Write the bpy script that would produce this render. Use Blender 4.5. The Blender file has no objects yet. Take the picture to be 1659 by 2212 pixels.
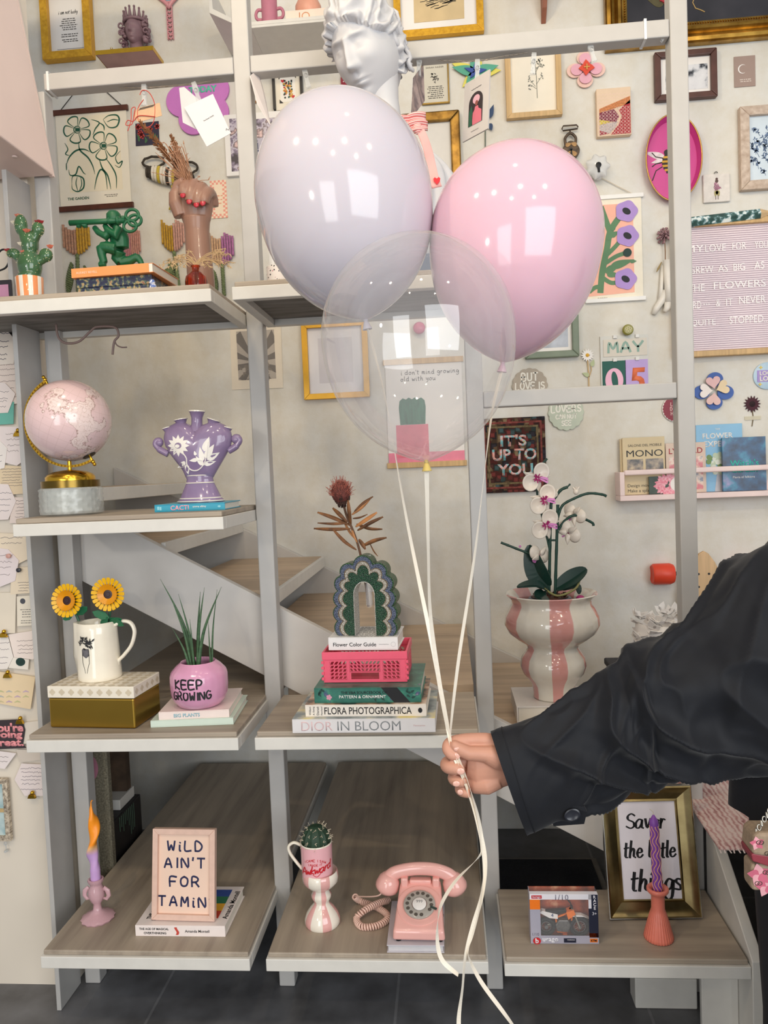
import bpy, math, random
from math import sin, cos, pi, radians
from mathutils import Vector, Matrix
random.seed(7)
S = bpy.context.scene
COL = S.collection
# ---------------------------------------------------------------- camera, world, lights, exposure
IW, IH, FPX = 1659, 2212, 1660.0
YAW, PITCH, ROLL, CAMH = radians(4.79), radians(3.04), radians(-2.366), 1.30
_f = Vector((-sin(YAW)*cos(PITCH), cos(YAW)*cos(PITCH), -sin(PITCH)))
_r = Vector((cos(YAW), sin(YAW), 0)); _u = _r.cross(_f)
CR = cos(ROLL)*_r + sin(ROLL)*_u; CU = -sin(ROLL)*_r + cos(ROLL)*_u; CF = _f
CP = Vector((0, 0, CAMH))
cd = bpy.data.cameras.new('camera'); cam = bpy.data.objects.new('camera', cd); COL.objects.link(cam)
cd.sensor_fit = 'VERTICAL'; cd.sensor_height = 36.0; cd.lens = FPX/IH*36.0; cd.clip_start = .02; cd.clip_end = 60
cam.matrix_world = Matrix(((CR.x, CU.x, -CF.x, 0), (CR.y, CU.y, -CF.y, 0), (CR.z, CU.z, -CF.z, CAMH), (0, 0, 0, 1)))
S.camera = cam
S.view_settings.view_transform = 'Standard'; S.view_settings.look = 'None'
S.view_settings.exposure = 0.03; S.view_settings.gamma = 1.0; S.view_settings.use_curve_mapping = False
try:
    S.cycles.use_denoising = True; S.cycles.max_bounces = 10; S.cycles.transparent_max_bounces = 16
    S.cycles.caustics_reflective = False; S.cycles.caustics_refractive = False; S.cycles.sample_clamp_indirect = 4.0
except Exception: pass
w = bpy.data.worlds.new('shop_daylight'); S.world = w; w.use_nodes = True
w.node_tree.nodes['Background'].inputs[0].default_value = (.97, .98, 1, 1)
w.node_tree.nodes['Background'].inputs[1].default_value = 0.46
def area(name, loc, target, sx, sy, power, col):
    l = bpy.data.lights.new(name, 'AREA'); l.shape = 'RECTANGLE'; l.size = sx; l.size_y = sy; l.energy = power; l.color = col
    o = bpy.data.objects.new(name, l); COL.objects.link(o); o.location = loc
    o.rotation_euler = (Vector(target)-Vector(loc)).to_track_quat('-Z', 'Y').to_euler(); return o
def spot(name, loc, target, power, col, size=80, rad=.03, blend=.5):
    l = bpy.data.lights.new(name, 'SPOT'); l.energy = power; l.color = col; l.spot_size = radians(size); l.spot_blend = blend; l.shadow_soft_size = rad
    o = bpy.data.objects.new(name, l); COL.objects.link(o); o.location = loc
    o.rotation_euler = (Vector(target)-Vector(loc)).to_track_quat('-Z', 'Y').to_euler(); return o
area('shop_window_daylight', (1.9, -2.3, 1.8), (0, 1.9, 1.1), 2.6, 2.3, 92, (.93, .97, 1))
area('shop_door_daylight', (-1.2, -3.0, 1.3), (-.1, 2, 1.0), 1.3, 2.2, 40, (.97, .99, 1))
spot('wall_spotlight_beam', (-1.55, -.9, 1.75), (-.35, 2.0, 1.0), 26, (1, .9, .76), 60, .05)
WARM = (1, .81, .55)
LAMPS = [(-1.5, .3, 3.1, (-.8, 2.7, 1.7), 42), (-.75, .9, 3.1, (-.5, 2.7, 2.0), 25), (.1, .7, 3.1, (.2, 2.7, 1.9), 11), (.9, .8, 3.1, (.7, 2.7, 1.9), 8),
         (-.9, -.3, 3.1, (-.5, 1.8, .9), 34), (.2, -.4, 3.1, (.1, 1.9, .8), 24), (1.2, -.2, 3.1, (.4, 1.9, .6), 20), (-.3, -1.3, 3.1, (-.2, 1.6, .6), 20), (1.0, -1.3, 3.1, (.5, 1.6, .4), 18)]
for i, (x, y, z, t, p) in enumerate(LAMPS): spot('ceiling_spotlight_beam', (x, y, z), t, p, WARM, 95, .035)

# ---------------------------------------------------------------- measuring helpers: pixel -> point on a real plane
def ray(px, py): return CF + CR*((px-IW/2)/FPX) - CU*((py-IH/2)/FPX)
def PY(px, py, Y): d = ray(px, py); return CP + d*(Y/d.y)
def PZ(px, py, Z): d = ray(px, py); return CP + d*((Z-CAMH)/d.z)
def PX(px, py, X): d = ray(px, py); return CP + d*(X/d.x)
def kof(p): return (Vector(p)-CP).dot(CF)/FPX          # metres per pixel at a point
YW, YP, YF = 2.72, 1.86, 1.583                          # back wall, posts, shelf fronts

# ---------------------------------------------------------------- materials
_M = {}
def lin(h):
    if isinstance(h, str):
        h = h.lstrip('#'); c = [int(h[i:i+2], 16)/255 for i in (0, 2, 4)]
    else: c = h
    return tuple(((x+.055)/1.055)**2.4 if x > .04045 else x/12.92 for x in c)+(1,)
def M(hexc, rough=.5, metal=0., var=.06, scale=40., spec=.5, trans=0., ior=1.45, alpha=1., coat=0., emit=0., bump=0., sss=0., stretch=None, hex2=None, sheen=0.):
    key = (hexc, rough, metal, var, scale, spec, trans, alpha, coat, emit, bump, sss, stretch, hex2, ior, sheen)
    if key in _M: return _M[key]
    m = bpy.data.materials.new('m_'+hexc.strip('#')); m.use_nodes = True; nt = m.node_tree; N = nt.nodes; L = nt.links
    b = N['Principled BSDF']; c = lin(hexc)
    b.inputs['Roughness'].default_value = rough; b.inputs['Metallic'].default_value = metal
    b.inputs['Specular IOR Level'].default_value = spec; b.inputs['Transmission Weight'].default_value = trans
    b.inputs['IOR'].default_value = ior; b.inputs['Alpha'].default_value = alpha; b.inputs['Coat Weight'].default_value = coat
    b.inputs['Subsurface Weight'].default_value = sss; b.inputs['Sheen Weight'].default_value = sheen
    if sss: b.inputs['Subsurface Radius'].default_value = (.012, .006, .004)
    if emit: b.inputs['Emission Color'].default_value = c; b.inputs['Emission Strength'].default_value = emit
    if var or hex2 or bump:
        tc = N.new('ShaderNodeTexCoord'); mp = N.new('ShaderNodeMapping'); nz = N.new('ShaderNodeTexNoise')
        nz.inputs['Scale'].default_value = scale; nz.inputs['Detail'].default_value = 4
        if stretch: mp.inputs['Scale'].default_value = stretch
        L.new(tc.outputs['Object'], mp.inputs[0]); L.new(mp.outputs[0], nz.inputs['Vector'])
        rp = N.new('ShaderNodeValToRGB'); rp.color_ramp.elements[0].position = .3; rp.color_ramp.elements[1].position = .7
        c2 = lin(hex2) if hex2 else tuple(max(0, x*(1-var*2)) for x in c[:3])+(1,)
        rp.color_ramp.elements[0].color = c2; rp.color_ramp.elements[1].color = c
        L.new(nz.outputs['Fac'], rp.inputs[0]); L.new(rp.outputs[0], b.inputs['Base Color'])
        if bump:
            bp = N.new('ShaderNodeBump'); bp.inputs['Strength'].default_value = bump; bp.inputs['Distance'].default_value = .004
            L.new(nz.outputs['Fac'], bp.inputs['Height']); L.new(bp.outputs[0], b.inputs['Normal'])
    else: b.inputs['Base Color'].default_value = c
    _M[key] = m; return m
def nodes(name):
    m = bpy.data.materials.new(name); m.use_nodes = True; nt = m.node_tree
    def n(t, **kw):
        o = nt.nodes.new(t)
        for k, v in kw.items():
            if k.startswith('i'):
                ix = k[1:]; o.inputs[int(ix) if ix.isdigit() else ix.replace('_', ' ')].default_value = v
            else: setattr(o, k, v)
        return o
    return m, nt.nodes['Principled BSDF'], n, lambda a, b: nt.links.new(a, b)
def ramp(n, stops, interp='LINEAR'):
    r = n('ShaderNodeValToRGB'); e = r.color_ramp.elements; r.color_ramp.interpolation = interp
    while len(e) < len(stops): e.new(.5)
    for i, (p, c) in enumerate(stops): e[i].position = p; e[i].color = lin(c)
    return r

# ---------------------------------------------------------------- mesh builder
class B:
    def __init__(s, k=1.0, mt=None): s.v = []; s.f = []; s.mi = []; s.k = k; s.i = 0; s.T = mt or Matrix()
    def add(s, vs, fs):
        n = len(s.v); s.v += [s.T @ (Vector(p)*s.k) for p in vs]
        for f in fs: s.f.append([n+a for a in f]); s.mi.append(s.i)
        return s
    def box(s, x0, x1, y0, y1, z0, z1):
        return s.add([(x, y, z) for z in (z0, z1) for y in (y0, y1) for x in (x0, x1)],
                     [(0, 2, 3, 1), (4, 5, 7, 6), (0, 1, 5, 4), (2, 6, 7, 3), (0, 4, 6, 2), (1, 3, 7, 5)])
    def cbox(s, c, d): return s.box(c[0]-d[0]/2, c[0]+d[0]/2, c[1]-d[1]/2, c[1]+d[1]/2, c[2]-d[2]/2, c[2]+d[2]/2)
    def lathe(s, prof, n=32, c=(0, 0, 0), sy=1., caps=True, fn=None, rot=None):
        vs = []; fs = []
        for j, (r, z) in enumerate(prof):
            for i in range(n):
                a = 2*pi*i/n; rr = r*(fn(a, j/(len(prof)-1)) if fn else 1)
                p = Vector((rr*cos(a), rr*sin(a)*sy, z))
                if rot: p = rot @ p
                vs.append((c[0]+p.x, c[1]+p.y, c[2]+p.z))
        for j in range(len(prof)-1):
            for i in range(n): fs.append((j*n+i, j*n+(i+1) % n, (j+1)*n+(i+1) % n, (j+1)*n+i))
        if caps:
            if prof[0][0] > 1e-6: fs.append(tuple(range(n-1, -1, -1)))
            if prof[-1][0] > 1e-6: fs.append(tuple((len(prof)-1)*n+i for i in range(n)))
        return s.add(vs, fs)
    def tube(s, pts, r, n=8, closed=False, caps=True, flat=1.):
        P = [Vector(p) for p in pts]; m = len(P); R = r if isinstance(r, (list, tuple)) else [r]*m
        vs = []; fs = []; up = None
        for j in range(m):
            a = P[j-1] if j > 0 or closed else P[0]; b = P[(j+1) % m] if j < m-1 or closed else P[-1]
            t = (b-a); t = t.normalized() if t.length > 1e-9 else Vector((0, 0, 1))
            if up is None: up = t.orthogonal().normalized() if abs(t.y) > .9 else (Vector((0, 1, 0))-t*t.y).normalized()
            else:
                up = up-t*up.dot(t); up = up.normalized() if up.length > 1e-6 else t.orthogonal().normalized()
            sd = t.cross(up)
            for i in range(n):
                a_ = 2*pi*i/n; vs.append(P[j]+(sd*cos(a_)+up*sin(a_)*flat)*R[j])
        for j in range(m if closed else m-1):
            q = (j+1) % m
            for i in range(n): fs.append((j*n+i, j*n+(i+1) % n, q*n+(i+1) % n, q*n+i))
        if caps and not closed: fs.append(tuple(range(n-1, -1, -1))); fs.append(tuple((m-1)*n+i for i in range(n)))
        return s.add(vs, fs)
    def ball(s, c, r, n=16, m=10, rot=None):
        r = r if isinstance(r, (list, tuple)) else (r, r, r); vs = []; fs = []
        for j in range(m+1):
            b = -pi/2+pi*j/m
            for i in range(n):
                a = 2*pi*i/n; p = Vector((r[0]*cos(b)*cos(a), r[1]*cos(b)*sin(a), r[2]*sin(b)))
                if rot: p = rot @ p
                vs.append((c[0]+p.x, c[1]+p.y, c[2]+p.z))
        for j in range(m):
            for i in range(n): fs.append((j*n+i, j*n+(i+1) % n, (j+1)*n+(i+1) % n, (j+1)*n+i))
        return s.add(vs, fs)
    def prism(s, poly, z0, z1, ax='z'):                 # polygon in the local xy plane (or xz with ax='y', yz with ax='x')
        n = len(poly); g = {'z': lambda p, q: (p[0], p[1], q), 'y': lambda p, q: (p[0], q, p[1]), 'x': lambda p, q: (q, p[0], p[1])}[ax]
        ar = sum(poly[i][0]*poly[(i+1) % n][1]-poly[(i+1) % n][0]*poly[i][1] for i in range(n))
        if (ar < 0) != (ax == 'y'): poly = poly[::-1]
        vs = [g(p, z0) for p in poly]+[g(p, z1) for p in poly]
        return s.add(vs, [tuple(range(n-1, -1, -1)), tuple(range(n, 2*n))]+[(i, (i+1) % n, n+(i+1) % n, n+i) for i in range(n)])
    def grid(s, fn, nu, nv, wrap=False):
        vs = [fn(i/(nu if wrap else nu-1), j/(nv-1)) for j in range(nv) for i in range(nu)]
        return s.add(vs, [(j*nu+i, j*nu+(i+1) % nu, (j+1)*nu+(i+1) % nu, (j+1)*nu+i) for j in range(nv-1) for i in range(nu if wrap else nu-1)])
    def strip(s, pts, wd, nrm=(0, 0, 1)):               # flat strip along pts in a plane
        P = [Vector(p) for p in pts]; vs = []; nv = Vector(nrm); m = len(P); W = wd if isinstance(wd, (list, tuple)) else [wd]*m
        for j in range(m):
            t = P[min(j+1, m-1)]-P[max(j-1, 0)]; t = t.normalized() if t.length > 1e-9 else Vector((1, 0, 0))
            d = nv.cross(t)*W[j]/2; vs += [P[j]-d, P[j]+d]
        return s.add(vs, [(2*j, 2*j+2, 2*j+3, 2*j+1) for j in range(m-1)])
    def build(s, name, mats, parent=None, smooth=None, bev=0., sub=0, solid=0., loc=None, seg=2):
        me = bpy.data.meshes.new(name); me.from_pydata([tuple(p) for p in s.v], [], s.f); me.validate(); me.update()
        for m in (mats if isinstance(mats, (list, tuple)) else [mats]): me.materials.append(m)
        if len(me.polygons) == len(s.mi): me.polygons.foreach_set('material_index', s.mi)
        if smooth is not None:
            for p in me.polygons: p.use_smooth = True
            if smooth < 180: me.set_sharp_from_angle(angle=radians(smooth))
        o = bpy.data.objects.new(name, me); COL.objects.link(o)
        if parent: o.parent = parent
        if loc: o.location = loc
        if bev:
            q = o.modifiers.new('bevel', 'BEVEL'); q.width = bev; q.segments = seg; q.limit_method = 'ANGLE'; q.angle_limit = radians(40)
        if solid:
            q = o.modifiers.new('thickness', 'SOLIDIFY'); q.thickness = solid; q.offset = 0
        if sub:
            q = o.modifiers.new('subd', 'SUBSURF'); q.levels = sub; q.render_levels = sub
        return o
def tag(o, label, cat, group=None, kind=None):
    if label: o['label'] = label
    if cat: o['category'] = cat
    if group: o['group'] = group
    if kind: o['kind'] = kind
    return o
def thing(name, label, cat, loc, rz=0., group=None, rot=None):
    o = bpy.data.objects.new(name, None); COL.objects.link(o); o.location = loc; o.empty_display_size = .02
    o.rotation_euler = rot if rot else (0, 0, rz); return tag(o, label, cat, group)
def struct(o): o['kind'] = 'structure'; return o
WROT = (pi/2, 0, 0)
def wall_thing(name, label, cat, px, py, off=0., tilt=0., group=None, Y=None):
    "Empty on the back wall: local x right, y up, z out of the wall; returns (empty, metres per pixel)"
    p = PY(px, py, YW if Y is None else Y); k = kof(p)
    o = thing(name, label, cat, (p.x, p.y-off, p.z), 0, group); o.rotation_euler = (Matrix.Rotation(pi/2, 3, 'X') @ Matrix.Rotation(tilt, 3, 'Z')).to_euler(); return o, k
def dup(root, loc=None, rot=None, label=None):
    r = root.copy(); COL.objects.link(r)
    if loc is not None: r.location = loc
    if rot is not None: r.rotation_euler = rot
    if label: r['label'] = label
    for ch in list(root.children):
        c = ch.copy(); COL.objects.link(c); c.parent = r
        for g in list(ch.children):
            d = g.copy(); COL.objects.link(d); d.parent = c
    return r
def bez(pts, n=12):                                     # smooth curve through points
    P = [Vector(p) for p in pts]; out = []
    for i in range(len(P)-1):
        a = P[max(i-1, 0)]; b = P[i]; c = P[i+1]; d = P[min(i+2, len(P)-1)]
        for j in range(n):
            t = j/n; out.append(.5*((2*b)+(c-a)*t+(2*a-5*b+4*c-d)*t*t+(3*b-a-3*c+d)*t**3))
    return out+[P[-1]]
def circ(cx, cy, rx, ry=None, n=32, a0=0., a1=2*pi, fn=None):
    ry = rx if ry is None else ry
    return [(cx+rx*(fn(a0+(a1-a0)*i/n) if fn else 1)*cos(a0+(a1-a0)*i/n), cy+ry*(fn(a0+(a1-a0)*i/n) if fn else 1)*sin(a0+(a1-a0)*i/n)) for i in range(n)]
def rect(x0, x1, y0, y1): return [(x0, y0), (x1, y0), (x1, y1), (x0, y1)]
def petal(cx, cy, ang, ln, wd, n=14, tip=.6):
    out = []
    for i in range(n):
        t = i/(n-1); w = wd/2*sin(pi*t**tip); out.append((t*ln, w))
    for i in range(n-2, 0, -1):
        t = i/(n-1); w = wd/2*sin(pi*t**tip); out.append((t*ln, -w))
    c, s_ = cos(ang), sin(ang); return [(cx+x*c-y*s_, cy+x*s_+y*c) for x, y in out]
# ---------------------------------------------------------------- lettering
_dg = None
def text(s, mat, parent, w=None, h=None, loc=(0, 0, 0), rot=(0, 0, 0), ext=.0003, bold=0., shear=0., name='lettering', align='CENTER', sp=1., sx=1.):
    "flat raised lettering: w = total width or h = cap height, anchored at its centre (or left) and mid height"
    cu = bpy.data.curves.new('t', 'FONT'); cu.body = s; cu.shear = shear; cu.offset = bold; cu.space_character = sp; cu.resolution_u = 3
    cu.align_x = 'LEFT'; tmp = bpy.data.objects.new('t', cu); COL.objects.link(tmp)
    dg = bpy.context.evaluated_depsgraph_get(); me = bpy.data.meshes.new_from_object(tmp.evaluated_get(dg))
    bpy.data.objects.remove(tmp); bpy.data.curves.remove(cu)
    if not me.vertices: return None
    xs = [v.co.x for v in me.vertices]; ys = [v.co.y for v in me.vertices]; x0, x1, y0, y1 = min(xs), max(xs), min(ys), max(ys)
    kx = (w/(x1-x0)) if w else (h/.7)*sx; ky = (h/max(1e-6, (y1-y0))) if (h and w) else (h/.7 if h else kx)
    for v in me.vertices:
        v.co.x = (v.co.x-(x0 if align == 'LEFT' else (x0+x1)/2 if align == 'CENTER' else x1))*kx; v.co.y = (v.co.y-(y0+y1)/2)*ky; v.co.z = 0
    me.materials.clear(); me.materials.append(mat); o = bpy.data.objects.new(name, me); COL.objects.link(o); o.parent = parent
    o.location = loc; o.rotation_euler = rot
    q = o.modifiers.new('t', 'SOLIDIFY'); q.thickness = ext; q.offset = 1
    return o
_G = {'A': '0,0 .5,1 1,0|.2,.35 .8,.35', 'B': '0,0 0,1 .6,1 .8,.8 .6,.55 0,.52|.6,.55 .95,.3 .7,0 0,0', 'C': '.9,.85 .6,1 .2,.85 0,.5 .2,.1 .6,0 .95,.15', 'D': '0,0 0,1 .5,.95 .9,.6 .85,.25 .5,0 0,0',
 'E': '.9,1 0,1 0,0 .9,0|0,.52 .75,.52', 'F': '.9,1 0,1 0,0|0,.52 .75,.52', 'G': '.9,.85 .55,1 .15,.8 0,.45 .2,.08 .6,0 .95,.2 .95,.45 .55,.45', 'H': '0,0 0,1|1,0 1,1|0,.5 1,.5', 'I': '.2,0 .2,1', 'J': '.7,1 .7,.2 .4,0 .1,.2',
 'K': '0,0 0,1|.9,1 0,.42 .95,0', 'L': '0,1 0,0 .85,0', 'M': '0,0 .1,1 .5,.35 .9,1 1,0', 'N': '0,0 0,1 .9,0 .9,1', 'O': '.5,1 .1,.8 0,.45 .15,.1 .5,0 .85,.12 1,.5 .9,.82 .5,1', 'P': '0,0 0,1 .6,1 .85,.75 .6,.45 0,.42', 'Q': '.5,1 .1,.8 0,.45 .15,.1 .5,0 .85,.12 1,.5 .9,.82 .5,1|.6,.3 1,-.1',
 'R': '0,0 0,1 .6,1 .85,.76 .6,.5 0,.45|.45,.47 .95,0', 'S': '.85,.88 .5,1 .15,.85 .2,.6 .75,.42 .85,.15 .5,0 .05,.12', 'T': '0,1 1,1|.5,1 .5,0', 'U': '0,1 0,.3 .2,.02 .7,.02 .9,.3 .9,1', 'V': '0,1 .5,0 1,1', 'W': '0,1 .2,0 .5,.6 .8,0 1,1', 'X': '0,0 .9,1|0,1 .9,0', 'Y': '0,1 .5,.5 1,1|.5,.5 .5,0', 'Z': '0,1 .9,1 0,0 .9,0',
 "'": '.1,1.05 .05,.75', '.': '.1,0 .12,.03', 'a': '.7,.55 .35,.6 .05,.35 .1,.05 .4,.02 .65,.3 .7,.58 .68,.1 .85,0', 'c': '.65,.5 .35,.6 .08,.35 .15,.05 .45,0 .7,.1', 'd': '.65,.5 .3,.6 .05,.3 .2,.02 .5,.05 .68,.35 .72,1.05 .68,.1 .85,0', 'e': '.05,.3 .6,.35 .5,.58 .25,.58 .05,.3 .2,.02 .5,0 .75,.15', 'g': '.65,.5 .3,.6 .05,.32 .25,.05 .55,.15 .68,.55 .65,-.3 .35,-.5 .05,-.35', 'h': '.05,0 .15,1.1|.08,.3 .35,.6 .55,.5 .55,.1 .75,0', 'i': '.1,.6 .1,.05 .25,0|.14,.85 .16,.88', 'k': '.05,0 .12,1.1|.6,.6 .1,.3 .6,0', 'l': '.1,1.1 .08,.1 .25,0', 'm': '.05,0 .08,.6|.08,.35 .3,.6 .4,.5 .4,0|.4,.35 .62,.6 .75,.5 .75,.05 .9,0', 'n': '.05,0 .08,.6|.08,.3 .35,.6 .55,.5 .55,.1 .72,0',
 'o': '.35,.6 .08,.4 .1,.1 .35,0 .62,.12 .65,.42 .35,.6 .75,.5', 'r': '.05,0 .1,.6|.1,.3 .3,.58 .5,.55', 's': '.5,.55 .2,.58 .12,.42 .5,.2 .45,.02 .05,.05', 't': '.2,.95 .18,.1 .4,0|0,.62 .5,.66', 'u': '.05,.6 .08,.1 .35,0 .6,.3 .65,.6 .63,.1 .8,0', 'v': '.05,.6 .3,0 .6,.6', 'w': '.05,.6 .2,0 .42,.45 .6,0 .85,.6', 'y': '.05,.6 .15,.2 .45,.2 .62,.6 .5,-.25 .15,-.4', 'j': '.3,.6 .3,-.3 .05,-.4', 'p': '.05,-.4 .1,.6|.1,.35 .4,.6 .65,.35 .4,.02 .1,.1', 'b': '.08,1.1 .08,0 .45,.02 .65,.3 .4,.58 .1,.35', 'f': '.6,1 .35,1 .25,.6 .22,0|0,.55 .5,.58', 'x': '0,.6 .6,0|.6,.6 0,0', 'q': '.6,.5 .3,.6 .05,.3 .3,.02 .6,.2|.62,.6 .62,-.4', 'z': '0,.6 .6,.6 0,0 .6,0', '2': '.05,.8 .4,1 .75,.75 .05,0 .85,0', '0': '.4,1 .05,.6 .1,.15 .4,0 .75,.3 .72,.8 .4,1', '1': '.1,.8 .4,1 .4,0', '/': '0,0 .5,1', '&': '.8,0 .15,.75 .4,1 .6,.75 .05,.25 .3,0 .8,.4', '-': '0,.4 .5,.4'}
def hand(b, s, h, cx=0, cy=0, z=.0004, pen=.12, jit=.0, sp=.32, wl=.75, slant=0., curve=None, wrap=None, align='C', seed=1, mod=0.):
    "pen-stroke lettering added to builder b; wrap maps flat (x, y, z) on to another surface"
    rg = random.Random(seed); strokes = []; x = 0
    for ch in s:
        if ch == ' ': x += .6*wl; continue
        g = _G.get(ch)
        if not g: x += .3; continue
        mx = 0; dy = rg.uniform(-jit, jit)
        for st in g.split('|'):
            pts = [tuple(map(float, q.split(','))) for q in st.split()]; mx = max(mx, max(p[0] for p in pts))
            strokes.append([(x+p[0]*wl+slant*p[1], p[1]+dy) for p in pts])
        x += mx*wl+sp
    tot = x-sp; ox = {'C': -tot/2, 'L': 0, 'R': -tot}[align]
    for st in strokes:
        P = [(cx+(px+ox)*h, cy+(py-.5)*h) for px, py in st]
        if curve: P = [(px, py+curve(px)) for px, py in P]
        if len(P) > 2: P = [(q.x, q.y) for q in bez([(a, c, 0) for a, c in P], 4)]
        else: P = [(P[0][0]+(P[1][0]-P[0][0])*t/4, P[0][1]+(P[1][1]-P[0][1])*t/4) for t in range(5)]
        m = len(P); L = []; R = []
        for j in range(m):
            t = Vector((P[min(j+1, m-1)][0]-P[max(j-1, 0)][0], P[min(j+1, m-1)][1]-P[max(j-1, 0)][1]))
            t = t.normalized() if t.length > 1e-9 else Vector((1, 0)); wd = pen*h/2*(1-mod*abs(t.x))
            e = t*pen*h*.3*(-1 if j == 0 else 1 if j == m-1 else 0)
            L.append((P[j][0]+e.x-t.y*wd, P[j][1]+e.y+t.x*wd)); R.append((P[j][0]+e.x+t.y*wd, P[j][1]+e.y-t.x*wd))
        vs = []
        for j in range(m):
            for q in (L[j], R[j]): vs.append(wrap(q[0], q[1], z) if wrap else (q[0], q[1], z))
        b.add(vs, [(2*j, 2*j+1, 2*j+3, 2*j+2) for j in range(m-1)])
    return b
def scribble(b, x0, x1, y, h, z, pen, rg):
    n = max(4, int((x1-x0)/h*2.2)); pts = []
    for i in range(n+1):
        t = i/n; pts.append((x0+(x1-x0)*t, y+h*.5*(rg.random()-.35)*(1 if i % 2 else -1), z))
    b.strip(pts, pen)
# ================================================================ THE SETTING
def plaster():
    m, b, n, L = nodes('plaster'); tc = n('ShaderNodeTexCoord'); z = n('ShaderNodeTexNoise', iScale=1.1, iDetail=6, iRoughness=.62)
    mp = n('ShaderNodeMapping'); mp.inputs['Scale'].default_value = (1.6, 1, .8); L(tc.outputs['Object'], mp.inputs[0]); L(mp.outputs[0], z.inputs['Vector'])
    r = ramp(n, [(.28, '#d3ccbd'), (.45, '#dad7cf'), (.62, '#dad9d4'), (.8, '#d3d3d0')]); L(z.outputs['Fac'], r.inputs[0])
    z2 = n('ShaderNodeTexNoise', iScale=14, iDetail=8, iRoughness=.7); L(tc.outputs['Object'], z2.inputs['Vector'])
    mx = n('ShaderNodeMix', data_type='RGBA', blend_type='MULTIPLY'); r2 = ramp(n, [(.35, '#f5f1e9'), (.6, '#ffffff')]); L(z2.outputs['Fac'], r2.inputs[0])
    mx.inputs[0].default_value = .7; L(r.outputs[0], mx.inputs[6]); L(r2.outputs[0], mx.inputs[7]); L(mx.outputs[2], b.inputs['Base Color'])
    bp = n('ShaderNodeBump', iStrength=.15, iDistance=.01); L(z2.outputs['Fac'], bp.inputs['Height']); L(bp.outputs[0], b.inputs['Normal']); b.inputs['Roughness'].default_value = .75
    return m
def woodm(name, light, dark, ax=1, rough=.5, sc=1., streak=26.):
    m, b, n, L = nodes(name); tc = n('ShaderNodeTexCoord'); mp = n('ShaderNodeMapping'); s_ = [streak*sc]*3; s_[ax] = 1.6*sc; mp.inputs['Scale'].default_value = s_
    z = n('ShaderNodeTexNoise', iScale=1, iDetail=6, iRoughness=.6); L(tc.outputs['Object'], mp.inputs[0]); L(mp.outputs[0], z.inputs['Vector'])
    r = ramp(n, [(.22, dark), (.5, light), (.75, tuple(min(1, x*1.1) for x in [int(light[i:i+2], 16)/255 for i in (1, 3, 5)]))]); L(z.outputs['Fac'], r.inputs[0]); L(r.outputs[0], b.inputs['Base Color'])
    bp = n('ShaderNodeBump', iStrength=.12, iDistance=.002); L(z.outputs['Fac'], bp.inputs['Height']); L(bp.outputs[0], b.inputs['Normal']); b.inputs['Roughness'].default_value = rough
    return m
def slate():
    m, b, n, L = nodes('slate_tile'); tc = n('ShaderNodeTexCoord'); br = n('ShaderNodeTexBrick', iScale=1., iMortar_Size=.0035, iBrick_Width=.6, iRow_Height=.6)
    br.offset = 0; br.inputs['Color1'].default_value = lin('#737478'); br.inputs['Color2'].default_value = lin('#6b6c70'); br.inputs['Mortar'].default_value = lin('#8b8c90')
    mp = n('ShaderNodeMapping'); mp.inputs['Location'].default_value = (.17, .12, 0); L(tc.outputs['Object'], mp.inputs[0]); L(mp.outputs[0], br.inputs['Vector'])
    z = n('ShaderNodeTexNoise', iScale=9, iDetail=7); L(tc.outputs['Object'], z.inputs['Vector']); r = ramp(n, [(.3, '#b8b6b4'), (.7, '#ffffff')]); L(z.outputs['Fac'], r.inputs[0])
    mx = n('ShaderNodeMix', data_type='RGBA', blend_type='MULTIPLY'); mx.inputs[0].default_value = 1; L(br.outputs[0], mx.inputs[6]); L(r.outputs[0], mx.inputs[7]); L(mx.outputs[2], b.inputs['Base Color'])
    bp = n('ShaderNodeBump', iStrength=.2, iDistance=.003); L(z.outputs['Fac'], bp.inputs['Height']); L(bp.outputs[0], b.inputs['Normal']); b.inputs['Roughness'].default_value = .42
    return m
PLASTER, SLATE = plaster(), slate()
WOODY, WOODX = woodm('grey_oak_long', '#a39686', '#83766a', 1), woodm('grey_oak_wide', '#a59888', '#85786c', 0)
WOODT = woodm('stair_oak', '#bfa88e', '#a48c74', 0)
OAK = woodm('light_oak', '#c9a673', '#b08d5c', 1, .5, 3.); OAKV = woodm('light_oak_v', '#c9a877', '#b4925f', 1, .5, 3.)
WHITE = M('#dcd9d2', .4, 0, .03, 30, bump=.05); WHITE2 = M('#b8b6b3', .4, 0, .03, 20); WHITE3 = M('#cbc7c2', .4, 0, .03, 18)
PINKW = M('#e8d3cc', .55, 0, .02, 8)
struct(B().box(-3.2, 3.2, -3.5, 3.0, -.1, 0).build('floor', SLATE))
struct(B().box(-3.2, 3.2, YW, YW+.1, 0, 3.4).build('wall_back', PLASTER))
struct(B().box(-2.6, -1.012, 1.855, 1.925, 0, 1.672).box(-2.6, -1.012, 1.875, 1.925, 1.672, 3.0).build('wall_left', M('#e6dccd', .7, 0, .04, 3, bump=.1)))
struct(B().box(-2.6, -1.012, 1.849, 1.8549, 1.645, 1.6745).build('trim_1', M('#34353f', .5)))
struct(B().box(-1.38, -1.33, 1.93, YW-.002, 0, 1.24).build('wall_side', M('#c4c2be', .6, 0, .04, 6)))
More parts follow.
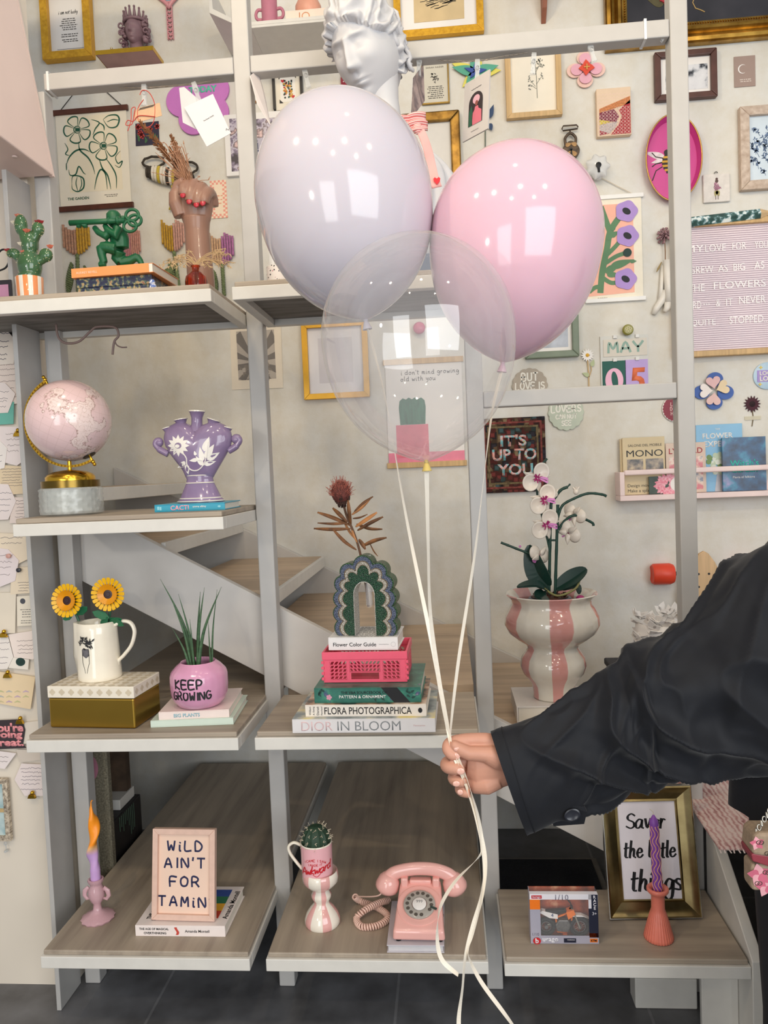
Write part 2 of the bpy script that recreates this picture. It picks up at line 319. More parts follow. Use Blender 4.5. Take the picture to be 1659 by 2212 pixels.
# pink sloping hood hanging in the top left corner
hb = B(); YH = 1.85
A0 = PY(39, 0, YH); A1 = PY(117, 381, YH); dx = (A1.x-A0.x)/(A1.z-A0.z); zb = A1.z
hb.prism([(A1.x, zb), (A1.x+dx*(3.0-zb), 3.0), (-2.2, 3.0), (-2.2, zb)], .75, YH-.003, 'y')
hood = thing('sloping_hood', 'pale pink sloping hood hanging in the top left corner above the cactus', 'hood', (0, 0, 0))
hb.build('hood_body', PINKW, hood, bev=.004)
B().prism([(A1.x-.001, zb), (A1.x+dx*(3.0-zb)-.001, 3.0), (A1.x+dx*(3.0-zb)-.012, 3.0), (A1.x-.012, zb)], YH-.002, YH+.006, 'y').build('edge_strip', PINKW, hood)
B().box(-2.2, A1.x-.05, .8, 1.5, zb-.006, zb-.0005).build('underside_panel', M('#c9b3a8', .6), hood)
for yy in (1.55, 1.72): B().lathe([(.006, 0), (.006, .004), (.002, .005)], 12, (A1.x-.025, yy, zb-.005)).build('screw_cap', M('#d9c4bc', .4), hood)
# ---------------------------------------------------------------- shelf unit
unit = thing('shelving_unit', 'white painted floor-standing frame of square posts with grey wood shelves', 'shelf unit', (0, YP, 0))
def U(b, name, mats, **k):
    b.T = Matrix.Translation((0, -YP, 0)) @ b.T
    b.v = [Vector((p.x, p.y-YP, p.z)) for p in b.v]; return b.build(name, mats, unit, **k)
PW = .04
for x, z1 in ((-.987, 2.262), (-.473, 3.1), (.053, 1.694), (.544, 3.1)): U(B().box(x, x+PW, YP, YP+.042, 0.0005, z1), 'post', WHITE2, bev=.003)
U(B().box(-1.0105, -.999, 1.758, YP+.002, .0005, 2.04), 'side_board', WHITE2, bev=.0015)
for x0, x1 in ((-.947, -.4735), (-.4325, .5435)): U(B().box(x0, x1, YP+.001, YP+.04, 2.264, 2.304), 'rail', WHITE2, bev=.003)
U(B().box(.0935, .5435, YP+.001, YP+.04, 1.442, 1.48), 'rail', WHITE2, bev=.003)
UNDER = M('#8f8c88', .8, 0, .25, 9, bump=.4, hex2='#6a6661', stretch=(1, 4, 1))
def shelf(x0, x1, z, y0, y1, yf1, wood, under=True, lip=.0):
    """white open frame with a wood board lying in it; z = top of the white edge, board back at y1, frame back at yf1"""
    t = .027; e = .018 if not under else .022
    fb = B().box(x0, x1, y0, y0+e, z-t, z).box(x0, x0+e, y0+e, yf1, z-t, z).box(x1-e, x1, y0+e, yf1, z-t, z).box(x0+e, x1-e, yf1-e, yf1, z-t, z)
    fr = U(fb, 'shelf_frame', WHITE, bev=.0015)
    bb = B().box(x0+.004, x1-.004, y0+.006, y1, z-.0+.0003, z+.0115)
    bd = U(bb, 'shelf_board', wood, bev=.0025)
    if under:
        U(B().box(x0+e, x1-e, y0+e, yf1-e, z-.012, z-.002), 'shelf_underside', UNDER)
C1, C2, C3 = (-.94, -.466), (-.43, .0495), (.083, .587)
shelf(*C1, .254, YF, 2.68, 2.68, WOODY); shelf(*C2, .254, YF, 2.68, 2.68, WOODY)
shelf(*C1, .743, YF, 2.60, 2.60, WOODX); shelf(*C2, .743, YF, 1.86, 1.858, WOODX)
shelf(*C3, .250, YF, 1.855, 1.855, WOODX)
shelf(-.94, -.4745, 1.218, YF+.004, 1.905, 1.905, WOODX); shelf(-1.16, -.4745, 1.694, YF+.002, 1.9, 1.9, WOODX); shelf(-.43, .0495, 1.694, YF+.002, 1.9, 1.9, WOODX)
# slanting side board at the right end and its feet
U(B().prism([(YF-.002, .0005), (YF-.002, .262), (1.835, .425), (1.858, .425), (1.858, .0005)], .588, .612, 'x'), 'end_board', WHITE, bev=.002)
U(B().box(.51, .5875, 1.66, 1.675, .0005, .222), 'foot_board', WHITE, bev=.002)
U(B().box(.40, .5435, 1.80, 1.855, .0005, .075), 'foot_block', WHITE, bev=.003)
# ---------------------------------------------------------------- staircase
st = thing('staircase', 'grey wood staircase with white stringers climbing left along the back wall', 'stairs', (0, 2.3, 0))
def ST(b, name, mats, **k):
    b.v = [Vector((p.x, p.y-2.3, p.z)) for p in b.v]; return b.build(name, mats, st, **k)
def zs(x): return .726-.5495*x
NS0, NS1 = 1.905, 1.93
ST(B().prism([(-.99, zs(-.99)), (.53, zs(.53)), (.53, zs(.53)-.2), (-.99, zs(-.99)-.2)], NS0, NS1, 'y'), 'stringer', WHITE3, bev=.0015)
def zw(x): return .7085-.512*x+.03
ST(B().prism([(-1.2, zw(-1.2)), (.52, zw(.52)), (.52, .44), (.3, .30), (-.2, zw(-.2)-.30), (-1.2, zw(-1.2)-.34)], YW-.028, YW-.0005, 'y'), 'stringer', WHITE3, bev=.0015)
TX = [(-.9, 1.288), (-.733, 1.139), (-.443, 1.007), (-.19, .875), (.0495, .7435), (.31, .611)]
for i, (x, z) in enumerate(TX):
    x0 = x-.335 if i < 4 else x-(.479 if i == 4 else .26)
    if i == 0: x0 = -1.2
    if i == 5: x0, x = .098, .34
    y0 = NS1+.0005
    if i == 4: ST(B().box(x0, x-.002, NS1+.001, YW-.029, z-.034, z+.010), 'tread', WOODT, bev=.002)
    else:
        ob = ST(B().box(x0, x-.012, y0, YW-.0285, z-.02, z+.0005), 'tread', WOODT, bev=.002)
        nb = B().box(x-.012, x, y0, YW-.0285, z-.036, z).box(x0, x-.012, y0, YW-.0285, z-.036, z-.0205)
        nb.v = [Vector((p.x, p.y-2.3, p.z)) for p in nb.v]; nb.build('nosing', WHITE, ob, bev=.002)
# landing at the foot of the stairs with a woven rug
LZ = .47; LF = PZ(1600, 1922, LZ).y
ld = thing('landing', 'raised grey wood landing with a white edge at the right of the shelves', 'landing', (1.2, 2.1, 0))
B().box(-.585, 1.2, LF-2.1+.014, -.25, LZ-.02, LZ).box(-.8, 1.2, -.169, .59, LZ-.02, LZ).box(-.585, 1.2, -.25, -.169, LZ-.02, LZ).build('landing_board', WOODT, ld, bev=.002)
B().box(-.585, 1.2, LF-2.1, LF-2.1+.013, LZ-.04, LZ).build('nosing', WHITE, ld, bev=.002)
B().box(-.585, 1.2, LF-2.1+.05, LF-2.1+.07, .0005, LZ-.021).build('gap_shade_board', M('#3c3f46', .6), ld)  # dark board whose colour stands in for shade in the open gap below the landing
def rugm():
    m, b, n, L = nodes('pink_rug'); tc = n('ShaderNodeTexCoord'); wv = n('ShaderNodeTexWave', iScale=26, iDistortion=4, iDetail=2, iDetail_Scale=2.5); L(tc.outputs['Object'], wv.inputs['Vector'])
    z = n('ShaderNodeTexNoise', iScale=14, iDetail=6); L(tc.outputs['Object'], z.inputs['Vector']); ad = n('ShaderNodeMath', operation='MULTIPLY_ADD'); ad.inputs[1].default_value = .35; L(wv.outputs['Fac'], ad.inputs[0]); L(z.outputs['Fac'], ad.inputs[2])
    r = ramp(n, [(.35, '#8f5a5a'), (.55, '#c29a95'), (.8, '#d9c3bb')]); L(ad.outputs[0], r.inputs[0]); L(r.outputs[0], b.inputs['Base Color']); b.inputs['Roughness'].default_value = .95
    bp = n('ShaderNodeBump', iStrength=.5, iDistance=.004); L(ad.outputs[0], bp.inputs['Height']); L(bp.outputs[0], b.inputs['Normal']); return m
R0 = PZ(1565, 1840, LZ); R1 = PZ(1500, 1697, LZ); RX = PZ(1475, 1728, LZ).x
rg_ = thing('rug', 'pink woven rug with a worn diamond pattern on the landing', 'rug', (R0.x, R0.y, LZ))
x0 = RX-R0.x; dy = R1.y-R0.y
B().grid(lambda u, v: (x0+u*.75, .0+v*dy, .005+.004*(1+sin(9*u+3*v))*v+.02*max(0, v-.85)*5*(.6+.4*cos(5*u))), 40, 24).build('pile', rugm(), rg_, smooth=180, solid=.005)
fb = B()
for i in range(80): x = x0+i*.75/79; fb.strip([(x, 0, .005), (x+random.uniform(-.003, .003), -.012, .003)], .003)
fb.build('fringe', M('#d8c9c4', .9), rg_)
bx = thing('storage_box', 'dark charcoal box standing behind the pink rug', 'box', (R1.x+.2, R1.y+.17, LZ))
B().box(-.34, .5, -.12, .2, .0005, .22).build('box_body', M('#3b3c42', .7, 0, .1), bx, bev=.006); B().box(-.345, .505, -.125, .205, .2205, .24).build('lid', M('#35363c', .7), bx, bev=.004)
mt = thing('doormat', 'dark doormat with a grey border on the floor under the stairs', 'doormat', (.28, 2.32, 0))
B().box(-.22, .16, -.17, .17, .0005, .012).build('border', M('#8d8a86', .8, 0, .1), mt, bev=.002)
B().box(-.20, .14, -.145, .15, .0122, .017).build('pile', M('#2b2d35', .95, 0, .2, 200, bump=.4), mt)
# ================================================================ THINGS ON THE SHELVES
ZB, ZM, ZR, ZU, ZT, ZE = .2657, .7547, .2617, 1.2297, 1.7057, .6115
CREAM = M('#f1ead9', .15, 0, .03, 30, coat=.5); PAPER = M('#e9e4d8', .8, 0, .05, 120, stretch=(1, 1, 30)); BLACK = M('#17171a', .5, 0, 0); GOLD = M('#d9b45a', .18, 1, .08, 20)
def at(px, py, Z, Y=None):
    p = PZ(px, py, Z) if Y is None else Vector((PY(px, py, Y).x, Y, Z))
    return p, kof(p)
def lo(o, px, py, Y): return PY(px, py, Y)-Vector(o.location)
RXF = (pi/2, 0, 0)                                       # lettering on a face that looks at the viewer (-Y)
def book(name, label, pl, pr, Z, th, dep, cover, rz=0., fore=False, cat='book', Y=None, pages=PAPER, group=None):
    "pl, pr: pixels of the bottom corners of the long front side; th in px; returns (thing, width, height in m)"
    a = PZ(*pl, Z) if Y is None else PY(*pl, Y); b = PZ(*pr, Z) if Y is None else PY(*pr, Y); c = (a+b)/2; k = kof(c); wd = (b-a).length; h = th*k
    ang = math.atan2(b.y-a.y, b.x-a.x) if Y is None else rz
    o = thing(name, label, cat, (c.x, c.y, Z), ang, group); t = min(.0022, h*.12); w2 = wd/2
    if not fore:
        cb = B().box(-w2, w2, 0, dep, 0, t).box(-w2, w2, 0, dep, h-t, h).box(-w2, w2, 0, t*1.3, t, h-t)
        pg = B().box(-w2+.003, w2-.003, t*1.3, dep-.004, t, h-t)
    else:
        cb = B().box(-w2, w2, 0, dep, 0, t).box(-w2, w2, 0, dep, h-t, h).box(-w2, w2, dep-t*1.3, dep, t, h-t)
        pg = B().box(-w2+.003, w2-.003, .004, dep-t*1.3, t, h-t)
    cb.build('cover', cover, o, bev=min(.0008, t*.3)); pg.build('pages', pages, o)
    return o, wd, h, t
def stripes(name, n, c1, c2, frac=.36, ph=0., rough=.12):
    m, b, nn, L = nodes(name); tc = nn('ShaderNodeTexCoord'); sp = nn('ShaderNodeSeparateXYZ'); L(tc.outputs['Object'], sp.inputs[0])
    at_ = nn('ShaderNodeMath', operation='ARCTAN2'); L(sp.outputs[1], at_.inputs[0]); L(sp.outputs[0], at_.inputs[1])
    ml = nn('ShaderNodeMath', operation='MULTIPLY_ADD'); ml.inputs[1].default_value = n/(2*pi); ml.inputs[2].default_value = ph+10; L(at_.outputs[0], ml.inputs[0])
    fr = nn('ShaderNodeMath', operation='FRACT'); L(ml.outputs[0], fr.inputs[0]); r = ramp(nn, [(0, c2), (frac, c2), (frac+.02, c1), (.985, c1), (1, c2)]); L(fr.outputs[0], r.inputs[0])
    z = nn('ShaderNodeTexNoise', iScale=25, iDetail=3); L(tc.outputs['Object'], z.inputs['Vector']); mx = nn('ShaderNodeMix', data_type='RGBA', blend_type='MULTIPLY'); mx.inputs[0].default_value = .25
    r2 = ramp(nn, [(.3, '#d8d0c8'), (.7, '#ffffff')]); L(z.outputs['Fac'], r2.inputs[0]); L(r.outputs[0], mx.inputs[6]); L(r2.outputs[0], mx.inputs[7]); L(mx.outputs[2], b.inputs['Base Color'])
    b.inputs['Roughness'].default_value = rough; b.inputs['Coat Weight'].default_value = .6; return m
# ---- bottom left: candle, book, framed slogan
p, k = at(212, 1984, ZB)
o = thing('candle_holder', 'pink pressed glass candle holder with scroll handles on the bottom left shelf', 'candle holder', p)
G = M('#dfb4bd', .08, 0, .05, 60, alpha=.72, spec=.8)
B(k).lathe([(33, .3), (35, 4), (31, 8), (18, 14), (9, 20), (7.5, 34), (12, 40), (17, 52), (16, 66), (12, 74), (12.5, 79), (16, 83), (16.5, 88), (13, 89), (11, 84), (10.5, 78)], 28, fn=lambda a, t: 1+.04*cos(14*a)).build('glass_body', G, o, smooth=60)
for s_ in (-1, 1): B(k).tube([(s_*14, 0, 46), (s_*22, 0, 44), (s_*27, 0, 52), (s_*25, 0, 62), (s_*19, 0, 68), (s_*15, 0, 62)], [3, 4, 5, 6, 5, 3], 10, flat=.6).build('handle', G, o, smooth=180)
c = thing('twisted_candle', 'tall twisted candle in a pink glass holder, lilac below and orange above', 'candle', p+Vector((0, 0, 79*k)))
def twist(u, v):
    z = 1+v*172; t = v*9.5; a = u*2*pi; base = 10.5 if z < 45 else 10.5; amp = .0 if z < 30 else min(1, (z-30)/20)
    rr = 10.5*(1-.42*amp*abs(sin(a-t))**1.3)*(1.18*amp+(1-amp)) * (1 if z < 140 else max(.12, (174-z)/34)); off = 3.6*amp*(1 if z < 140 else max(0, (174-z)/34))
    return (rr*cos(a)+off*cos(t*1.0), rr*sin(a)+off*sin(t), z)
m, bn, n, L = nodes('lilac_to_orange_wax'); tc = n('ShaderNodeTexCoord'); sp = n('ShaderNodeSeparateXYZ'); L(tc.outputs['Object'], sp.inputs[0]); mp = n('ShaderNodeMapRange'); mp.inputs[2].default_value = 173*k; L(sp.outputs[2], mp.inputs[0])
r = ramp(n, [(.38, '#c9a3d6'), (.47, '#f3c38a'), (.52, '#ff9a1f')]); L(mp.outputs[0], r.inputs[0]); L(r.outputs[0], bn.inputs['Base Color']); bn.inputs['Roughness'].default_value = .4; bn.inputs['Subsurface Weight'].default_value = .25; bn.inputs['Subsurface Radius'].default_value = (.01, .004, .002)
B(k).grid(twist, 24, 70, True).build('wax', m, c, smooth=180)
B(k).tube([(0, 0, 170), (0, 0, 176), (1, 0, 180), (4, 0, 182)], [1.8, 1.3, 1.2, 1], 6).build('wick', M('#ff9a2a', .5), c)
o, wd, h, t = book('book', 'white book The Age of Magical Overthinking on the bottom left shelf', (293, 2022), (487, 2024), ZB, 24, .165, M('#efe4e0', .35, 0, .02))
ZWF = ZB+h; text('THE AGE OF MAGICAL', BLACK, o, w=wd*.33, loc=(-wd*.29, -.0001, h*.68), rot=RXF, bold=.02); text('OVERTHINKING', BLACK, o, w=wd*.25, loc=(-wd*.28, -.0001, h*.3), rot=RXF, bold=.02)
text('Amanda Montell', BLACK, o, w=wd*.27, loc=(wd*.19, -.0001, h*.5), rot=RXF, bold=.01)
B().grid(lambda u, v: (-wd*.05+.0025*sin(v*5)+u*.006, -.0004, h*.15+v*h*.7), 3, 9).build('ribbon_mark', M('#c94b3f', .5), o)
text('Amanda Montell', BLACK, o, w=.115, loc=(wd*.455, .085, h+.0001), rot=(0, 0, pi/2), bold=.012)
text('THE AGE OF', BLACK, o, w=.07, loc=(-wd*.4, .06, h+.0001), rot=(0, 0, pi/2), bold=.03); text('MAGICAL', BLACK, o, w=.06, loc=(-wd*.33, .05, h+.0001), rot=(0, 0, pi/2), bold=.03)
cb = B(); rg = random.Random(3)
for i, cc in enumerate(range(4)): cb.i = i; cb.prism(rect(wd*.18, wd*.38, .03+i*.03, .03+i*.03+.03), h, h+.0003)
cb.build('cover_art', [M('#d24a35', .5), M('#f0b33a', .5), M('#3b7d5a', .5), M('#3b55a0', .5)], o)
# framed slogan leaning on nothing, standing on the book
a, b_ = PZ(329, 1989, ZWF), PZ(465, 1993, ZWF); c0 = (a+b_)/2; k = kof(c0); W_ = (b_-a).length; H_ = 190*k
def picture(name, label, cat, loc, rot, W, H, fw, fd, fm, mat_m, pm, mw=0., fb=.001, glass=False, group=None, depth_in=None):
    "local x right, y up, z towards the viewer; frame of mitred bars, mat and picture"
    o = thing(name, label, cat, loc, 0, group); o.rotation_euler = rot
    f = B()
    for q in ([(-W/2, -H/2), (W/2, -H/2), (W/2-fw, -H/2+fw), (-W/2+fw, -H/2+fw)], [(W/2, -H/2), (W/2, H/2), (W/2-fw, H/2-fw), (W/2-fw, -H/2+fw)],
              [(W/2, H/2), (-W/2, H/2), (-W/2+fw, H/2-fw), (W/2-fw, H/2-fw)], [(-W/2, H/2), (-W/2, -H/2), (-W/2+fw, -H/2+fw), (-W/2+fw, H/2-fw)]): f.prism(q, 0, fd)
    f.build('frame', fm, o, bev=fb); z = depth_in if depth_in is not None else fd*.45; iw, ih = W-2*fw, H-2*fw
    if mat_m: B().prism(rect(-iw/2, iw/2, -ih/2, ih/2), .0005, z).build('mount', mat_m, o)
    if pm: B().prism(rect(-iw/2+mw, iw/2-mw, -ih/2+mw, ih/2-mw), z if mat_m else .0005, z+.0006).build('picture', pm, o)
    return o, iw, ih, z+.0007
lean = .17
o, iw, ih, z = picture('picture_frame', 'pale pink wooden frame with hand-lettered slogan standing on a book on the bottom left shelf', 'picture frame', (c0.x, c0.y+.012, ZWF+.0008), (pi/2-lean, 0, math.atan2(b_.y-a.y, b_.x-a.x)), W_, H_, 12*k, 14*k, M('#e2bfae', .5, 0, .05, 60), None, M('#eecfbb', .6, 0, .03, 8), depth_in=.006)
o.location += Vector((0, 0, H_/2*cos(lean))); o.location.y += H_/2*sin(lean)
NAVY = M('#23264d', .5, 0, 0); hbk = B()
for s_, y, x in (('WiLD', .35, .0), ("AIN'T", .13, .0), ('FOR', -.1, 0), ("TAMiN'", -.35, 0)): hand(hbk, s_, ih*.118, x*iw, y*ih, z, .21, .06, .5, .82, 0, seed=len(s_))
hbk.build('lettering', NAVY, o)
# ---- bottom middle: goblet, mug, small cactus, telephone, grey book
p, k = at(697, 1994, ZB)
o = thing('goblet', 'pink and cream striped ceramic goblet standing beside the pink telephone', 'goblet', p); PS = stripes('pink_cream_glaze', 5, '#f3ecdf', '#e6aeaa', .4, .1)
B(k).lathe([(36, .3), (38.5, 5), (38, 14), (33, 26), (24, 38), (16.5, 47), (17, 52), (21.5, 60), (21.5, 66), (17, 75), (19, 79), (30, 86), (38, 96), (39, 106), (37, 117), (35.5, 118), (35, 108), (30, 101), (0, 100)], 36).build('glazed_body', PS, o, smooth=60)
mg = thing('mug', 'small pink mug with red script and a white handle, resting in the striped goblet', 'mug', p+Vector((-6*k, 0, 100.6*k)))
B(k).lathe([(30, 0), (33, 2), (33.5, 40), (34, 79)], 36, caps=False).lathe([(0, 0), (30, 0)], 36, caps=False).build('cup', M('#f0b6bd', .2, 0, .02, 30, coat=.5), mg, smooth=50)
B(k).lathe([(34, 79), (34.2, 81), (33.5, 82), (31.8, 81), (31, 40), (31, 8), (0, 7)], 36, caps=False).build('white_rim', CREAM, mg, smooth=50)
B(k).tube(bez([(-33, 0, 72), (-48, 0, 78), (-60, 0, 70), (-58, 0, 55), (-45, 0, 35), (-33, 0, 20)], 6), 3.3, 8, flat=1.3).build('handle', CREAM, mg, smooth=180)
def cyl(R, a0=0.): return lambda x, y, z: ((R+z)*sin(x/R+a0), -(R+z)*cos(x/R+a0), y)
RED = M('#c8202c', .4, 0, 0); hb_ = hand(B(k), 'Awkward', 15, 3, 34, .5, .16, 0, .02, .85, .2, wrap=cyl(33.8), curve=lambda x: x*.18)
hand(hb_, 'I CAME, I SAW', 5, 2, 52, .5, .16, wrap=cyl(33.8), curve=lambda x: 3-x*x*.012); hand(hb_, 'I MADE IT', 4.5, 2, 45, .5, .16, wrap=cyl(33.8))
hb_.tube([cyl(33.9)(x, 22+x*.2-3*sin(x*.3), .3) for x in range(-4, 20, 2)], .6, 4).build('lettering', RED, mg)
cc = thing('small_cactus', 'round dark green spiny cactus potted in the pink mug', 'cactus', p+Vector((-6*k, 0, 108*k)))
B(k).lathe([(29, 60), (31, 68), (31, 78), (27, 92), (18, 104), (8, 109), (0, 107)], 66, fn=lambda a, t: 1-.13*abs(sin(5.5*a))**.6*(1-t*.5)).lathe([(0, 0), (30, 0), (30.5, 58), (29, 60)], 24).build('stem', M('#2f4a38', .6, 0, .2, 60), cc, smooth=60)
sb = B(k)
for i in range(11):
    a = 2*pi*(i+.5)/11
    for z, rr in ((70, 31), (82, 30), (94, 26), (104, 18)):
        for q in range(4): sb.tube([(rr*cos(a)*.98, rr*sin(a)*.98, z), (rr*cos(a)*1.1+random.uniform(-5, 5), rr*sin(a)*1.1+random.uniform(-5, 5), z+random.uniform(-3, 6))], .5, 3)
sb.build('spines', M('#d9cdb5', .6, 0, 0), cc)
o, wd, h, t = book('book', 'pale grey book with its page edges facing out under the pink telephone', (836, 2058), (960, 2059), ZB, 17, .17, M('#c9c5cc', .3, 0, .02), fore=True, pages=M('#d5d2d4', .6, 0, .1, 60, stretch=(1, 1, 40)))
PH = ZB+h; TEL = M('#eeb4ab', .14, 0, .02, 20, coat=.4)
c0 = PZ(905, 2038, PH); k = kof(c0)
o = thing('telephone', 'pink rotary dial telephone with coiled cord standing on a pale grey book', 'telephone', (c0.x, c0.y, PH), -.02)
D_ = .135; zt = PY(905, 1906, c0.y+D_*.85).z-PH; zf = 27*k
sec = [(0, 5*k), (0, zf), (.012, zf+.006), (D_*.78, zt), (D_*.9, zt+.004), (D_, zt-.01), (D_, 5*k)]
tb = B(); vs = []; wf, wb = 58*k, 48*k
for sx in (-1, 1):
    for (y, z) in sec: q = y/D_; vs.append((sx*(wf+(wb-wf)*q**1.1-(.0 if z < zf else .003)), y, z))
nS = len(sec); tb.add(vs, [tuple(range(nS-1, -1, -1)), tuple(range(nS, 2*nS))]+[(i, (i+1) % nS, nS+(i+1) % nS, nS+i) for i in range(nS)]); tb.build('body', TEL, o, smooth=40, bev=.006, seg=4)
for sx in (-1, 1):
    for y in (.012, .1): B().lathe([(.006, 0), (.006, 6*k)], 12, (sx*.045, y, 0)).build('foot', BLACK, o)
for sx in (-1, 1): B().cbox((sx*.036, D_*.86, zt+.006), (.016, .036, .022)).build('cradle', TEL, o, smooth=40, bev=.004, seg=3)
B().cbox((0, D_*.86, zt+.004), (.05, .02, .01)).build('cradle_bar', TEL, o, smooth=40, bev=.003)
sl = math.atan2(zt-zf-.006, D_*.78-.012); RS = Matrix.Rotation(sl, 4, 'X'); cy_ = .012+.47*(D_*.78-.012); cz_ = zf+.006+.47*(zt-zf-.006)
FT = Matrix.Translation((0, cy_, cz_)) @ RS
B(k, FT).lathe([(50, .2), (49.5, 1.6), (46, 2.2), (40, 1.4), (0, 1.4)], 48).build('dial_plate', TEL, o, smooth=40)
B(k, FT).lathe([(35, 1.5), (35.5, 5), (34, 6), (17, 6.2), (17, 3)], 48, caps=False).build('dial', M('#aaa49c', .15, 0, .03, coat=.5), o, smooth=40)
hb = B(k, FT)
for i in range(13):
    a = radians(-30+i*26.0); hb.lathe([(4.2, 6.4), (3.6, 6.5), (0, 6.5)], 16, (27*cos(a), 27*sin(a), 0))
hb.build('finger_holes', M('#5d5650', .3), o)
B(k, FT).lathe([(15.5, 3), (15.5, 7), (14.5, 7.6), (0, 7.6)], 32).build('number_card', M('#eeeae6', .25), o, smooth=40)
B(k, FT).prism([(24, -9), (38, -16), (40, -11), (26, -6)], 6.7, 8.5).build('finger_stop', M('#3d4b45', .3), o)
text('999', M('#777'*2 if 0 else '#8a8a8a', .5), o, w=14*k, loc=FT @ Vector((0, 5*k, 7.7*k)), rot=(sl, 0, 0))
# handset
hz = zt+.012; HY = D_*.86
hs = bez([(-74, 0, -6), (-60, 0, 8), (-30, 0, 17), (0, 0, 20), (32, 0, 18), (62, 0, 8), (78, 0, -8)], 6)
hd = thing('handset', 'pink telephone handset lying across the cradle', 'handset', (0, 0, 0)) if 0 else None
hh = B(k, Matrix.Translation((0, HY, hz)))
hh.tube(hs, [15+3*abs(2*i/(len(hs)-1)-1)**3 for i in range(len(hs))], 16, flat=.8).build('handset', TEL, o, smooth=180)
for sx, q in ((-1, -72), (1, 74)):
    R_ = Matrix.Rotation(sx*-.35, 3, 'Y'); B(k, Matrix.Translation((0, HY, hz))).lathe([(0, 14), (16, 12), (24, 2), (28, -14), (27, -22), (20, -30), (8, -33), (0, -33)], 28, (q, 0, -6), rot=R_).build('handset_cup', TEL, o, smooth=180)
def coil(path, r, tr, turns, seg=9):
    P = bez(path, 14); out = []; n_ = turns*seg; acc = [0]
    for i in range(1, len(P)): acc.append(acc[-1]+(P[i]-P[i-1]).length)
    j = 0
    for i in range(n_+1):
        d = acc[-1]*i/n_
        while j < len(P)-2 and acc[j+1] < d: j += 1
        t = (d-acc[j])/max(1e-9, acc[j+1]-acc[j]); q = P[j].lerp(P[j+1], t); tg = (P[j+1]-P[j]).normalized()
        u = tg.cross(Vector((0, 0, 1))); u = u.normalized() if u.length > 1e-5 else Vector((1, 0, 0)); v = tg.cross(u)
        a = 2*pi*i/seg; out.append(q+u*cos(a)*r+v*sin(a)*r)
    return out
cz = ZB-PH+.0075
def fl(px, py, dz=0.): q = PZ(px, py, ZB+.0075+dz)-Vector(o.location); return (q.x, q.y, q.z)
lc = (-84*k, HY, hz-20*k)
cord = [lc, (-98*k, HY-.01, hz-40*k), fl(763, 1938, .02), fl(775, 1948), fl(815, 1963), fl(836, 1982), fl(815, 2000), fl(780, 2003), fl(768, 1985), fl(785, 1968, .012), fl(815, 1952, .012), fl(836, 1946, .004)]
B().tube(bez([lc, cord[1], cord[2]], 8), .0017, 6).tube(coil(cord[2:], .0062, 0, 62), .0022, 6).build('coiled_cord', M('#e9c4b4', .3, 0, .03), o, smooth=180)
# ---- bottom right: boxed toy motorcycle, gilt frame, coral holder with purple candle
a, b_ = PZ(1147, 2038, ZR), PZ(1294, 2039, ZR); c0 = (a+b_)/2; k = kof(c0); W_ = (b_-a).length; D_ = .034; hb_z = PY(1215, 1914, c0.y+D_).z-ZR
o = thing('toy_box', 'window box of a toy motorcycle in grey, orange and navy on the bottom right shelf', 'toy box', (c0.x, c0.y, ZR), math.atan2(b_.y-a.y, b_.x-a.x))
H_ = hb_z; w2 = W_/2; GR = M('#a9a6b4', .3, 0, .02); ORG = M('#f07a23', .35, 0, 0); NV = M('#1e2135', .3, 0, 0); WH = M('#e7e4ea', .35, 0, 0)
B().box(-w2, w2, 0, D_, 0, .0012).box(-w2, -w2+.001, 0, D_, .0012, H_).build('carton', GR, o)
m, bn, n, L = nodes('orange_smoke_print'); tc = n('ShaderNodeTexCoord'); z = n('ShaderNodeTexNoise', iScale=30, iDetail=5); L(tc.outputs['Object'], z.inputs['Vector']); r = ramp(n, [(.3, '#5d2413'), (.55, '#b5502a'), (.75, '#e9b38a')]); L(z.outputs['Fac'], r.inputs[0]); L(r.outputs[0], bn.inputs['Base Color'])
B().box(-w2+.001, w2-.001, D_-.0015, D_, .0012, H_).box(-w2+.0012, w2-.0012, .002, D_-.002, .0013, .004).build('backdrop', m, o)
B().box(w2-.001, w2, 0, D_, .0012, H_).box(w2-.020, w2-.0012, -.0004, .0006, .024, H_*.72).build('navy_side', NV, o)
B().box(w2-.020, w2-.0002, -.0006, .0006, H_*.72, H_).build('white_corner', WH, o)
B().box(-w2, w2, -.0006, .0006, .0004, .014).box(-w2, -w2+.022, -.0006, .0006, .0141, H_*.78).box(-w2+.022, w2-.020, -.0006, .0004, .0141, .018).build('front_band', GR, o)
B().box(-w2, -w2+.022, -.0008, .0006, H_*.7, H_*.9).build('orange_corner', ORG, o)
B().box(-w2, w2, -.0006, .0006, H_*.9, H_).box(-w2, w2, .0, .012, H_-.0003, H_+.0006).build('top_band', WH, o)
B().box(-w2+.022, w2-.020, -.0003, .0002, .018, H_*.9).box(-w2+.001, w2-.001, .012, D_, H_-.0004, H_).build('clear_window', M('#ffffff', .02, 0, 0, alpha=.05), o)
text('1/10', M('#9a97a5', .4), o, w=.028, loc=(-.004, -.0012, H_*.95), rot=RXF, bold=.01, sp=1.1)
B().prism(circ(-w2+.013, .0072, .0085, .0075, 20), .0006, .0009).build('logo_disc', M('#c32a30', .3, 0, 0), o, loc=(0, -.0016, 0)).rotation_euler = RXF
text('b', WH, o, h=.0105, loc=(-w2+.013, -.0026, .0078), rot=RXF, bold=.03); text('urago', WH, o, w=.034, loc=(-w2+.042, -.001, .0074), rot=RXF, bold=.03)
B().box(-.002, .024, -.0011, -.0007, .003, .0125).build('warning_label', NV, o); text('WARNING', WH, o, w=.016, loc=(.013, -.0013, .0095), rot=RXF)
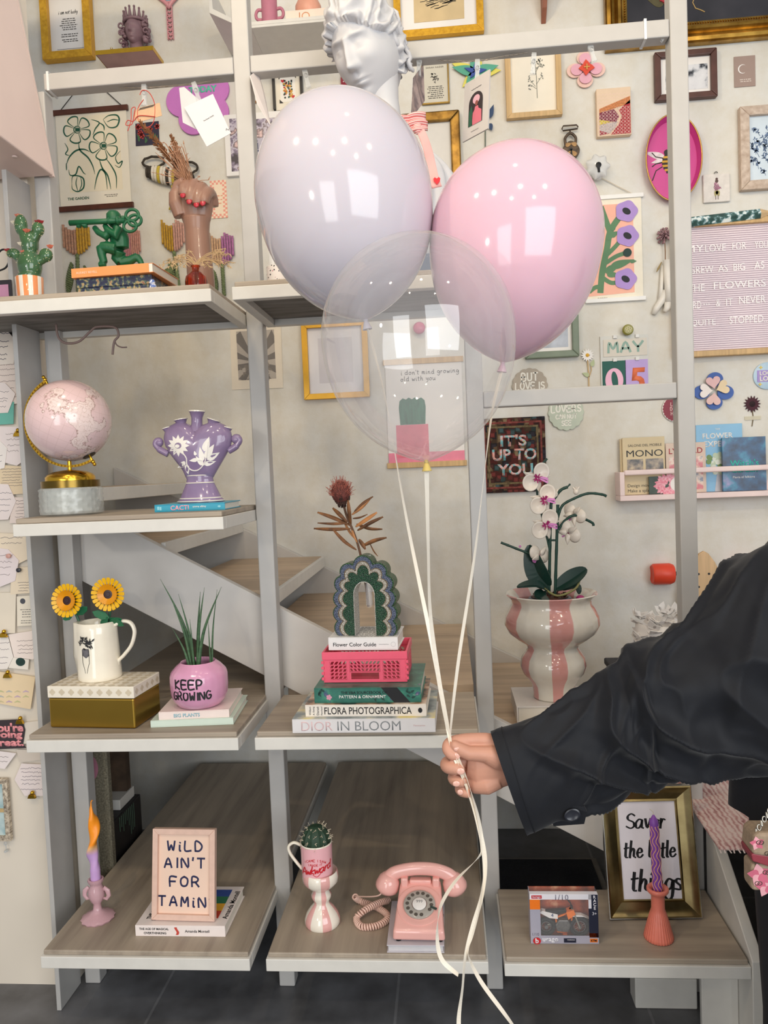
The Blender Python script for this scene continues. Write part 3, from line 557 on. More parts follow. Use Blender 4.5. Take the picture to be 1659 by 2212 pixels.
text('RACE', WH, o, w=.028, loc=(w2-.006, -.001, H_*.84), rot=(pi/2, pi/2, 0), bold=.03) if 0 else None
B().box(w2-.014, w2-.0004, -.0009, -.0005, H_*.72, H_*1.0).build('race_strip', NV, o)
for i, ch in enumerate('RACE'): text(ch, WH, o, h=.0065, loc=(w2-.007, -.0012, H_*.955-i*.0082), rot=RXF, bold=.03)
text('3+', WH, o, w=.009, loc=(w2-.008, -.0008, H_*.62), rot=RXF); B().box(w2-.019, w2-.003, -.0009, -.0006, .004, .012).build('orange_badge', ORG, o); text('KTM', BLACK, o, w=.012, loc=(w2-.011, -.0012, .008), rot=RXF, bold=.03)
B().box(-w2+.004, -w2+.026, -.0009, -.0006, H_*.92, H_*.985).build('red_badge', M('#c32a30', .3, 0, 0), o); text('burago', WH, o, w=.017, loc=(-w2+.015, -.0012, H_*.952), rot=RXF)
text('1/10', M('#77747f', .4), o, w=.014, loc=(-w2+.011, -.0008, .021), rot=RXF)
B().box(-.036, .036, .006, .009, .004, .014).build('name_plate', BLACK, o); text('KTM 450 SX-F Factory Edition', WH, o, w=.06, loc=(0, .0055, .009), rot=RXF)
mb_ = thing('toy_motorcycle', 'orange and white toy dirt bike inside the window box', 'toy motorcycle', (c0.x, c0.y+.017, ZR+.0042), math.atan2(b_.y-a.y, b_.x-a.x))
def wheel(x, r):
    q = B().tube([(x+r*cos(2*pi*i/28), 0, .018+r*sin(2*pi*i/28)+.006) for i in range(28)], .0042, 8, True).build('tyre', M('#26262a', .7, 0, .2, 300), mb_, smooth=180)
    s_ = B().tube([(x+(r-.006)*cos(2*pi*i/24), 0, .024+(r-.006)*sin(2*pi*i/24)) for i in range(24)], .0012, 6, True)
    for i in range(12): a = 2*pi*i/12; s_.tube([(x, 0, .024), (x+(r-.006)*cos(a), 0, .024+(r-.006)*sin(a))], .0004, 4)
    s_.lathe([(.004, -.004), (.004, .004)], 12, (x, 0, .024), rot=Matrix.Rotation(pi/2, 3, 'X')).build('rim', M('#8e8e90', .3, .8, 0), mb_, smooth=40)
wheel(-.037, .0165); wheel(.035, .0185)
B().tube([(-.037, .006, .024), (-.012, .005, .027)], .0025, 8).tube([(.035, .006, .024), (.020, .004, .066)], .0022, 8).tube([(.035, -.006, .024), (.020, -.004, .066)], .0022, 8).build('swingarm_and_fork', M('#b9b4a8', .3, .7, 0), mb_, smooth=60)
B().prism([(-.014, .016), (.010, .014), (.016, .03), (.010, .042), (-.010, .042), (-.018, .03)], -.007, .007, 'y').build('engine', M('#7d7a78', .4, .6, .2, 200), mb_, bev=.002)
B().tube([(-.016, 0, .044), (-.012, 0, .012), (.008, 0, .012), (.018, 0, .03), (.020, 0, .06), (0, 0, .05), (-.016, 0, .044)], .002, 6).prism([(.010, .044), (.026, .056), (.022, .066), (.006, .060)], -.009, .009, 'y').build('frame_shrouds', ORG, mb_, bev=.001)
B().prism([(-.052, .058), (-.045, .062), (-.012, .054), (-.012, .044), (-.03, .046)], -.006, .006, 'y').prism([(.014, .053), (.040, .052), (.056, .044), (.044, .049), (.02, .049)], -.006, .006, 'y').build('fenders', M('#ece6e2', .3, 0, 0), mb_, bev=.001)
B().prism([(-.042, .060), (.006, .064), (.008, .059), (-.012, .053), (-.04, .056)], -.005, .005, 'y').build('saddle', BLACK, mb_, bev=.001)
B().tube([(.012, -.02, .076), (.018, -.008, .072), (.018, .008, .072), (.012, .02, .076)], .0016, 6).tube([(.019, 0, .066), (.018, 0, .072)], .003, 6).build('handlebar', BLACK, mb_, smooth=180)
B().prism([(-.006, 0), (.012, 0), (.006, .012), (-.002, .012)], -.009, .009, 'y').build('display_stand', M('#e0682a', .2, 0, 0, alpha=.8), mb_)
text('4', M('#22396e', .4), mb_, h=.008, loc=(-.024, -.0065, .053), rot=RXF)
# gilt frame
a, b_ = PZ(1315, 1982, ZR), PZ(1512, 1979, ZR); c0 = (a+b_)/2; k = kof(c0); W_ = (b_-a).length; lean = .20; H_ = 272*k
GILT = M('#b9a878', .28, 1, .2, 14, hex2='#7d6c48', stretch=(1, 1, 1))
o = thing('picture_frame', 'large gilt frame with black brush lettering leaning on the bottom right shelf', 'picture frame', (c0.x, c0.y+.004, ZR+.001)); o.rotation_euler = (pi/2-lean, 0, math.atan2(b_.y-a.y, b_.x-a.x))
fw = 35*k; f = B(); pr = [(0, 0), (0, .018), (.004, .021), (.008, .017), (.018, .012), (fw-.006, .006), (fw-.002, .009), (fw, .006), (fw, 0)]
def moulding(b, W, H, pr, y0=0.):
    cs = [(-W/2, y0, 1, 1), (W/2, y0, -1, 1), (W/2, y0+H, -1, -1), (-W/2, y0+H, 1, -1)]; vs = []; fs = []; m_ = len(pr)
    for (x, y, sx, sy) in cs:
        for (d, z) in pr: vs.append((x+sx*d, y+sy*d, z))
    for c in range(4):
        for j in range(m_-1): fs.append((c*m_+j, ((c+1) % 4)*m_+j, ((c+1) % 4)*m_+j+1, c*m_+j+1))
    return b.add(vs, fs)
moulding(f, W_, H_, pr).build('frame', GILT, o, smooth=30); moulding(B(), W_+.001, H_+.001, [(0, .0), (-.001, .012), (0, .0185), (.003, .0185)], -.0005).build('silver_edge', M('#d5d3cc', .2, .9, .05), o, smooth=30)
B().prism(rect(-W_/2+fw-.003, W_/2-fw+.003, fw-.003, H_-fw+.003), .001, .005).build('print', M('#e9e4ec', .5, 0, .02), o)
iw, ih = W_-2*fw, H_-2*fw; hb_ = B()
for s_, x, y, h_, sl_ in (('Savor', -.04, .80, .15, .12), ('the little', .0, .5, .15, .12), ('things', .06, .18, .19, .12)): hand(hb_, s_, ih*h_, x*iw, fw+y*ih, .0053, .2, .03, .1, .56 if len(s_) > 6 else .66, sl_, mod=.5, seed=5)
hb_.build('lettering', BLACK, o)
B().prism([(-.02, .02), (.02, .02), (.012, H_*.8), (-.012, H_*.8)], -.004, 0).build('easel_back', M('#2b2724', .7), o)
# coral holder
p, k = at(1423, 2026, ZR); CORAL = M('#e8806c', .35, 0, .05, 60, coat=.2)
o = thing('candle_holder', 'coral ribbed ceramic candle holder in front of the gilt frame', 'candle holder', p)
B(k).lathe([(29, .3), (31, 2), (30, 8), (24.5, 30), (19, 50), (16, 60), (14.3, 66), (14, 92), (15, 98), (20, 102), (23, 106), (23, 111), (21, 113), (17, 112), (13, 109), (11, 107), (10.8, 100)], 120, fn=lambda a, t: 1+(.022*cos(30*a) if t < .36 else 0)).build('body', CORAL, o, smooth=60)
c = thing('taper_candle', 'purple taper candle with peach wavy lines in the coral holder', 'candle', p+Vector((0, 0, 100*k)), rot=(0, -.03, 0))
B(k).lathe([(10.6, .3), (10.4, 20), (9.6, 150), (9, 160), (6, 165), (2, 172), (0, 173)], 24).build('wax', M('#8a4fb0', .4, 0, .08, 60, sss=.1), c, smooth=60)
wv = B(k)
for a0 in (-2.75, -2.0, -1.25, -.5): wv.tube([((10.6-.0075*z)*cos(a0+.34*sin(z*.2)), (10.6-.0075*z)*sin(a0+.34*sin(z*.2)), z) for z in range(6, 152, 3)], 1.1, 5)
wv.build('wavy_lines', M('#e6a68e', .5, 0, 0), c, smooth=180); B(k).tube([(0, 0, 172), (0, 0, 178), (-4, 0, 183), (-7, 0, 185)], .9, 5).build('wick', M('#e6dccb', .8), c)
# ---- middle left: gold box with sunflower jug, pot on two books
a, b_ = PZ(108.5, 1572, ZM), PZ(293, 1575, ZM); c0 = (a+b_)/2; k = kof(c0); W_ = (b_-a).length; H1 = 66*k; H2 = H1+26*k
zt = ZM+H2; D_ = PZ(248, 1451, zt).y-c0.y
BRASS = M('#c9a548', .3, 1, .12, 3, hex2='#b08c3c')
o = thing('gold_box', 'brass box with a white patterned inlay lid under the sunflower jug', 'box', (c0.x, c0.y, ZM), math.atan2(b_.y-a.y, b_.x-a.x))
B().box(-W_/2, W_/2, 0, D_, .0004, H1).build('box_body', BRASS, o, bev=.004, seg=3)
lid = B().box(-W_/2-.001, W_/2+.001, -.001, D_+.001, H1+.0004, H2).build('lid', M('#ece4d4', .3, 0, .02, 20), o, bev=.0015)
mo = B(); LW = W_/2
def quat(cx, r, fn):
    pts = [fn(cx+px, py) for px, py in circ(0, 0, r, None, 20, fn=lambda a: .62+.38*abs(cos(2*a)))]; mo.add(pts, [tuple(range(20))])
for i in range(9): quat(-LW+W_*(i+.5)/9, .0075, lambda x, y: (x, -.0014, H1+.0135+y))
nd = max(5, int(D_/.021))
for i in range(nd): quat(D_*(i+.5)/nd, .0075, lambda x, y: (LW+.0014, x, H1+.0135+y))
for j in range(6):
    for i in range(9): quat(-LW+W_*(i+.5)/9, .0085, lambda x, y: (x, D_*(j+.5)/6+y, H2+.0004))
mo.build('inlay_pattern', M('#d3c6ae', .4, 0, .05), lid)
ZJ = zt+.0003
p, k = at(217, 1463, ZJ)
o = thing('jug', 'white jug with a black drawing of a lady under a bouquet, holding two sunflowers', 'jug', p)
def jugr(a, t): return 1+(.33*max(0, cos(a-pi))**9*max(0, (t-.52)/.48)**1.5 if t > .52 else 0)
prof = [(0, .3), (44, .3), (45.5, 3), (45, 10), (43.5, 50), (41, 100), (40.5, 121)]
B(k).lathe(prof+[(39, 122.5), (38, 121), (39, 80), (41, 6), (0, 5)], 48, fn=lambda a, t: 1+(.3*max(0, -cos(a))**14 if .33 < t < .68 else 0)).build('body', CREAM, o, smooth=60)
B(k).tube(bez([(39, 0, 113), (56, 0, 121), (74, 0, 117), (82, 0, 98), (74, 0, 70), (56, 0, 48), (43, 0, 36), (41, 0, 27)], 6), [3.5+1.2*sin(i) *0 + (1.2 if i < 4 else .5) for i in range(43)], 10, flat=1.5).build('handle', CREAM, o, smooth=180)
gb = B(k); rg = random.Random(4); wj = cyl(44.2); XJ = -9
def gp(poly, R_=44.3): gb.add([(cyl(R_-.016*(y-10))(x, y, .35)) for x, y in poly], [tuple(range(len(poly)))])
for i in range(46):
    t = rg.random()*2*pi; q = rg.random()**.5; x, y = XJ+q*17*cos(t), 84+q*13*sin(t); gp(petal(x, y, rg.random()*6.28, rg.uniform(4, 9), rg.uniform(2, 4)))
gb.i = 1; gp([(XJ-8, 72), (XJ+8, 72), (XJ+9, 58), (XJ+1, 52), (XJ-9, 58)])
gb.i = 0
for s_ in (-1, 1): gb.tube([cyl(44.4-.016*(y-10))(XJ+s_*(8 if y > 40 else 4 if y > 25 else 2), y, .3) for y in (70, 55, 42, 30, 20)], .5, 4); gp(petal(XJ+s_*1.5, 22, -pi/2+s_*.15, 14, 5))
gb.build('lady_drawing', [M('#2c2c2e', .5, 0, .4, 200), M('#77757a', .5, 0, .3, 100)], o)
YEL, YE2 = M('#f2bb14', .3, 0, .06, 60), M('#e89a10', .3, 0, .06)
def sunflower(name, label, px, py, Y, tilt, foot):
    q = PY(px, py, Y); k = kof(q); o = thing(name, label, 'sunflower', q, 0, 'sunflowers in the white jug')
    R0_ = Matrix.Rotation(pi/2-tilt[0], 4, 'X') @ Matrix.Rotation(0, 4, 'Z'); R0_ = Matrix.Rotation(tilt[1], 4, 'Z') @ R0_
    for i in range(21):
        a = 2*pi*i/21; T_ = R0_ @ Matrix.Rotation(a, 4, 'Z') @ Matrix.Rotation(-.25, 4, 'Y')
        b = B(k, T_); b.prism([(20, -1.5), (30, -4.2), (36.5, -4), (37.5, -2), (37.5, 2), (36.5, 4), (30, 4.2), (20, 1.5)], -1.0, 1.0); b.build('petal', YEL, o, bev=.0006)
    b = B(k, R0_)
    for i in range(24): a = 2*pi*i/24; T_ = R0_ @ Matrix.Rotation(a, 4, 'Z') @ Matrix.Rotation(-.45, 4, 'Y'); b.T = T_; b.prism([(12, -1.5), (22, -3.2), (25, -2), (25, 2), (22, 3.2), (12, 1.5)], 1.0, 3.0)
    b.build('inner_petals', YE2, o)
    B(k, R0_).lathe([(0, -3), (15, -2), (16, 3), (15, 6), (5, 6.5), (4.5, 7.5), (0, 7.5)], 28).build('seed_disc', M('#3a2326', .35, 0, .1), o, smooth=40)
    B(k, R0_).lathe([(0, -7), (12, -6), (20, -2.2), (0, -2)], 16).build('calyx', M('#2f6b46', .4), o, smooth=40)
    e = (Vector(foot)-q)/k; bk = (R0_ @ Vector((0, 0, -6)))
    B(k).tube(bez([tuple(bk), (bk.x*.7+e.x*.3, bk.y+4, e.z*.4), tuple(e)], 6), 3.2, 8).build('stem', M('#2d5c44', .4), o, smooth=180)
    return o, k
ft = p+Vector((0, 0, 40*k)); LEAF = M('#1f6b46', .35, 0, .1, 40)
s1, k1 = sunflower('sunflower', 'left sunflower in the white jug, drooping forward toward the post', 149, 1297, p.y+.002, (.12, -.1), (p.x-.02, p.y, p.z+60*k))
s2, k2 = sunflower('sunflower', 'right sunflower in the white jug, standing above the green leaves', 236, 1283, p.y, (.05, .05), (p.x+.01, p.y, p.z+60*k))
def leafs(o, k, specs):
    for (x, y, z, ang, ln, wd) in specs:
        b = B(k, Matrix.Translation((x*k, y*k, z*k)) @ Matrix.Rotation(ang[0], 4, 'Y') @ Matrix.Rotation(ang[1], 4, 'X') @ Matrix.Rotation(pi/2, 4, 'X'))
        b.prism([(0, -2), (ln*.3, -wd/2), (ln*.75, -wd*.42), (ln, 0), (ln*.75, wd*.42), (ln*.3, wd/2), (0, 2)], -1, 1); b.build('leaf', LEAF, o, bev=.0008)
leafs(s1, k1, [(14, 4, -32, (-.6, .3), 30, 17), (2, 4, -36, (2.9, .2), 22, 12)])
leafs(s2, k2, [(-2, -4, -52, (-2.75, .4), 40, 18), (0, -6, -52, (.5, .5), 36, 20), (0, -8, -62, (-.3, .6), 30, 18), (-4, -6, -50, (2.3, .5), 26, 20)])
# books and pot
bm, wd, hm, t = book('book', 'mint green book lowest under the pink KEEP GROWING pot', (325.5, 1572), (504.5, 1565), ZM, 15, .175, M('#cddcd0', .4, 0, .02))
bp_, wd, hp, t = book('book', 'pink and white book with blue title directly under the KEEP GROWING pot', (343, 1555.5), (495.5, 1549), ZM+hm, 17, .17, M('#ecdcd6', .4, 0, .02))
text('BIG PLANTS', M('#8fb9c6', .4, 0, 0), bp_, w=wd*.37, loc=(-wd*.10, -.0001, hp*.48), rot=RXF, bold=.025)
ZK = ZM+hm+hp+.0005; p, k = at(433, 1521, ZK); PK = M('#dd9fc0', .16, 0, .05, 30, coat=.5)
o = thing('plant_pot', 'pink fluted pot with black KEEP GROWING lettering on two pale books', 'pot', p)
B(k).lathe([(0, .3), (40, .3), (47, 4), (55, 14), (60, 28), (61.5, 45), (61, 66), (58, 75), (48, 86), (39, 93), (37, 95), (35, 93), (36, 85), (50, 70), (50, 20), (0, 12)], 96, fn=lambda a, t: 1-.012*(max(0, cos(13*a))**14)).build('glazed_body', PK, o, smooth=60)
B(k).lathe([(0, 78), (47, 76)], 24).build('soil', M('#4a1f2a', .9, 0, .3, 90), o)
tb = B(k); hand(tb, 'KEEP', 18, -5, 59, .5, .2, .03, .3, .68, wrap=cyl(61.6)); hand(tb, 'GROWING', 17, 0, 35, .5, .2, .03, .24, .6, wrap=cyl(60.8)); tb.build('lettering', BLACK, o)
s_ = thing('snake_plant', 'spiky cylindrical snake plant growing in the pink KEEP GROWING pot', 'plant', p+Vector((0, 0, 77*k)))
for (tx, ty, bx_, by_, r, dy) in ((347, 1242, 425, 1432, 4.2, 10), (374, 1276, 420, 1432, 3.6, -6), (389, 1275, 424, 1434, 3.6, 4), (419, 1327, 426, 1436, 3, -12), (436, 1272, 430, 1436, 4.4, 8), (449, 1261, 432, 1434, 4.2, -4), (488, 1260, 433, 1434, 4.6, -10), (473, 1268, 461, 1421, 2.6, 8), (381, 1345, 418, 1430, 3.6, -14), (455, 1330, 460, 1421, 2.2, 0), (438, 1360, 432, 1436, 3, -8)):
    b0 = Vector(((bx_-433)*1.0, dy*.6, -4)); H_ = (1438-ty); t1 = Vector((tx-433+(H_*.045), dy, H_))
    md = b0.lerp(t1, .5)+Vector(((b0.x-t1.x)*.18, 0, 0))
    pts = bez([b0, md, t1], 8); B(k).tube(pts, [max(.35, r*(1-(i/16)**1.6)) for i in range(17)], 8).build('leaf', M('#4f6f4c', .45, 0, .25, 160, hex2='#35523a', stretch=(.2, .2, 1)), s_, smooth=180)
# ---- middle: stack of books, pink crate, beaded arch vase with a dried protea
def cover_noise(name, stops, sc):
    m, b, n, L = nodes(name); tc = n('ShaderNodeTexCoord'); z = n('ShaderNodeTexNoise', iScale=sc, iDetail=5); L(tc.outputs['Object'], z.inputs['Vector']); r = ramp(n, stops); L(z.outputs['Fac'], r.inputs[0]); L(r.outputs[0], b.inputs['Base Color']); b.inputs['Roughness'].default_value = .3; return m
Z0 = ZM
o, wd, h, t = book('book', 'thick white fashion book with a pale photo cover, lowest of the middle stack', (632, 1583.7), (941, 1581.5), Z0, 30, .205, M('#e2dfe0', .3, 0, .02))
text('DIOR', M('#e3c3c4', .4, 0, 0), o, w=wd*.22, h=h*.68, loc=(-wd*.325, -.0001, h*.5), rot=RXF, bold=-.006); text('IN BLOOM', M('#8b8f92', .4, 0, 0), o, w=wd*.44, h=h*.68, loc=(.04*wd, -.0001, h*.5), rot=RXF, bold=-.006); text('Flammarion', M('#d9b8b8', .4), o, w=wd*.08, loc=(wd*.39, -.0001, h*.5), rot=RXF)
B().prism(rect(-wd/2, wd/2, .002, .203), h, h+.0004).build('cover_art', cover_noise('bloom_photo', [(.35, '#5f6b70'), (.5, '#9aa4a6'), (.62, '#d8cfae'), (.72, '#e5d26b')], 22), o); Z0 += h+.0006
o, wd, h, t = book('book', 'cream Flora Photographica book between the white and the green book', (660, 1548.6), (921.5, 1547), Z0, 26, .20, M('#ece4da', .35, 0, .02))
text('FLORA PHOTOGRAPHICA', BLACK, o, w=wd*.72, h=h*.6, loc=(wd*.02, -.0001, h*.5), rot=RXF, bold=.006)
for i, q in enumerate(('William', 'A. Ewing', 'Danaé', 'Panchaud')): text(q, BLACK, o, w=h*.72, loc=(-wd*.46+i*.0038*2.2, -.0001, h*.5), rot=(pi/2, pi/2*-1, 0) if 0 else (pi/2, -pi/2, 0))
B(1, Matrix.Rotation(pi/2, 4, 'X')).prism(circ(wd*.45, h*.5, .0045, .0055, 16), .0001, .0004).build('emblem', BLACK, o)
B().prism(rect(-wd/2, wd/2, .002, .198), h, h+.0004).build('cover_art', cover_noise('flora_photo', [(.4, '#2d3a36'), (.55, '#b88a6e'), (.7, '#e8dccb')], 26), o); Z0 += h+.0006
GRN = cover_noise('green_floral', [(.3, '#1d5a4c'), (.56, '#2f7263'), (.64, '#3f8a70'), (.7, '#3a4a70'), (.78, '#d8b4bd')], 30)
o, wd, h, t = book('book', 'green floral Pattern and Ornament sourcebook under the pink crate', (679.5, 1519), (910, 1517), Z0, 33, .20, GRN)
WHT = M('#eeeeea', .4, 0, 0); text('THE V&A SOURCEBOOK OF', BLACK, o, w=wd*.43, loc=(-wd*.03, -.0001, h*.68), rot=RXF, bold=.01); text('PATTERN & ORNAMENT', WHT, o, w=wd*.44, loc=(-wd*.045, -.0001, h*.4), rot=RXF, bold=.014)
B(1, Matrix.Rotation(pi/2, 4, 'X')).prism([(wd*.13, h), (wd*.28, h), (wd*.40, 0), (wd*.25, 0)], .00005, .0003).build('black_band', BLACK, o); fb_ = B(1, Matrix.Rotation(pi/2, 4, 'X'))
fb_.prism(circ(-wd*.36, h*.38, .0065, None, 20, fn=lambda a: .7+.3*abs(cos(2.5*a))), .0001, .0004).build('flower_emblem', M('#d99ab0', .4), o)
lb = B(1, Matrix.Rotation(pi/2, 4, 'X')); rg = random.Random(9)
for i in range(14): x = rg.choice([-wd*.43, wd*.10, wd*.42])+rg.uniform(-.012, .012); lb.prism(petal(x, h*rg.uniform(.2, .8), rg.random()*6.3, .010, .005), .00005, .0002)
lb.build('leaf_print', M('#1b463d', .4), o)
text('Thames & Hudson', M('#d8d8cf', .4), o, w=wd*.05, loc=(wd*.45, -.0001, h*.5), rot=RXF); Z0 += h+.0006
# crate
a, b_ = PZ(700, 1475, Z0), PZ(880, 1473, Z0); c0 = (a+b_)/2; k = kof(c0); W_ = (b_-a).length; H_ = 67*k; D_ = .135; CRT = M('#ee5d78', .35, 0, .03, 40); w2 = W_/2
o = thing('folding_crate', 'pink plastic folding crate with slotted sides in the middle stack', 'crate', (c0.x, c0.y, Z0), math.atan2(b_.y-a.y, b_.x-a.x))
e = .0022
B().box(-w2+e, w2-e, e, D_-e, .0004, .003).build('base', CRT, o, bev=.0006)
B().box(-w2-.002, w2+.002, -.002, e, H_-.017, H_).box(-w2-.002, w2+.002, D_-e, D_+.002, H_-.017, H_).box(-w2-.002, -w2+e, e, D_-e, H_-.017, H_).box(w2-e, w2+.002, e, D_-e, H_-.017, H_).build('rim', CRT, o, bev=.001)
def crate_side(L_, T_, hole):
    b = B(1, T_); hh = H_-.017
    b.box(-L_, L_, 0, e, .0004, .007).box(-L_, L_, 0, e, hh-.004, hh)
    xs = [-L_, -L_*.84, -L_*.40, L_*.40, L_*.84, L_]; b.box(xs[0], xs[1], 0, e, .007, hh-.004).box(xs[4], xs[5], 0, e, .007, hh-.004)
    for x in (xs[2], xs[3]): b.box(x-.0028, x+.0028, -.0005, e, .007, hh-.004)
    def slots(x0, x1, z0, z1, sg):
        n_ = max(2, round((x1-x0)/.0088)); rows = max(1, round((z1-z0)/.0085)); rh = (z1-z0)/rows
        for r_ in range(rows):
            zz0 = z0+r_*rh; b.box(x0, x1, 0, e, zz0-.0011, zz0+.0011); dx = .005*sg
            for i in range(n_+1):
                x = x0+(x1-x0)*i/n_; q = [(max(x0, min(x1, x-.0016-dx/2)), zz0), (max(x0, min(x1, x+.0016-dx/2)), zz0), (max(x0, min(x1, x+.0016+dx/2)), zz0+rh), (max(x0, min(x1, x-.0016+dx/2)), zz0+rh)]
                b.prism(q, 0, e, 'y')
    slots(xs[1], xs[2]-.0028, .007, hh-.004, 1); slots(xs[3]+.0028, xs[4], .007, hh-.004, -1)
    if hole: slots(xs[2]+.0028, 0, .024, hh-.004, -1); slots(0, xs[3]-.0028, .024, hh-.004, 1); b.box(xs[2], xs[3], 0, e, .0215, .0245); b.box(xs[2]+.0028, xs[2]+.006, 0, e, .007, .0215).box(xs[3]-.006, xs[3]-.0028, 0, e, .007, .0215)
    else: slots(xs[2]+.0028, xs[3]-.0028, .007, hh-.004, 1)
    return b
for nm, T_, L_, hole in (('front', Matrix(), w2, True), ('back', Matrix.Translation((0, D_-e, 0)), w2, True), ('l', Matrix.Translation((-w2+e, D_/2, 0)) @ Matrix.Rotation(pi/2, 4, 'Z'), D_/2-e, False), ('r', Matrix.Translation((w2, D_/2, 0)) @ Matrix.Rotation(pi/2, 4, 'Z'), D_/2-e, False)):
    crate_side(L_, T_, hole).build('slotted_side', CRT, o)
for sx in (-1, 1):
    hb_ = B()
    for i in range(4): hb_.box(sx*(w2+.001)-.003, sx*(w2+.001)+.003, -.003, .0005, .006+i*.012, .012+i*.012)
    hb_.build('hinge', CRT, o, bev=.0005)
Z0 += H_+.0004
ofc, wd, h, t = book('book', 'white Flower Color Guide book on top of the pink crate', (710, 1405), (860, 1404), Z0, 28, .118, M('#e9e7e6', .3, 0, .01))
text('Flower Color Guide', BLACK, ofc, w=wd*.62, loc=(-wd*.12, -.0001, h*.45), rot=RXF, bold=.008); text('Taylor and Michael Putnam', M('#77777a', .5), ofc, w=wd*.14, loc=(wd*.30, -.0001, h*.45), rot=RXF)
B(1, Matrix.Rotation(pi/2, 4, 'X')).tube([(wd*.435+.005*cos(2*pi*i/16), h*.45+.005*sin(2*pi*i/16), .0002) for i in range(16)], .0002, 4, True).build('emblem', M('#9a9a9d', .5), ofc)
tb = B(); rg = random.Random(2)
for i in range(16):
    y = .006+i*.0068; x = -wd*.14
    while x < wd*.3: l_ = rg.uniform(.004, .014); tb.box(x, min(wd*.3, x+l_), y, y+.0022, h, h+.0003); x += l_+.002
tb.build('cover_print', M('#6f7070', .5, 0, 0), ofc); Z0 += h+.0006
# beaded arch vase
p, k = at(793, 1372, Z0); p.y += .018
o = thing('arch_vase', 'beaded scalloped green arch vase with a dried protea on the white flower book', 'vase', p, -.12)
def arch_scallop(sc, ins=0.):
    # right half outline from bottom to top, in px, mirrored
    cs = [(50, 16, 20), (52, 48, 19.5), (51, 80, 19), (47, 112, 19), (33, 138, 19.5), (0, 152, 22)]
    pts = []
    for (cx, cy, r) in cs:
        for i in range(40):
            a = -pi/2+pi*i/39 if cx else 0+pi/2*i/39
            pts.append((cx+(r-ins)*cos(a+(.0 if cx > 40 else .55 if cx else 0)), cy+(r-ins)*sin(a+(.0 if cx > 40 else .55 if cx else 0))))
    # envelope by angle about the arch centre line
    env = []; N_ = 90
    for j in range(N_+1):
        t = j/N_
        if t < .62: y = t/.62*100; ox, oy, dxx, dyy = 0, y, 1, 0
        else: a = (t-.62)/.38*pi/2; ox, oy, dxx, dyy = 0, 100, cos(a), sin(a)
        best = 0
        for (cx, cy, r) in cs+[(-33, 138, 19.5)]:
            rr = r; ex, ey = cx-ox, cy-oy; pr_ = ex*dxx+ey*dyy; d2 = ex*ex+ey*ey-pr_*pr_
            if d2 < rr*rr: best = max(best, pr_+math.sqrt(rr*rr-d2))
        if best == 0: best = (env[-1][2] if env else 60)*.985
        q_ = best-ins*(1+.012*(64-best)); env.append((ox+dxx*q_, oy+dyy*q_, best))
    R_ = [(x, max(0, y)) for x, y, q in env]; R_[0] = (R_[0][0], 0); return R_+[(-x, y) for x, y in R_[::-1][1:]]
inner = [(24, 0), (24, 88)]+[(24*cos(a), 88+30*sin(a)) for a in [pi*i/24 for i in range(1, 24)]]+[(-24, 88), (-24, 0)]
def ring_band(b, A, Bp, y0, y1):
    n_ = len(A); vs = [(x, y0, z) for x, z in A]+[(x, y0, z) for x, z in Bp]+[(x, y1, z) for x, z in A]+[(x, y1, z) for x, z in Bp]
    fs = []
    for i in range(n_-1): fs += [(i, i+1, n_+i+1, n_+i), (2*n_+i, 3*n_+i, 3*n_+i+1, 2*n_+i+1), (i, 2*n_+i, 2*n_+i+1, i+1), (n_+i, n_+i+1, 3*n_+i+1, 3*n_+i)]
    fs += [(0, n_, 3*n_, 2*n_), (n_-1, 3*n_-1, 4*n_-1, 2*n_-1)]; return b.add(vs, fs)
def resample(P, n_):
    P = [Vector((a, 0, c)) for a, c in P]; acc = [0]
    for i in range(1, len(P)): acc.append(acc[-1]+(P[i]-P[i-1]).length)
    out = []; j = 0
    for i in range(n_): 
        d = acc[-1]*i/(n_-1)
        while j < len(P)-2 and acc[j+1] < d: j += 1
        q = P[j].lerp(P[j+1], (d-acc[j])/max(1e-9, acc[j+1]-acc[j])); out.append((q.x, q.z))
    return out
def beads(h1, h2, nm):
    m, b, n, L = nodes(nm); tc = n('ShaderNodeTexCoord'); v = n('ShaderNodeTexVoronoi', iScale=420); L(tc.outputs['Object'], v.inputs['Vector']); r = ramp(n, [(.15, h1), (.6, h2)]); L(v.outputs['Distance'], r.inputs[0]); L(r.outputs[0], b.inputs['Base Color'])
    bp = n('ShaderNodeBump', iStrength=.8, iDistance=.002); bp.invert = True; L(v.outputs['Distance'], bp.inputs['Height']); L(bp.outputs[0], b.inputs['Normal']); b.inputs['Roughness'].default_value = .25; return m
OUT = arch_scallop(1); NO = len(OUT)
bands = [(0, beads('#3f6b3c', '#1f3d22', 'bead_green')), (3, beads('#6c7793', '#3a4356', 'bead_slate')), (13, beads('#8a7a5f', '#57493a', 'bead_bronze')), (16, beads('#cfcac0', '#8f887c', 'bead_silver')), (23, beads('#8a7a5f', '#57493a', 'bead_bronze2')), (25, beads('#1d5636', '#0d2f1d', 'bead_dark_green'))]
outs = [arch_scallop(1, d) for d, _ in bands]
inr = [(x, z) for x, z in inner]
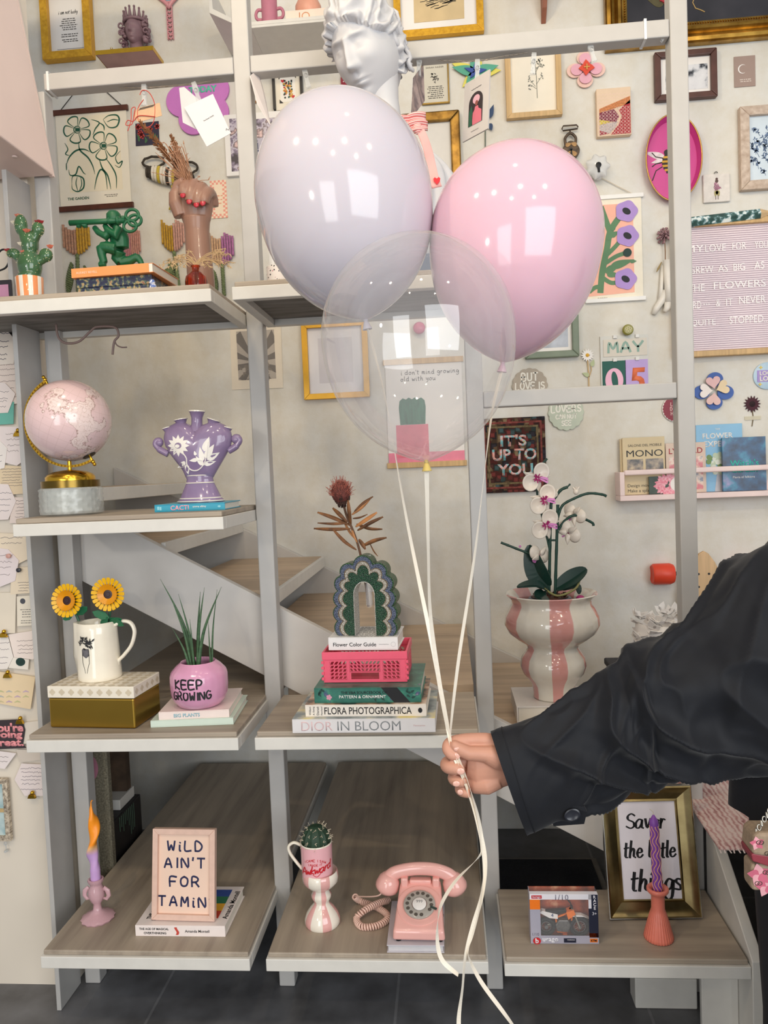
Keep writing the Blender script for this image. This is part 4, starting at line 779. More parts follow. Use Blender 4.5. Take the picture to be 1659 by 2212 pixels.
# map every band vertex by index; innermost band runs to the opening, matched by projection from the arch axis
def open_pt(x, z):
    if z <= 88: return (24 if x >= 0 else -24, z)
    a = math.atan2(z-88, x); return (24*cos(a), 88+30*sin(a))
DP = 44
core = B(k)
for i in range(NO): pass
ring_band(core, outs[0], [open_pt(*q) for q in outs[0]], -DP/2+2, DP/2).build('vase_body', bands[0][1], o, smooth=50)
for i, (d, mt_) in enumerate(bands[1:], 1):
    nx = outs[i+1] if i+1 < len(outs) else [open_pt(*q) for q in outs[i]]
    ring_band(B(k), outs[i], nx, -DP/2-.8+.1*i, -DP/2+2.2).build('bead_band', mt_, o)
sv = [open_pt(*q) for q in outs[0]]; ring_band(B(k), [(x*.985, z*.995) for x, z in sv], [(x*.94, z*.98) for x, z in sv], -DP/2, DP/2).build('opening_lining', beads('#e3e0da', '#a7a29a', 'bead_white'), o)
B(k).lathe([(0, 56), (5, 57), (8, 63), (8, 172), (7, 172), (7, 64), (0, 60)], 20, (6, 2, 0)).build('glass_tube', M('#ffffff', .02, 0, 0, alpha=.18, spec=.6), o, smooth=60)
# dried protea
hx = thing('dried_protea', 'dried pink protea with brown leaves standing in the beaded arch vase', 'dried flower', (p.x, p.y+.003, p.z)); DB = M('#6a4a35', .7, 0, .2, 60)
def pl_(px, py, dy=0.): q = PY(px, py, p.y+.003)-Vector(hx.location); return Vector((q.x/k, dy, q.z/k))
stem = bez([pl_(796, 1310), pl_(790, 1262), pl_(778, 1195), pl_(764, 1150), pl_(750, 1118), pl_(742, 1090)], 6)
B(k).tube(stem, 2.6, 8).build('stem', DB, hx, smooth=180)
LFM = M('#8a5a33', .65, 0, .3, 60, hex2='#4d3424'); LF2 = M('#c98a55', .6, 0, .2, 60)
rg = random.Random(5)
for (bx_, by_, tx, ty, w_, mm) in ((757, 1135, 685, 1107, 9, 0), (752, 1130, 683, 1131, 7, 0), (757, 1142, 675, 1143, 8, 0), (770, 1188, 718, 1143, 8, 0), (750, 1128, 717, 1098, 9, 0), (758, 1135, 754, 1080, 9, 0), (760, 1112, 800, 1075, 7, 1), (765, 1105, 805, 1073, 6, 0), (762, 1120, 792, 1112, 6, 0), (768, 1138, 816, 1106, 9, 1), (772, 1146, 828, 1116, 8, 0), (770, 1132, 826, 1143, 8, 0), (768, 1165, 740, 1125, 6, 1), (775, 1178, 755, 1128, 5, 1), (782, 1180, 836, 1160, 10, 0), (775, 1165, 790, 1186, 9, 0), (798, 1172, 815, 1203, 3, 0)):
    a = pl_(bx_, by_); c = pl_(tx, ty, rg.uniform(-22, 22)); md = a.lerp(c, .5)+Vector((0, rg.uniform(-6, 6), rg.uniform(-5, 3)))
    pts = bez([a, md, c], 8); n_ = len(pts); nr = Vector((rg.uniform(-.4, .4), -1, rg.uniform(-.4, .6))).normalized()
    b = B(k); b.strip(pts, [max(1.4, w_*sin(pi*min(1, (i/(n_-1))*.9+.06))**.7) if i < n_-1 else w_*.5 for i in range(n_)], nr); b.build('leaf', LF2 if mm else LFM, hx, smooth=180, solid=.0006)
fc = pl_(734, 1060); b = B(k); b.ball((fc.x+2, 0, fc.z-4), (21, 21, 24), 18, 12); 
b.build('flower_head', M('#7a4038', .8, 0, .35, 150, bump=.6), hx, smooth=180)
fb_ = B(k); rg = random.Random(8)
for i in range(260):
    a = rg.random()*2*pi; el = rg.uniform(-.3, 1.45); d = Vector((cos(a)*cos(el), sin(a)*cos(el), sin(el))); s0 = fc+Vector((2, 0, -6))+d*18; d2 = (d+Vector((0, 0, .5))).normalized(); tn = Vector((rg.uniform(-1, 1), rg.uniform(-1, 1), rg.uniform(-.2, 1)))
    L_ = rg.uniform(8, 15) if rg.random() < .93 else 22; fb_.tube([s0, s0+d2*L_*.5, s0+d2*L_*.85+tn*2, s0+d2*L_*.8+tn*5], [.65, .5, .4, .35], 4)
fb_.build('styles', M('#b5695a', .7, 0, .1), hx); cb = B(k)
for i in range(60): a = rg.random()*2*pi; z = rg.uniform(-32, -12); rr = 6+(z+32)*.75; cb.tube([(fc.x+4+rr*cos(a)*.8, rr*sin(a)*.8, fc.z+z-6), (fc.x+3+rr*cos(a), rr*sin(a), fc.z+z+6)], [2.4, .6], 5)
cb.build('bracts', M('#4a2c22', .8, 0, .3, 80), hx)
# ---- right: white book, striped vase, brick orchid
p, k = at(1197, 1505, ZE+.045)
bk_ = thing('book', 'thick white book on the stair tread under the big striped vase', 'book', (p.x, p.y, ZE+.001)); q0, q1 = PY(1114.5, 1514.5, p.y-.07).x-p.x, .13
B().box(q0, q1, -.085, .10, 0, .003).box(q0, q1, -.085, .10, .041, .044).box(q0, q0+.004, -.085, .10, .003, .041).build('cover', M('#e6e2de', .4, 0, .02), bk_, bev=.0006); B().box(q0+.005, q1-.003, -.081, .096, .003, .041).build('pages', PAPER, bk_)
for i, (x0, x1, pxs, nm) in enumerate(((1112, 1162, 'Bisou', 'small white name card standing left of the striped vase'), (1258, 1300, 'Studio', 'small white name card standing right of the striped vase'))):
    q = PY(x0, 1492, p.y+.13); q2 = PY(x1, 1492, p.y+.13); cdt = thing('name_card', nm, 'card', ((q.x+q2.x)/2, p.y+.13, ZE+.001)); w_ = (q2.x-q.x)/2; hh_ = q.z-ZE+.005
    B().prism([(-.018, 0), (-.0165, 0), (0, hh_), (.0165, 0), (.018, 0), (.001, hh_+.002), (-.001, hh_+.002)], -w_, w_, 'x').build('folded_card', M('#e9e5df', .6, 0, 0), cdt)
    b = B(); rg = random.Random(i)
    scribble(b, -w_*.7, w_*.6, hh_*.84, .006, 0, .0014, rg); b.v = [Vector((v.x, -.018*(1-v.y/hh_)-.0008, v.y)) for v in b.v]; b.build('writing', BLACK, cdt)
VZ = ZE+.0455
o = thing('striped_vase', 'big glossy cream vase with wide pink stripes on a white book', 'vase', (p.x, p.y, VZ)); VS = stripes('big_vase_glaze', 5, '#e6e0d3', '#dca09a', .37, .38, .1)
B(k).lathe([(0, .5), (43, .5), (44.5, 3), (44, 12), (46, 28), (53, 40), (65, 54), (70, 70), (67, 88), (58, 101), (53, 109), (57, 117), (75, 128), (92, 142), (101, 160), (99, 178), (90, 194), (84, 205), (86, 214), (94, 222), (97, 225), (95.5, 227), (90, 224), (80, 212), (78, 205), (85, 192), (90, 176), (80, 150), (50, 125), (0, 122)], 72).build('glazed_body', VS, o, smooth=60)
ok_ = k; OZ = VZ+187*k; PLK, PDK = M('#20443a', .3, 0, .1, 30), M('#1d3b33', .3, 0, .1)
o = thing('brick_orchid', 'white and pink toy brick orchid in a dark pot, standing in the striped vase', 'orchid', (p.x-.004, p.y, OZ))
def ol(px, py, dy=0.): q = PY(px, py, p.y)-Vector(o.location); return Vector((q.x/k, dy, q.z/k))
B(k).lathe([(0, -38), (34, -36), (46, 14), (48, 24), (44, 30), (0, 30)], 18).build('pot', M('#4b5468', .35, 0, .15, 30), o)
b = B(k); rg = random.Random(3)
for i in range(60): a = rg.random()*6.28; r_ = rg.random()**.5*34; b.tube([(r_*cos(a), r_*sin(a), 31), (r_*cos(a)+rg.uniform(-6, 6), r_*sin(a)+rg.uniform(-6, 6), 31+rg.uniform(2, 8))], 1.8, 5)
b.lathe([(0, 30), (40, 31), (0, 36)], 16).build('bark', M('#5a3527', .6, 0, .3, 80), o)
def stem_(pts, r, name='stem'):
    P = bez(pts, 8); B(k).tube(P, [r*(1+.12*(i % 4 == 0)) for i in range(len(P))], 10).build(name, PLK, o, smooth=60)
stem_([ol(1186, 1285), ol(1188, 1180), ol(1190, 1095), ol(1193, 1085), ol(1210, 1060), ol(1226, 1052)], 3.2); stem_([ol(1226, 1052), ol(1231, 1046), ol(1230, 1049)], 1.6, 'stem_tip')
stem_([ol(1199, 1285), ol(1202, 1190), ol(1205, 1090)], 3.2)
stem_([ol(1205, 1118), ol(1215, 1092), ol(1240, 1077), ol(1270, 1066), ol(1300, 1068), ol(1310, 1072)], 2.8); stem_([ol(1206, 1145), ol(1220, 1125), ol(1241, 1113), ol(1265, 1122), ol(1280, 1130), ol(1282, 1136)], 2.8)
stem_([ol(1188, 1255), ol(1176, 1225), ol(1150, 1200), ol(1115, 1185), ol(1082, 1172)], 2.6); stem_([ol(1188, 1190), ol(1170, 1110), ol(1160, 1060), ol(1168, 1010), ol(1178, 995), ol(1182, 991)], 2.4)
stem_([ol(1189, 1167), ol(1204, 1167)], 2.2, 'stem_clip')
def pleaf(pts, ws, nr, nm='leaf'):
    b = B(k); P = bez(pts, 6); n_ = len(P); W_ = [ws[0]+(ws[1]-ws[0])*sin(pi*min(1, i/(n_-1)*.95+.05))**.8 for i in range(n_)]
    for s_ in (-1, 1):
        vs = []
        for j in range(n_):
            t = (P[min(j+1, n_-1)]-P[max(j-1, 0)]).normalized(); d = Vector(nr).cross(t).normalized(); vs += [P[j], P[j]+d*s_*W_[j]/2+Vector(nr)*W_[j]*.22]
        b.add(vs, [(2*j, 2*j+2, 2*j+3, 2*j+1) for j in range(n_-1)])
    b.build(nm, PDK, o, solid=.003)
pleaf([ol(1186, 1268), ol(1160, 1235), ol(1143, 1178, 6)], (6, 46), (-.3, -1, .1)); pleaf([ol(1182, 1276, -10), ol(1155, 1262, -20), ol(1114, 1264, -30)], (4, 26), (.2, -.5, 1)); pleaf([ol(1172, 1275, -14), ol(1162, 1285, -34), ol(1184, 1300, -46)], (6, 26), (.1, -.6, 1))
pleaf([ol(1200, 1272), ol(1235, 1250, -4), ol(1266, 1228, -6)], (6, 36), (-.3, -1, .6)); pleaf([ol(1215, 1274), ol(1245, 1268, 4), ol(1252, 1284, 2)], (4, 18), (.2, -.6, 1))
B(k).tube(bez([ol(1172, 1268, -8), ol(1200, 1282, -30), ol(1240, 1268, -20), ol(1252, 1245, -8)], 6), 2.4, 8).build('air_root', M('#8d8a58', .5), o, smooth=180)
PW_, PP, PM = M('#e9dfd2', .25, 0, .02), M('#dd88c8', .3, 0, .02), M('#a8306f', .3, 0, .02)
def bloom(px, py, dy, yaw, roll, sc=1., back=False, nm='flower'):
    c = ol(px, py, dy); T_ = Matrix.Translation(c) @ Matrix.Rotation(yaw, 4, 'Z') @ Matrix.Rotation(roll, 4, 'Y') @ Matrix.Rotation(pi/2, 4, 'X') @ Matrix.Scale(sc, 4)
    T_ = Matrix.Translation(c*k-c) @ T_ if 0 else T_
    b = B(1, Matrix.Scale(k, 4) @ T_)
    for ang, cx in ((radians(62), 15), (radians(215), 15)):     # two big rounded cup petals
        c2, s2 = cos(ang)*cx, sin(ang)*cx
        b.grid(lambda u, v: (c2+15*v*cos(2*pi*u)*(1.0), s2+16*v*sin(2*pi*u), -2+6*v*v), 24, 6, True)
    for ang in (radians(160), radians(15), radians(285)): b.add([(x, y, -2+abs(q)*.0) for q, (x, y) in enumerate(petal(2*cos(ang), 2*sin(ang), ang, 25, 13))], [tuple(range(26))])
    fl_ = b.build(nm, PW_, o, smooth=180, solid=.0022)
    q = B(1, Matrix.Scale(k, 4) @ T_)
    for s_ in (-1, 1): q.prism([(2, s_*1), (8, s_*4), (18, s_*5-3), (20, s_*1-4), (6, s_*.2)], 3, 8)
    q.build('lip', PP, fl_); q = B(1, Matrix.Scale(k, 4) @ T_); rr = random.Random(int(px))
    for i in range(10): a = rr.random()*6.28; q.tube([(0, 0, 2), (9*cos(a), 9*sin(a), 7)], [2, .8], 5)
    q.build('throat', PM, fl_)
bloom(1158, 1033, -16, .15, .1, 1.14); bloom(1173, 1080, -18, .1, -.05, 1.14); bloom(1177, 1133, -18, .1, 0, 1.14)
bloom(1240, 1112, 6, 2.4, .4, .95); bloom(1226, 1150, -8, 2.5, .2, .95); bloom(1166, 1200, -4, -2.5, .5, .95)
for px, py in ((1199, 1067), (1244, 1062)):
    c = ol(px, py, -2); b = B(k); b.ball((c.x, c.y, c.z), (6, 6, 7), 10, 8)
    for i in range(4): b.tube([(c.x, c.y, c.z+2), (c.x+7*cos(i*1.6), c.y+5*sin(i*1.6), c.z+10)], [4, 1.5], 6)
    b.build('bud', PW_, o, smooth=60)
c = ol(1250, 1288, -60*0-20); B(k).ball((c.x, c.y, c.z), (9, 7, 6), 10, 6).build('pink_bloom', PM, o, smooth=60)
c = ol(1123, 1180, -3); B(k).ball((c.x, c.y, c.z), 2.8, 8, 6).build('pink_bud', PP, o)
# butterfly head planter behind the sleeve
q = PY(1430, 1400, 2.2); kb = kof(q); o = thing('head_planter', 'white head planter covered with ceramic butterflies behind the black sleeve', 'planter', (q.x, q.y, LZ+.241)); WCE = M('#e6e2de', .5, 0, .03, 40)
hz_ = (PY(1430, 1350, 2.2).z-LZ-.241)/kb
B(kb).lathe([(0, 0), (34, 0), (36, 8), (34, 20), (40, hz_-95), (50, hz_-80), (57, hz_-40), (54, hz_), (48, hz_+6), (42, hz_), (44, hz_-40), (0, hz_-60)], 40).build('head', WCE, o, smooth=60)
rg = random.Random(12)
for i in range(58):
    a = rg.uniform(-pi, pi); z = hz_+rg.uniform(-18, 22) if i < 42 else hz_-rg.uniform(10, 60); 
    if i >= 42: a = rg.uniform(pi*.85, pi*1.25)
    R_ = 53+rg.uniform(-3, 5); s_ = rg.uniform(17, 25)
    T_ = Matrix.Translation((R_*cos(a), R_*sin(a), z)) @ Matrix.Rotation(a-pi/2+rg.uniform(-.5, .5), 4, 'Z') @ Matrix.Rotation(rg.uniform(-.9, .5)+pi/2*.6, 4, 'X') @ Matrix.Rotation(rg.uniform(0, 6.28), 4, 'Z')
    b = B(1, Matrix.Scale(kb, 4) @ T_)
    for sd in (-1, 1):
        W1 = petal(0, 0, .7, s_, s_*.7, 8); W2 = petal(0, 0, -.6, s_*.75, s_*.6, 8)
        for w_ in (W1, W2): b.add([(sd*x, y, .45*x+.5) for x, y in w_], [tuple(range(len(w_)))])
    b.tube([(0, -s_*.4, 1), (0, s_*.5, 1)], 1.3, 6); b.build('butterfly', WCE, o, solid=.0016)
# ---- upper left: globe, heart vase on a turquoise book, puck light and cable
def fuse(o, vox, it=6, dec=None):
    q = o.modifiers.new('fuse', 'REMESH'); q.mode = 'VOXEL'; q.voxel_size = vox; q.use_smooth_shade = True
    q = o.modifiers.new('smooth', 'SMOOTH'); q.iterations = it; q.factor = .5; return o
GB = M('#d9ab3a', .2, 1, .06, 60)
Yg = 1.70; p, k = at(157, 1112, ZU, Yg)
o = thing('globe', 'pale pink globe on a gold arc and cut-glass base on the upper left shelf', 'globe', p)
zz = (PY(157, 1112, Yg).z-ZU)/k; gz = lambda py: (PY(157, py, Yg).z-ZU)/k
def dia(a, t): return 1-.035*max(abs(sin(10*a+t*9)), abs(sin(10*a-t*9)))**.5*(0 if t < .04 or t > .96 else 1)
top = gz(1053)
B(k).lathe([(60, .3), (66, 4)]+[(66.5, 4+(top-8)*i/26) for i in range(27)]+[(63, top), (58, top-1), (57, 8), (0, 6)], 200, fn=dia).build('cut_glass_base', M('#e4e9e6', .05, 0, 0, alpha=.32, spec=.9), o, smooth=30)
B(k).lathe([(0, 7.5), (53, 8), (53, top-4), (0, top-3)], 30).build('glass_core', M('#a5a8a3', .25, .3, .4, 60), o)
B(k).lathe([(0, top), (60, top+.2), (60, gz(1038)), (50, gz(1038)+.5)], 48).build('dark_gold_ring', M('#7a6330', .25, 1, .05), o, smooth=30)
B(k).lathe([(51, gz(1038)+.6), (51, gz(1030)), (46, gz(1024)), (36, gz(1019)), (16, gz(1015.5)), (4.5, gz(1014)), (4.3, gz(995)), (0, gz(995))], 40).build('gold_dome', GB, o, smooth=40)
cx, cz = 5, gz(908.5); ax = math.atan2(165, 87); tl = radians(28)
def ap(a, R): return (cx+R*cos(a), 0, cz+R*sin(a))
arc = [ap(radians(118)+radians(180)*i/40, 100) for i in range(41)]
b = B(k)
vs = []
for i in range(41):
    a = radians(118)+radians(180)*i/40
    for (r_, y) in ((95, -4), (100, -4), (100, 4), (95, 4)): vs.append((cx+r_*cos(a), y, cz+r_*sin(a)))
b.add(vs, [(4*i+j, 4*i+(j+1) % 4, 4*i+4+(j+1) % 4, 4*i+4+j) for i in range(40) for j in range(4)]+[(3, 2, 1, 0), (160, 161, 162, 163)])
for i in range(1, 40): a = radians(118)+radians(180)*i/40; b.ball((cx+97.5*cos(a), -4.3, cz+97.5*sin(a)), 2.0, 6, 4)
b.build('gold_arc', GB, o, smooth=40)
for a, s_ in ((radians(118), 1), (radians(298), -1)):
    q0 = ap(a, 84); q1 = ap(a, 96); q2 = ap(a, 108); B(k).tube([q0, q1, q2], [2.2, 3, 2], 10).ball(q2, 4, 10, 8).ball(ap(a, 102), 4.5, 10, 8).build('pin', GB, o, smooth=60)
def globe_mat():
    m, b, n, L = nodes('globe_map'); tc = n('ShaderNodeTexCoord'); mp = n('ShaderNodeMapping'); mp.inputs['Rotation'].default_value = (0, radians(-28), .4); L(tc.outputs['Object'], mp.inputs[0])
    z = n('ShaderNodeTexNoise', iScale=13, iDetail=7, iRoughness=.58); L(mp.outputs[0], z.inputs['Vector'])
    ln = ramp(n, [(.0, '#e2c5c6'), (.535, '#e2c5c6'), (.545, '#96766c'), (.553, '#e8d3cf'), (.60, '#e9d5d2'), (.605, '#c4a69e'), (.612, '#ead7d4')]); L(z.outputs['Fac'], ln.inputs[0])
    sp = n('ShaderNodeSeparateXYZ'); L(mp.outputs[0], sp.inputs[0])
    def lines(src, nn, w_):
        a = n('ShaderNodeMath', operation='MULTIPLY'); a.inputs[1].default_value = nn; L(src, a.inputs[0]); f = n('ShaderNodeMath', operation='FRACT'); L(a.outputs[0], f.inputs[0]); c = n('ShaderNodeMath', operation='LESS_THAN'); c.inputs[1].default_value = w_; L(f.outputs[0], c.inputs[0]); return c.outputs[0]
    at2 = n('ShaderNodeMath', operation='ARCTAN2'); L(sp.outputs[1], at2.inputs[0]); L(sp.outputs[0], at2.inputs[1])
    l1 = lines(at2.outputs[0], 12/pi, .025); l2 = lines(sp.outputs[2], 60, .03); mxm = n('ShaderNodeMath', operation='MAXIMUM'); L(l1, mxm.inputs[0]); L(l2, mxm.inputs[1])
    ml = n('ShaderNodeMath', operation='MULTIPLY'); ml.inputs[1].default_value = .5; L(mxm.outputs[0], ml.inputs[0])
    mx = n('ShaderNodeMix', data_type='RGBA'); L(ml.outputs[0], mx.inputs[0]); L(ln.outputs[0], mx.inputs[6]); mx.inputs[7].default_value = lin('#b59a94')
    L(mx.outputs[2], b.inputs['Base Color']); b.inputs['Roughness'].default_value = .16; b.inputs['Coat Weight'].default_value = .4; return m
sph = B(k).ball((0, 0, 0), 87, 48, 32).build('sphere', globe_mat(), o, smooth=180, loc=(cx*k, 0, cz*k))
a = radians(298); R_ = Matrix.Rotation(-(a-pi/2), 3, 'Y'); B(k).lathe([(15, 84.5), (14, 87.6), (0, 88.3)], 20, (cx, 0, cz), rot=R_).build('pole_cap', M('#3a342c', .3, .6), o, smooth=40)
# heart vase
ob, wd, hc, t = book('book', 'turquoise cactus book under the purple heart vase', (334, 1105), (486, 1099), ZU, 16, .13, M('#2f9dbb', .35, 0, .02), Y=1.655, rz=.0)
ob.location.z = ZU; text('CACTI', M('#f2a9b8', .4, 0, 0), ob, w=wd*.26, loc=(-wd*.14, -.0001, hc*.5), rot=RXF, bold=.02); text('emma sibley', WHT, ob, w=wd*.19, loc=(wd*.14, -.0001, hc*.55), rot=RXF, bold=.01)
B(1, Matrix.Rotation(pi/2, 4, 'X')).prism(rect(-wd*.46, -wd*.43, hc*.3, hc*.75), .0001, .0003).prism(rect(-wd*.425, -wd*.40, hc*.25, hc*.7), .0001, .0003).prism(circ(wd*.42, hc*.5, .0035, .0022, 12), .0001, .0003).build('emblem', M('#8fd0df', .4), ob)
YV = 1.72; q = PY(437, 1082, YV); kv = kof(q); LIL = M('#93809f', .14, 0, .06, 14, coat=.5, hex2='#816e92')
o = thing('heart_vase', 'purple heart-shaped tulip vase with white flower relief on a turquoise book', 'vase', (q.x, YV, ZU+hc+.0006)); VH = ZU+hc+.0006
def vp(zx, zy): q2 = PY(zx/2.86, 640+zy/2.86, YV)-Vector(o.location); return (q2.x/kv, q2.z/kv)
hl = [vp(*q2) for q2 in ((1150, 1118), (1130, 1075), (1060, 985), (1025, 930), (1012, 880), (1020, 835), (1050, 800), (1095, 778), (1140, 778), (1182, 796), (1215, 828))]
hr = [vp(*q2) for q2 in ((1318, 1118), (1345, 1070), (1395, 985), (1425, 930), (1436, 880), (1428, 835), (1396, 798), (1350, 776), (1300, 776), (1252, 795), (1216, 828))]
nl = 40; hl = resample(hl, nl); hr = resample(hr, nl)
HC = vp(1218, 935); HO = hl+hr[::-1]; HA = sorted((math.atan2(z-HC[1], x-HC[0]), math.hypot(x-HC[0], z-HC[1])) for x, z in HO)
def hR(a):
    for q in range(len(HA)):
        if HA[q][0] >= a: p0, p1 = HA[q-1], HA[q]; t = (a-p0[0])/max(1e-6, p1[0]-p0[0]) if q else 0; return p0[1]+(p1[1]-p0[1])*t if q else p1[1]
    return HA[-1][1]
def hdep(s_): return 27*max(0, 1-s_**2.6)**.5
def hv(u, v):
    a = -pi+2*pi*u; b_ = pi*v; s_ = sin(b_); r_ = hR(a)*s_; return (HC[0]+r_*cos(a), (-1 if v < .5 else 1)*hdep(s_), HC[1]+r_*sin(a))
B(kv).grid(hv, 120, 41, True).build('heart_body', LIL, o, smooth=180)
f0 = vp(1095, 1265)[1]; f1 = vp(1150, 1118)[1]; fx = (vp(1095, 1265)[0]+vp(1390, 1265)[0])/2
B(kv).lathe([(0, .3), (51, .3), (51, 4), (46, 8), (30, f1-12), (29, f1-4), (31, f1), (30, f1+3), (28, f1+5), (0, f1+5)], 40, (fx, 0, 0), sy=.55).build('foot', LIL, o, smooth=40)
for z, r_ in ((2.5, 51.6), (9, 45.8), (f1-13, 31.2), (f1+3, 30.6)): B(kv).tube([(fx+r_*cos(2*pi*i/36), r_*.55*sin(2*pi*i/36), z) for i in range(36)], 1.2, 6, True).build('white_line', CREAM, o, smooth=180)
for (bx_, by_, tx, ty, r_) in ((1217, 812, 1217, 706, 16.5), (1130, 805, 1116, 760, 14), (1300, 803, 1320, 760, 14), (1050, 850, 1030, 812, 9.5), (1392, 850, 1410, 808, 9.5)):
    (x0, z0), (x1, z1) = vp(bx_, by_+25), vp(tx, ty); d = Vector((x1-x0, 0, z1-z0)); R_ = d.to_track_quat('Z', 'Y').to_matrix(); L_ = d.length
    B(kv).lathe([(r_*.95, 0), (r_*.72, L_*.4), (r_*.72, L_*.65), (r_*.95, L_*.9), (r_*1.06, L_*.93), (r_*1.06, L_), (r_*.85, L_), (r_*.6, L_*.7), (0, L_*.6)], 24, (x0, 0, z0), rot=R_).build('tulip_neck', LIL, o, smooth=50)
    B(kv).lathe([(r_*1.09, L_*.94), (r_*1.1, L_), (r_*.9, L_+.4), (r_*.86, L_-1)], 24, (x0, 0, z0), rot=R_, caps=False).build('white_rim', CREAM, o, smooth=50)
for s_, (hx_, hz__) in ((-1, (985, 905)), (1, (1455, 885))):
    c2 = vp(hx_, hz__); e2 = vp(1040 if s_ < 0 else 1412, 975 if s_ < 0 else 955)
    B(kv).ball((c2[0], 0, c2[1]), (9, 8, 9), 14, 10).build('scroll_eye', LIL, o, smooth=180); pts = [(e2[0], 0, e2[1]), (c2[0]-s_*2, 0, c2[1]-16)]+[(c2[0]+s_*(11-1.9*i)*cos(-1.2+i*.9), 0, c2[1]+(11-1.9*i)*sin(-1.2+i*.9)) for i in range(6)]
    B(kv).tube(bez(pts, 5), [7.5]*8+[6.5]*(len(bez(pts, 5))-8), 10).build('scroll_handle', LIL, o, smooth=180)
rl = B(kv)
def onv(zx, zy, e=.6):
    x, z = vp(zx, zy); r_ = math.hypot(x-HC[0], z-HC[1]); return (x, -hdep(min(.99, r_/hR(math.atan2(z-HC[1], x-HC[0]))))-e, z)
def relief(poly): rl.add([onv(*q2) for q2 in poly], [tuple(range(len(poly)))])
for i in range(12): a = 2*pi*i/12; relief(petal(1125+20*cos(a), 925+16*sin(a), a, 52, 26, 9))
relief(circ(1120, 928, 15, 11, 14))
for (x, y, a, l_, w_) in ((1285, 960, -1.25, 95, 42), (1290, 1000, -1.0, 100, 40), (1275, 1020, -1.75, 90, 34), (1300, 1010, -.55, 85, 38), (1282, 1040, -.3, 70, 30), (1275, 1045, -2.2, 70, 28), (1170, 1030, 2.75, 75, 34), (1175, 1040, 1.5, 62, 30), (1165, 1020, 2.2, 40, 22), (1245, 1010, 3.0, 52, 24), (1235, 985, -1.9, 30, 18)): relief(petal(x, y, a, l_, w_, 9))
for pts in (((1150, 965), (1175, 1000), (1178, 1040), (1200, 1072), (1240, 1075), (1275, 1045), (1270, 1015), (1245, 1010)), ((1280, 1045), (1300, 980), (1310, 900))):
    rl.tube([onv(q2.x, q2.y) for q2 in bez([(a, c, 0) for a, c in pts], 6)], 1.3, 5)
rl.build('white_flower_relief', M('#eee9e2', .35, 0, .02), o)
q, kq = at(297, 1146, 1.19, 1.75); o = thing('puck_light', 'round white puck light stuck under the upper left shelf', 'lamp', (q.x, q.y, 1.1905))
B(kq).lathe([(0, -9), (24, -9), (28, -7), (30, -1), (30, 6), (0, 6)], 32).build('puck_light_body', M('#dfe2e8', .4), o, smooth=40)
q = PY(200, 720, 1.72); o = thing('loose_cable', 'brown twin cable dangling under the top left shelf', 'cable', q); cb = B()
def cl(px, py): return PY(px, py, 1.72)-q
cb.tube(bez([cl(121, 700), cl(126, 728), cl(142, 741), cl(170, 738), cl(195, 716), cl(210, 706), cl(248, 707), cl(256, 725), cl(247, 738), cl(243, 766)], 8), .0028, 8).tube(bez([cl(248, 735), cl(252, 745), cl(262, 750), cl(274, 750)], 6), .0016, 6)
cb.build('cable', M('#7a6660', .5, 0, 0), o, smooth=180)
# ---- top left shelf: cactus, soldier with key on a book and box, fist vase, amber bottle, bird
YC = 1.72; p, k = at(66, 640, ZT, YC)
o = thing('ceramic_cactus', 'green ceramic cactus with coral blooms in an orange striped pot', 'ornament', p); gz = lambda py, Y=YC: (PY(66, py, Y).z-ZT)/k; gx = lambda px, py: (PY(px, py, YC).x-p.x)/k
pt_ = gz(600); B(k).lathe([(0, .3), (26, .3), (27, 3), (29, pt_-1), (28, pt_), (25, pt_), (24, pt_-6), (0, pt_-7)], 36).build('pot', stripes('orange_stripe', 9, '#ece6dc', '#e8935c', .5, .2), o, smooth=50)
CG = M('#456b47', .14, 0, .15, 30, coat=.5); X_ = lambda zx, zy: Vector((gx(zx/2.9625, zy/2.9625), 0, gz(zy/2.9625)))
parts = [((190, 1700), (26, 24, 34)), ((190, 1560), (19, 17, 28)), ((135, 1440), (14, 13, 24)), ((245, 1470), (13, 12, 16)), ((85, 1615), (15, 11, 11)), ((295, 1640), (15, 11, 15))]
cbm = B(k)
for (c_, r_) in parts: q2 = X_(*c_); cbm.ball(q2, r_, 24, 16)
cbm.tube([X_(160, 1665), X_(110, 1640), X_(80, 1612)], [10, 9, 9], 12).tube([X_(220, 1680), X_(270, 1670), X_(300, 1640)], [10, 9, 9], 12).tube([X_(190, 1600), X_(160, 1500), X_(130, 1430)], [16, 13, 10], 12).tube([X_(205, 1560), X_(230, 1510), X_(250, 1465)], [11, 10, 9], 12).lathe([(22, pt_-8), (24, pt_+6)], 20)
fuse(cbm.build('cactus_body', CG, o, smooth=180), .0022, 5)
sp_ = B(k); rg = random.Random(6)
for (c_, r_) in parts:
    q2 = X_(*c_)
    for i in range(26): a = rg.uniform(pi, 2*pi); e = rg.uniform(-1.2, 1.2); sp_.ball((q2.x+r_[0]*1.03*cos(a)*cos(e), r_[1]*1.03*sin(a)*cos(e), q2.z+r_[2]*1.03*sin(e)), .8, 5, 4)
sp_.build('gold_dots', M('#e9dcae', .3, .3, 0), o)
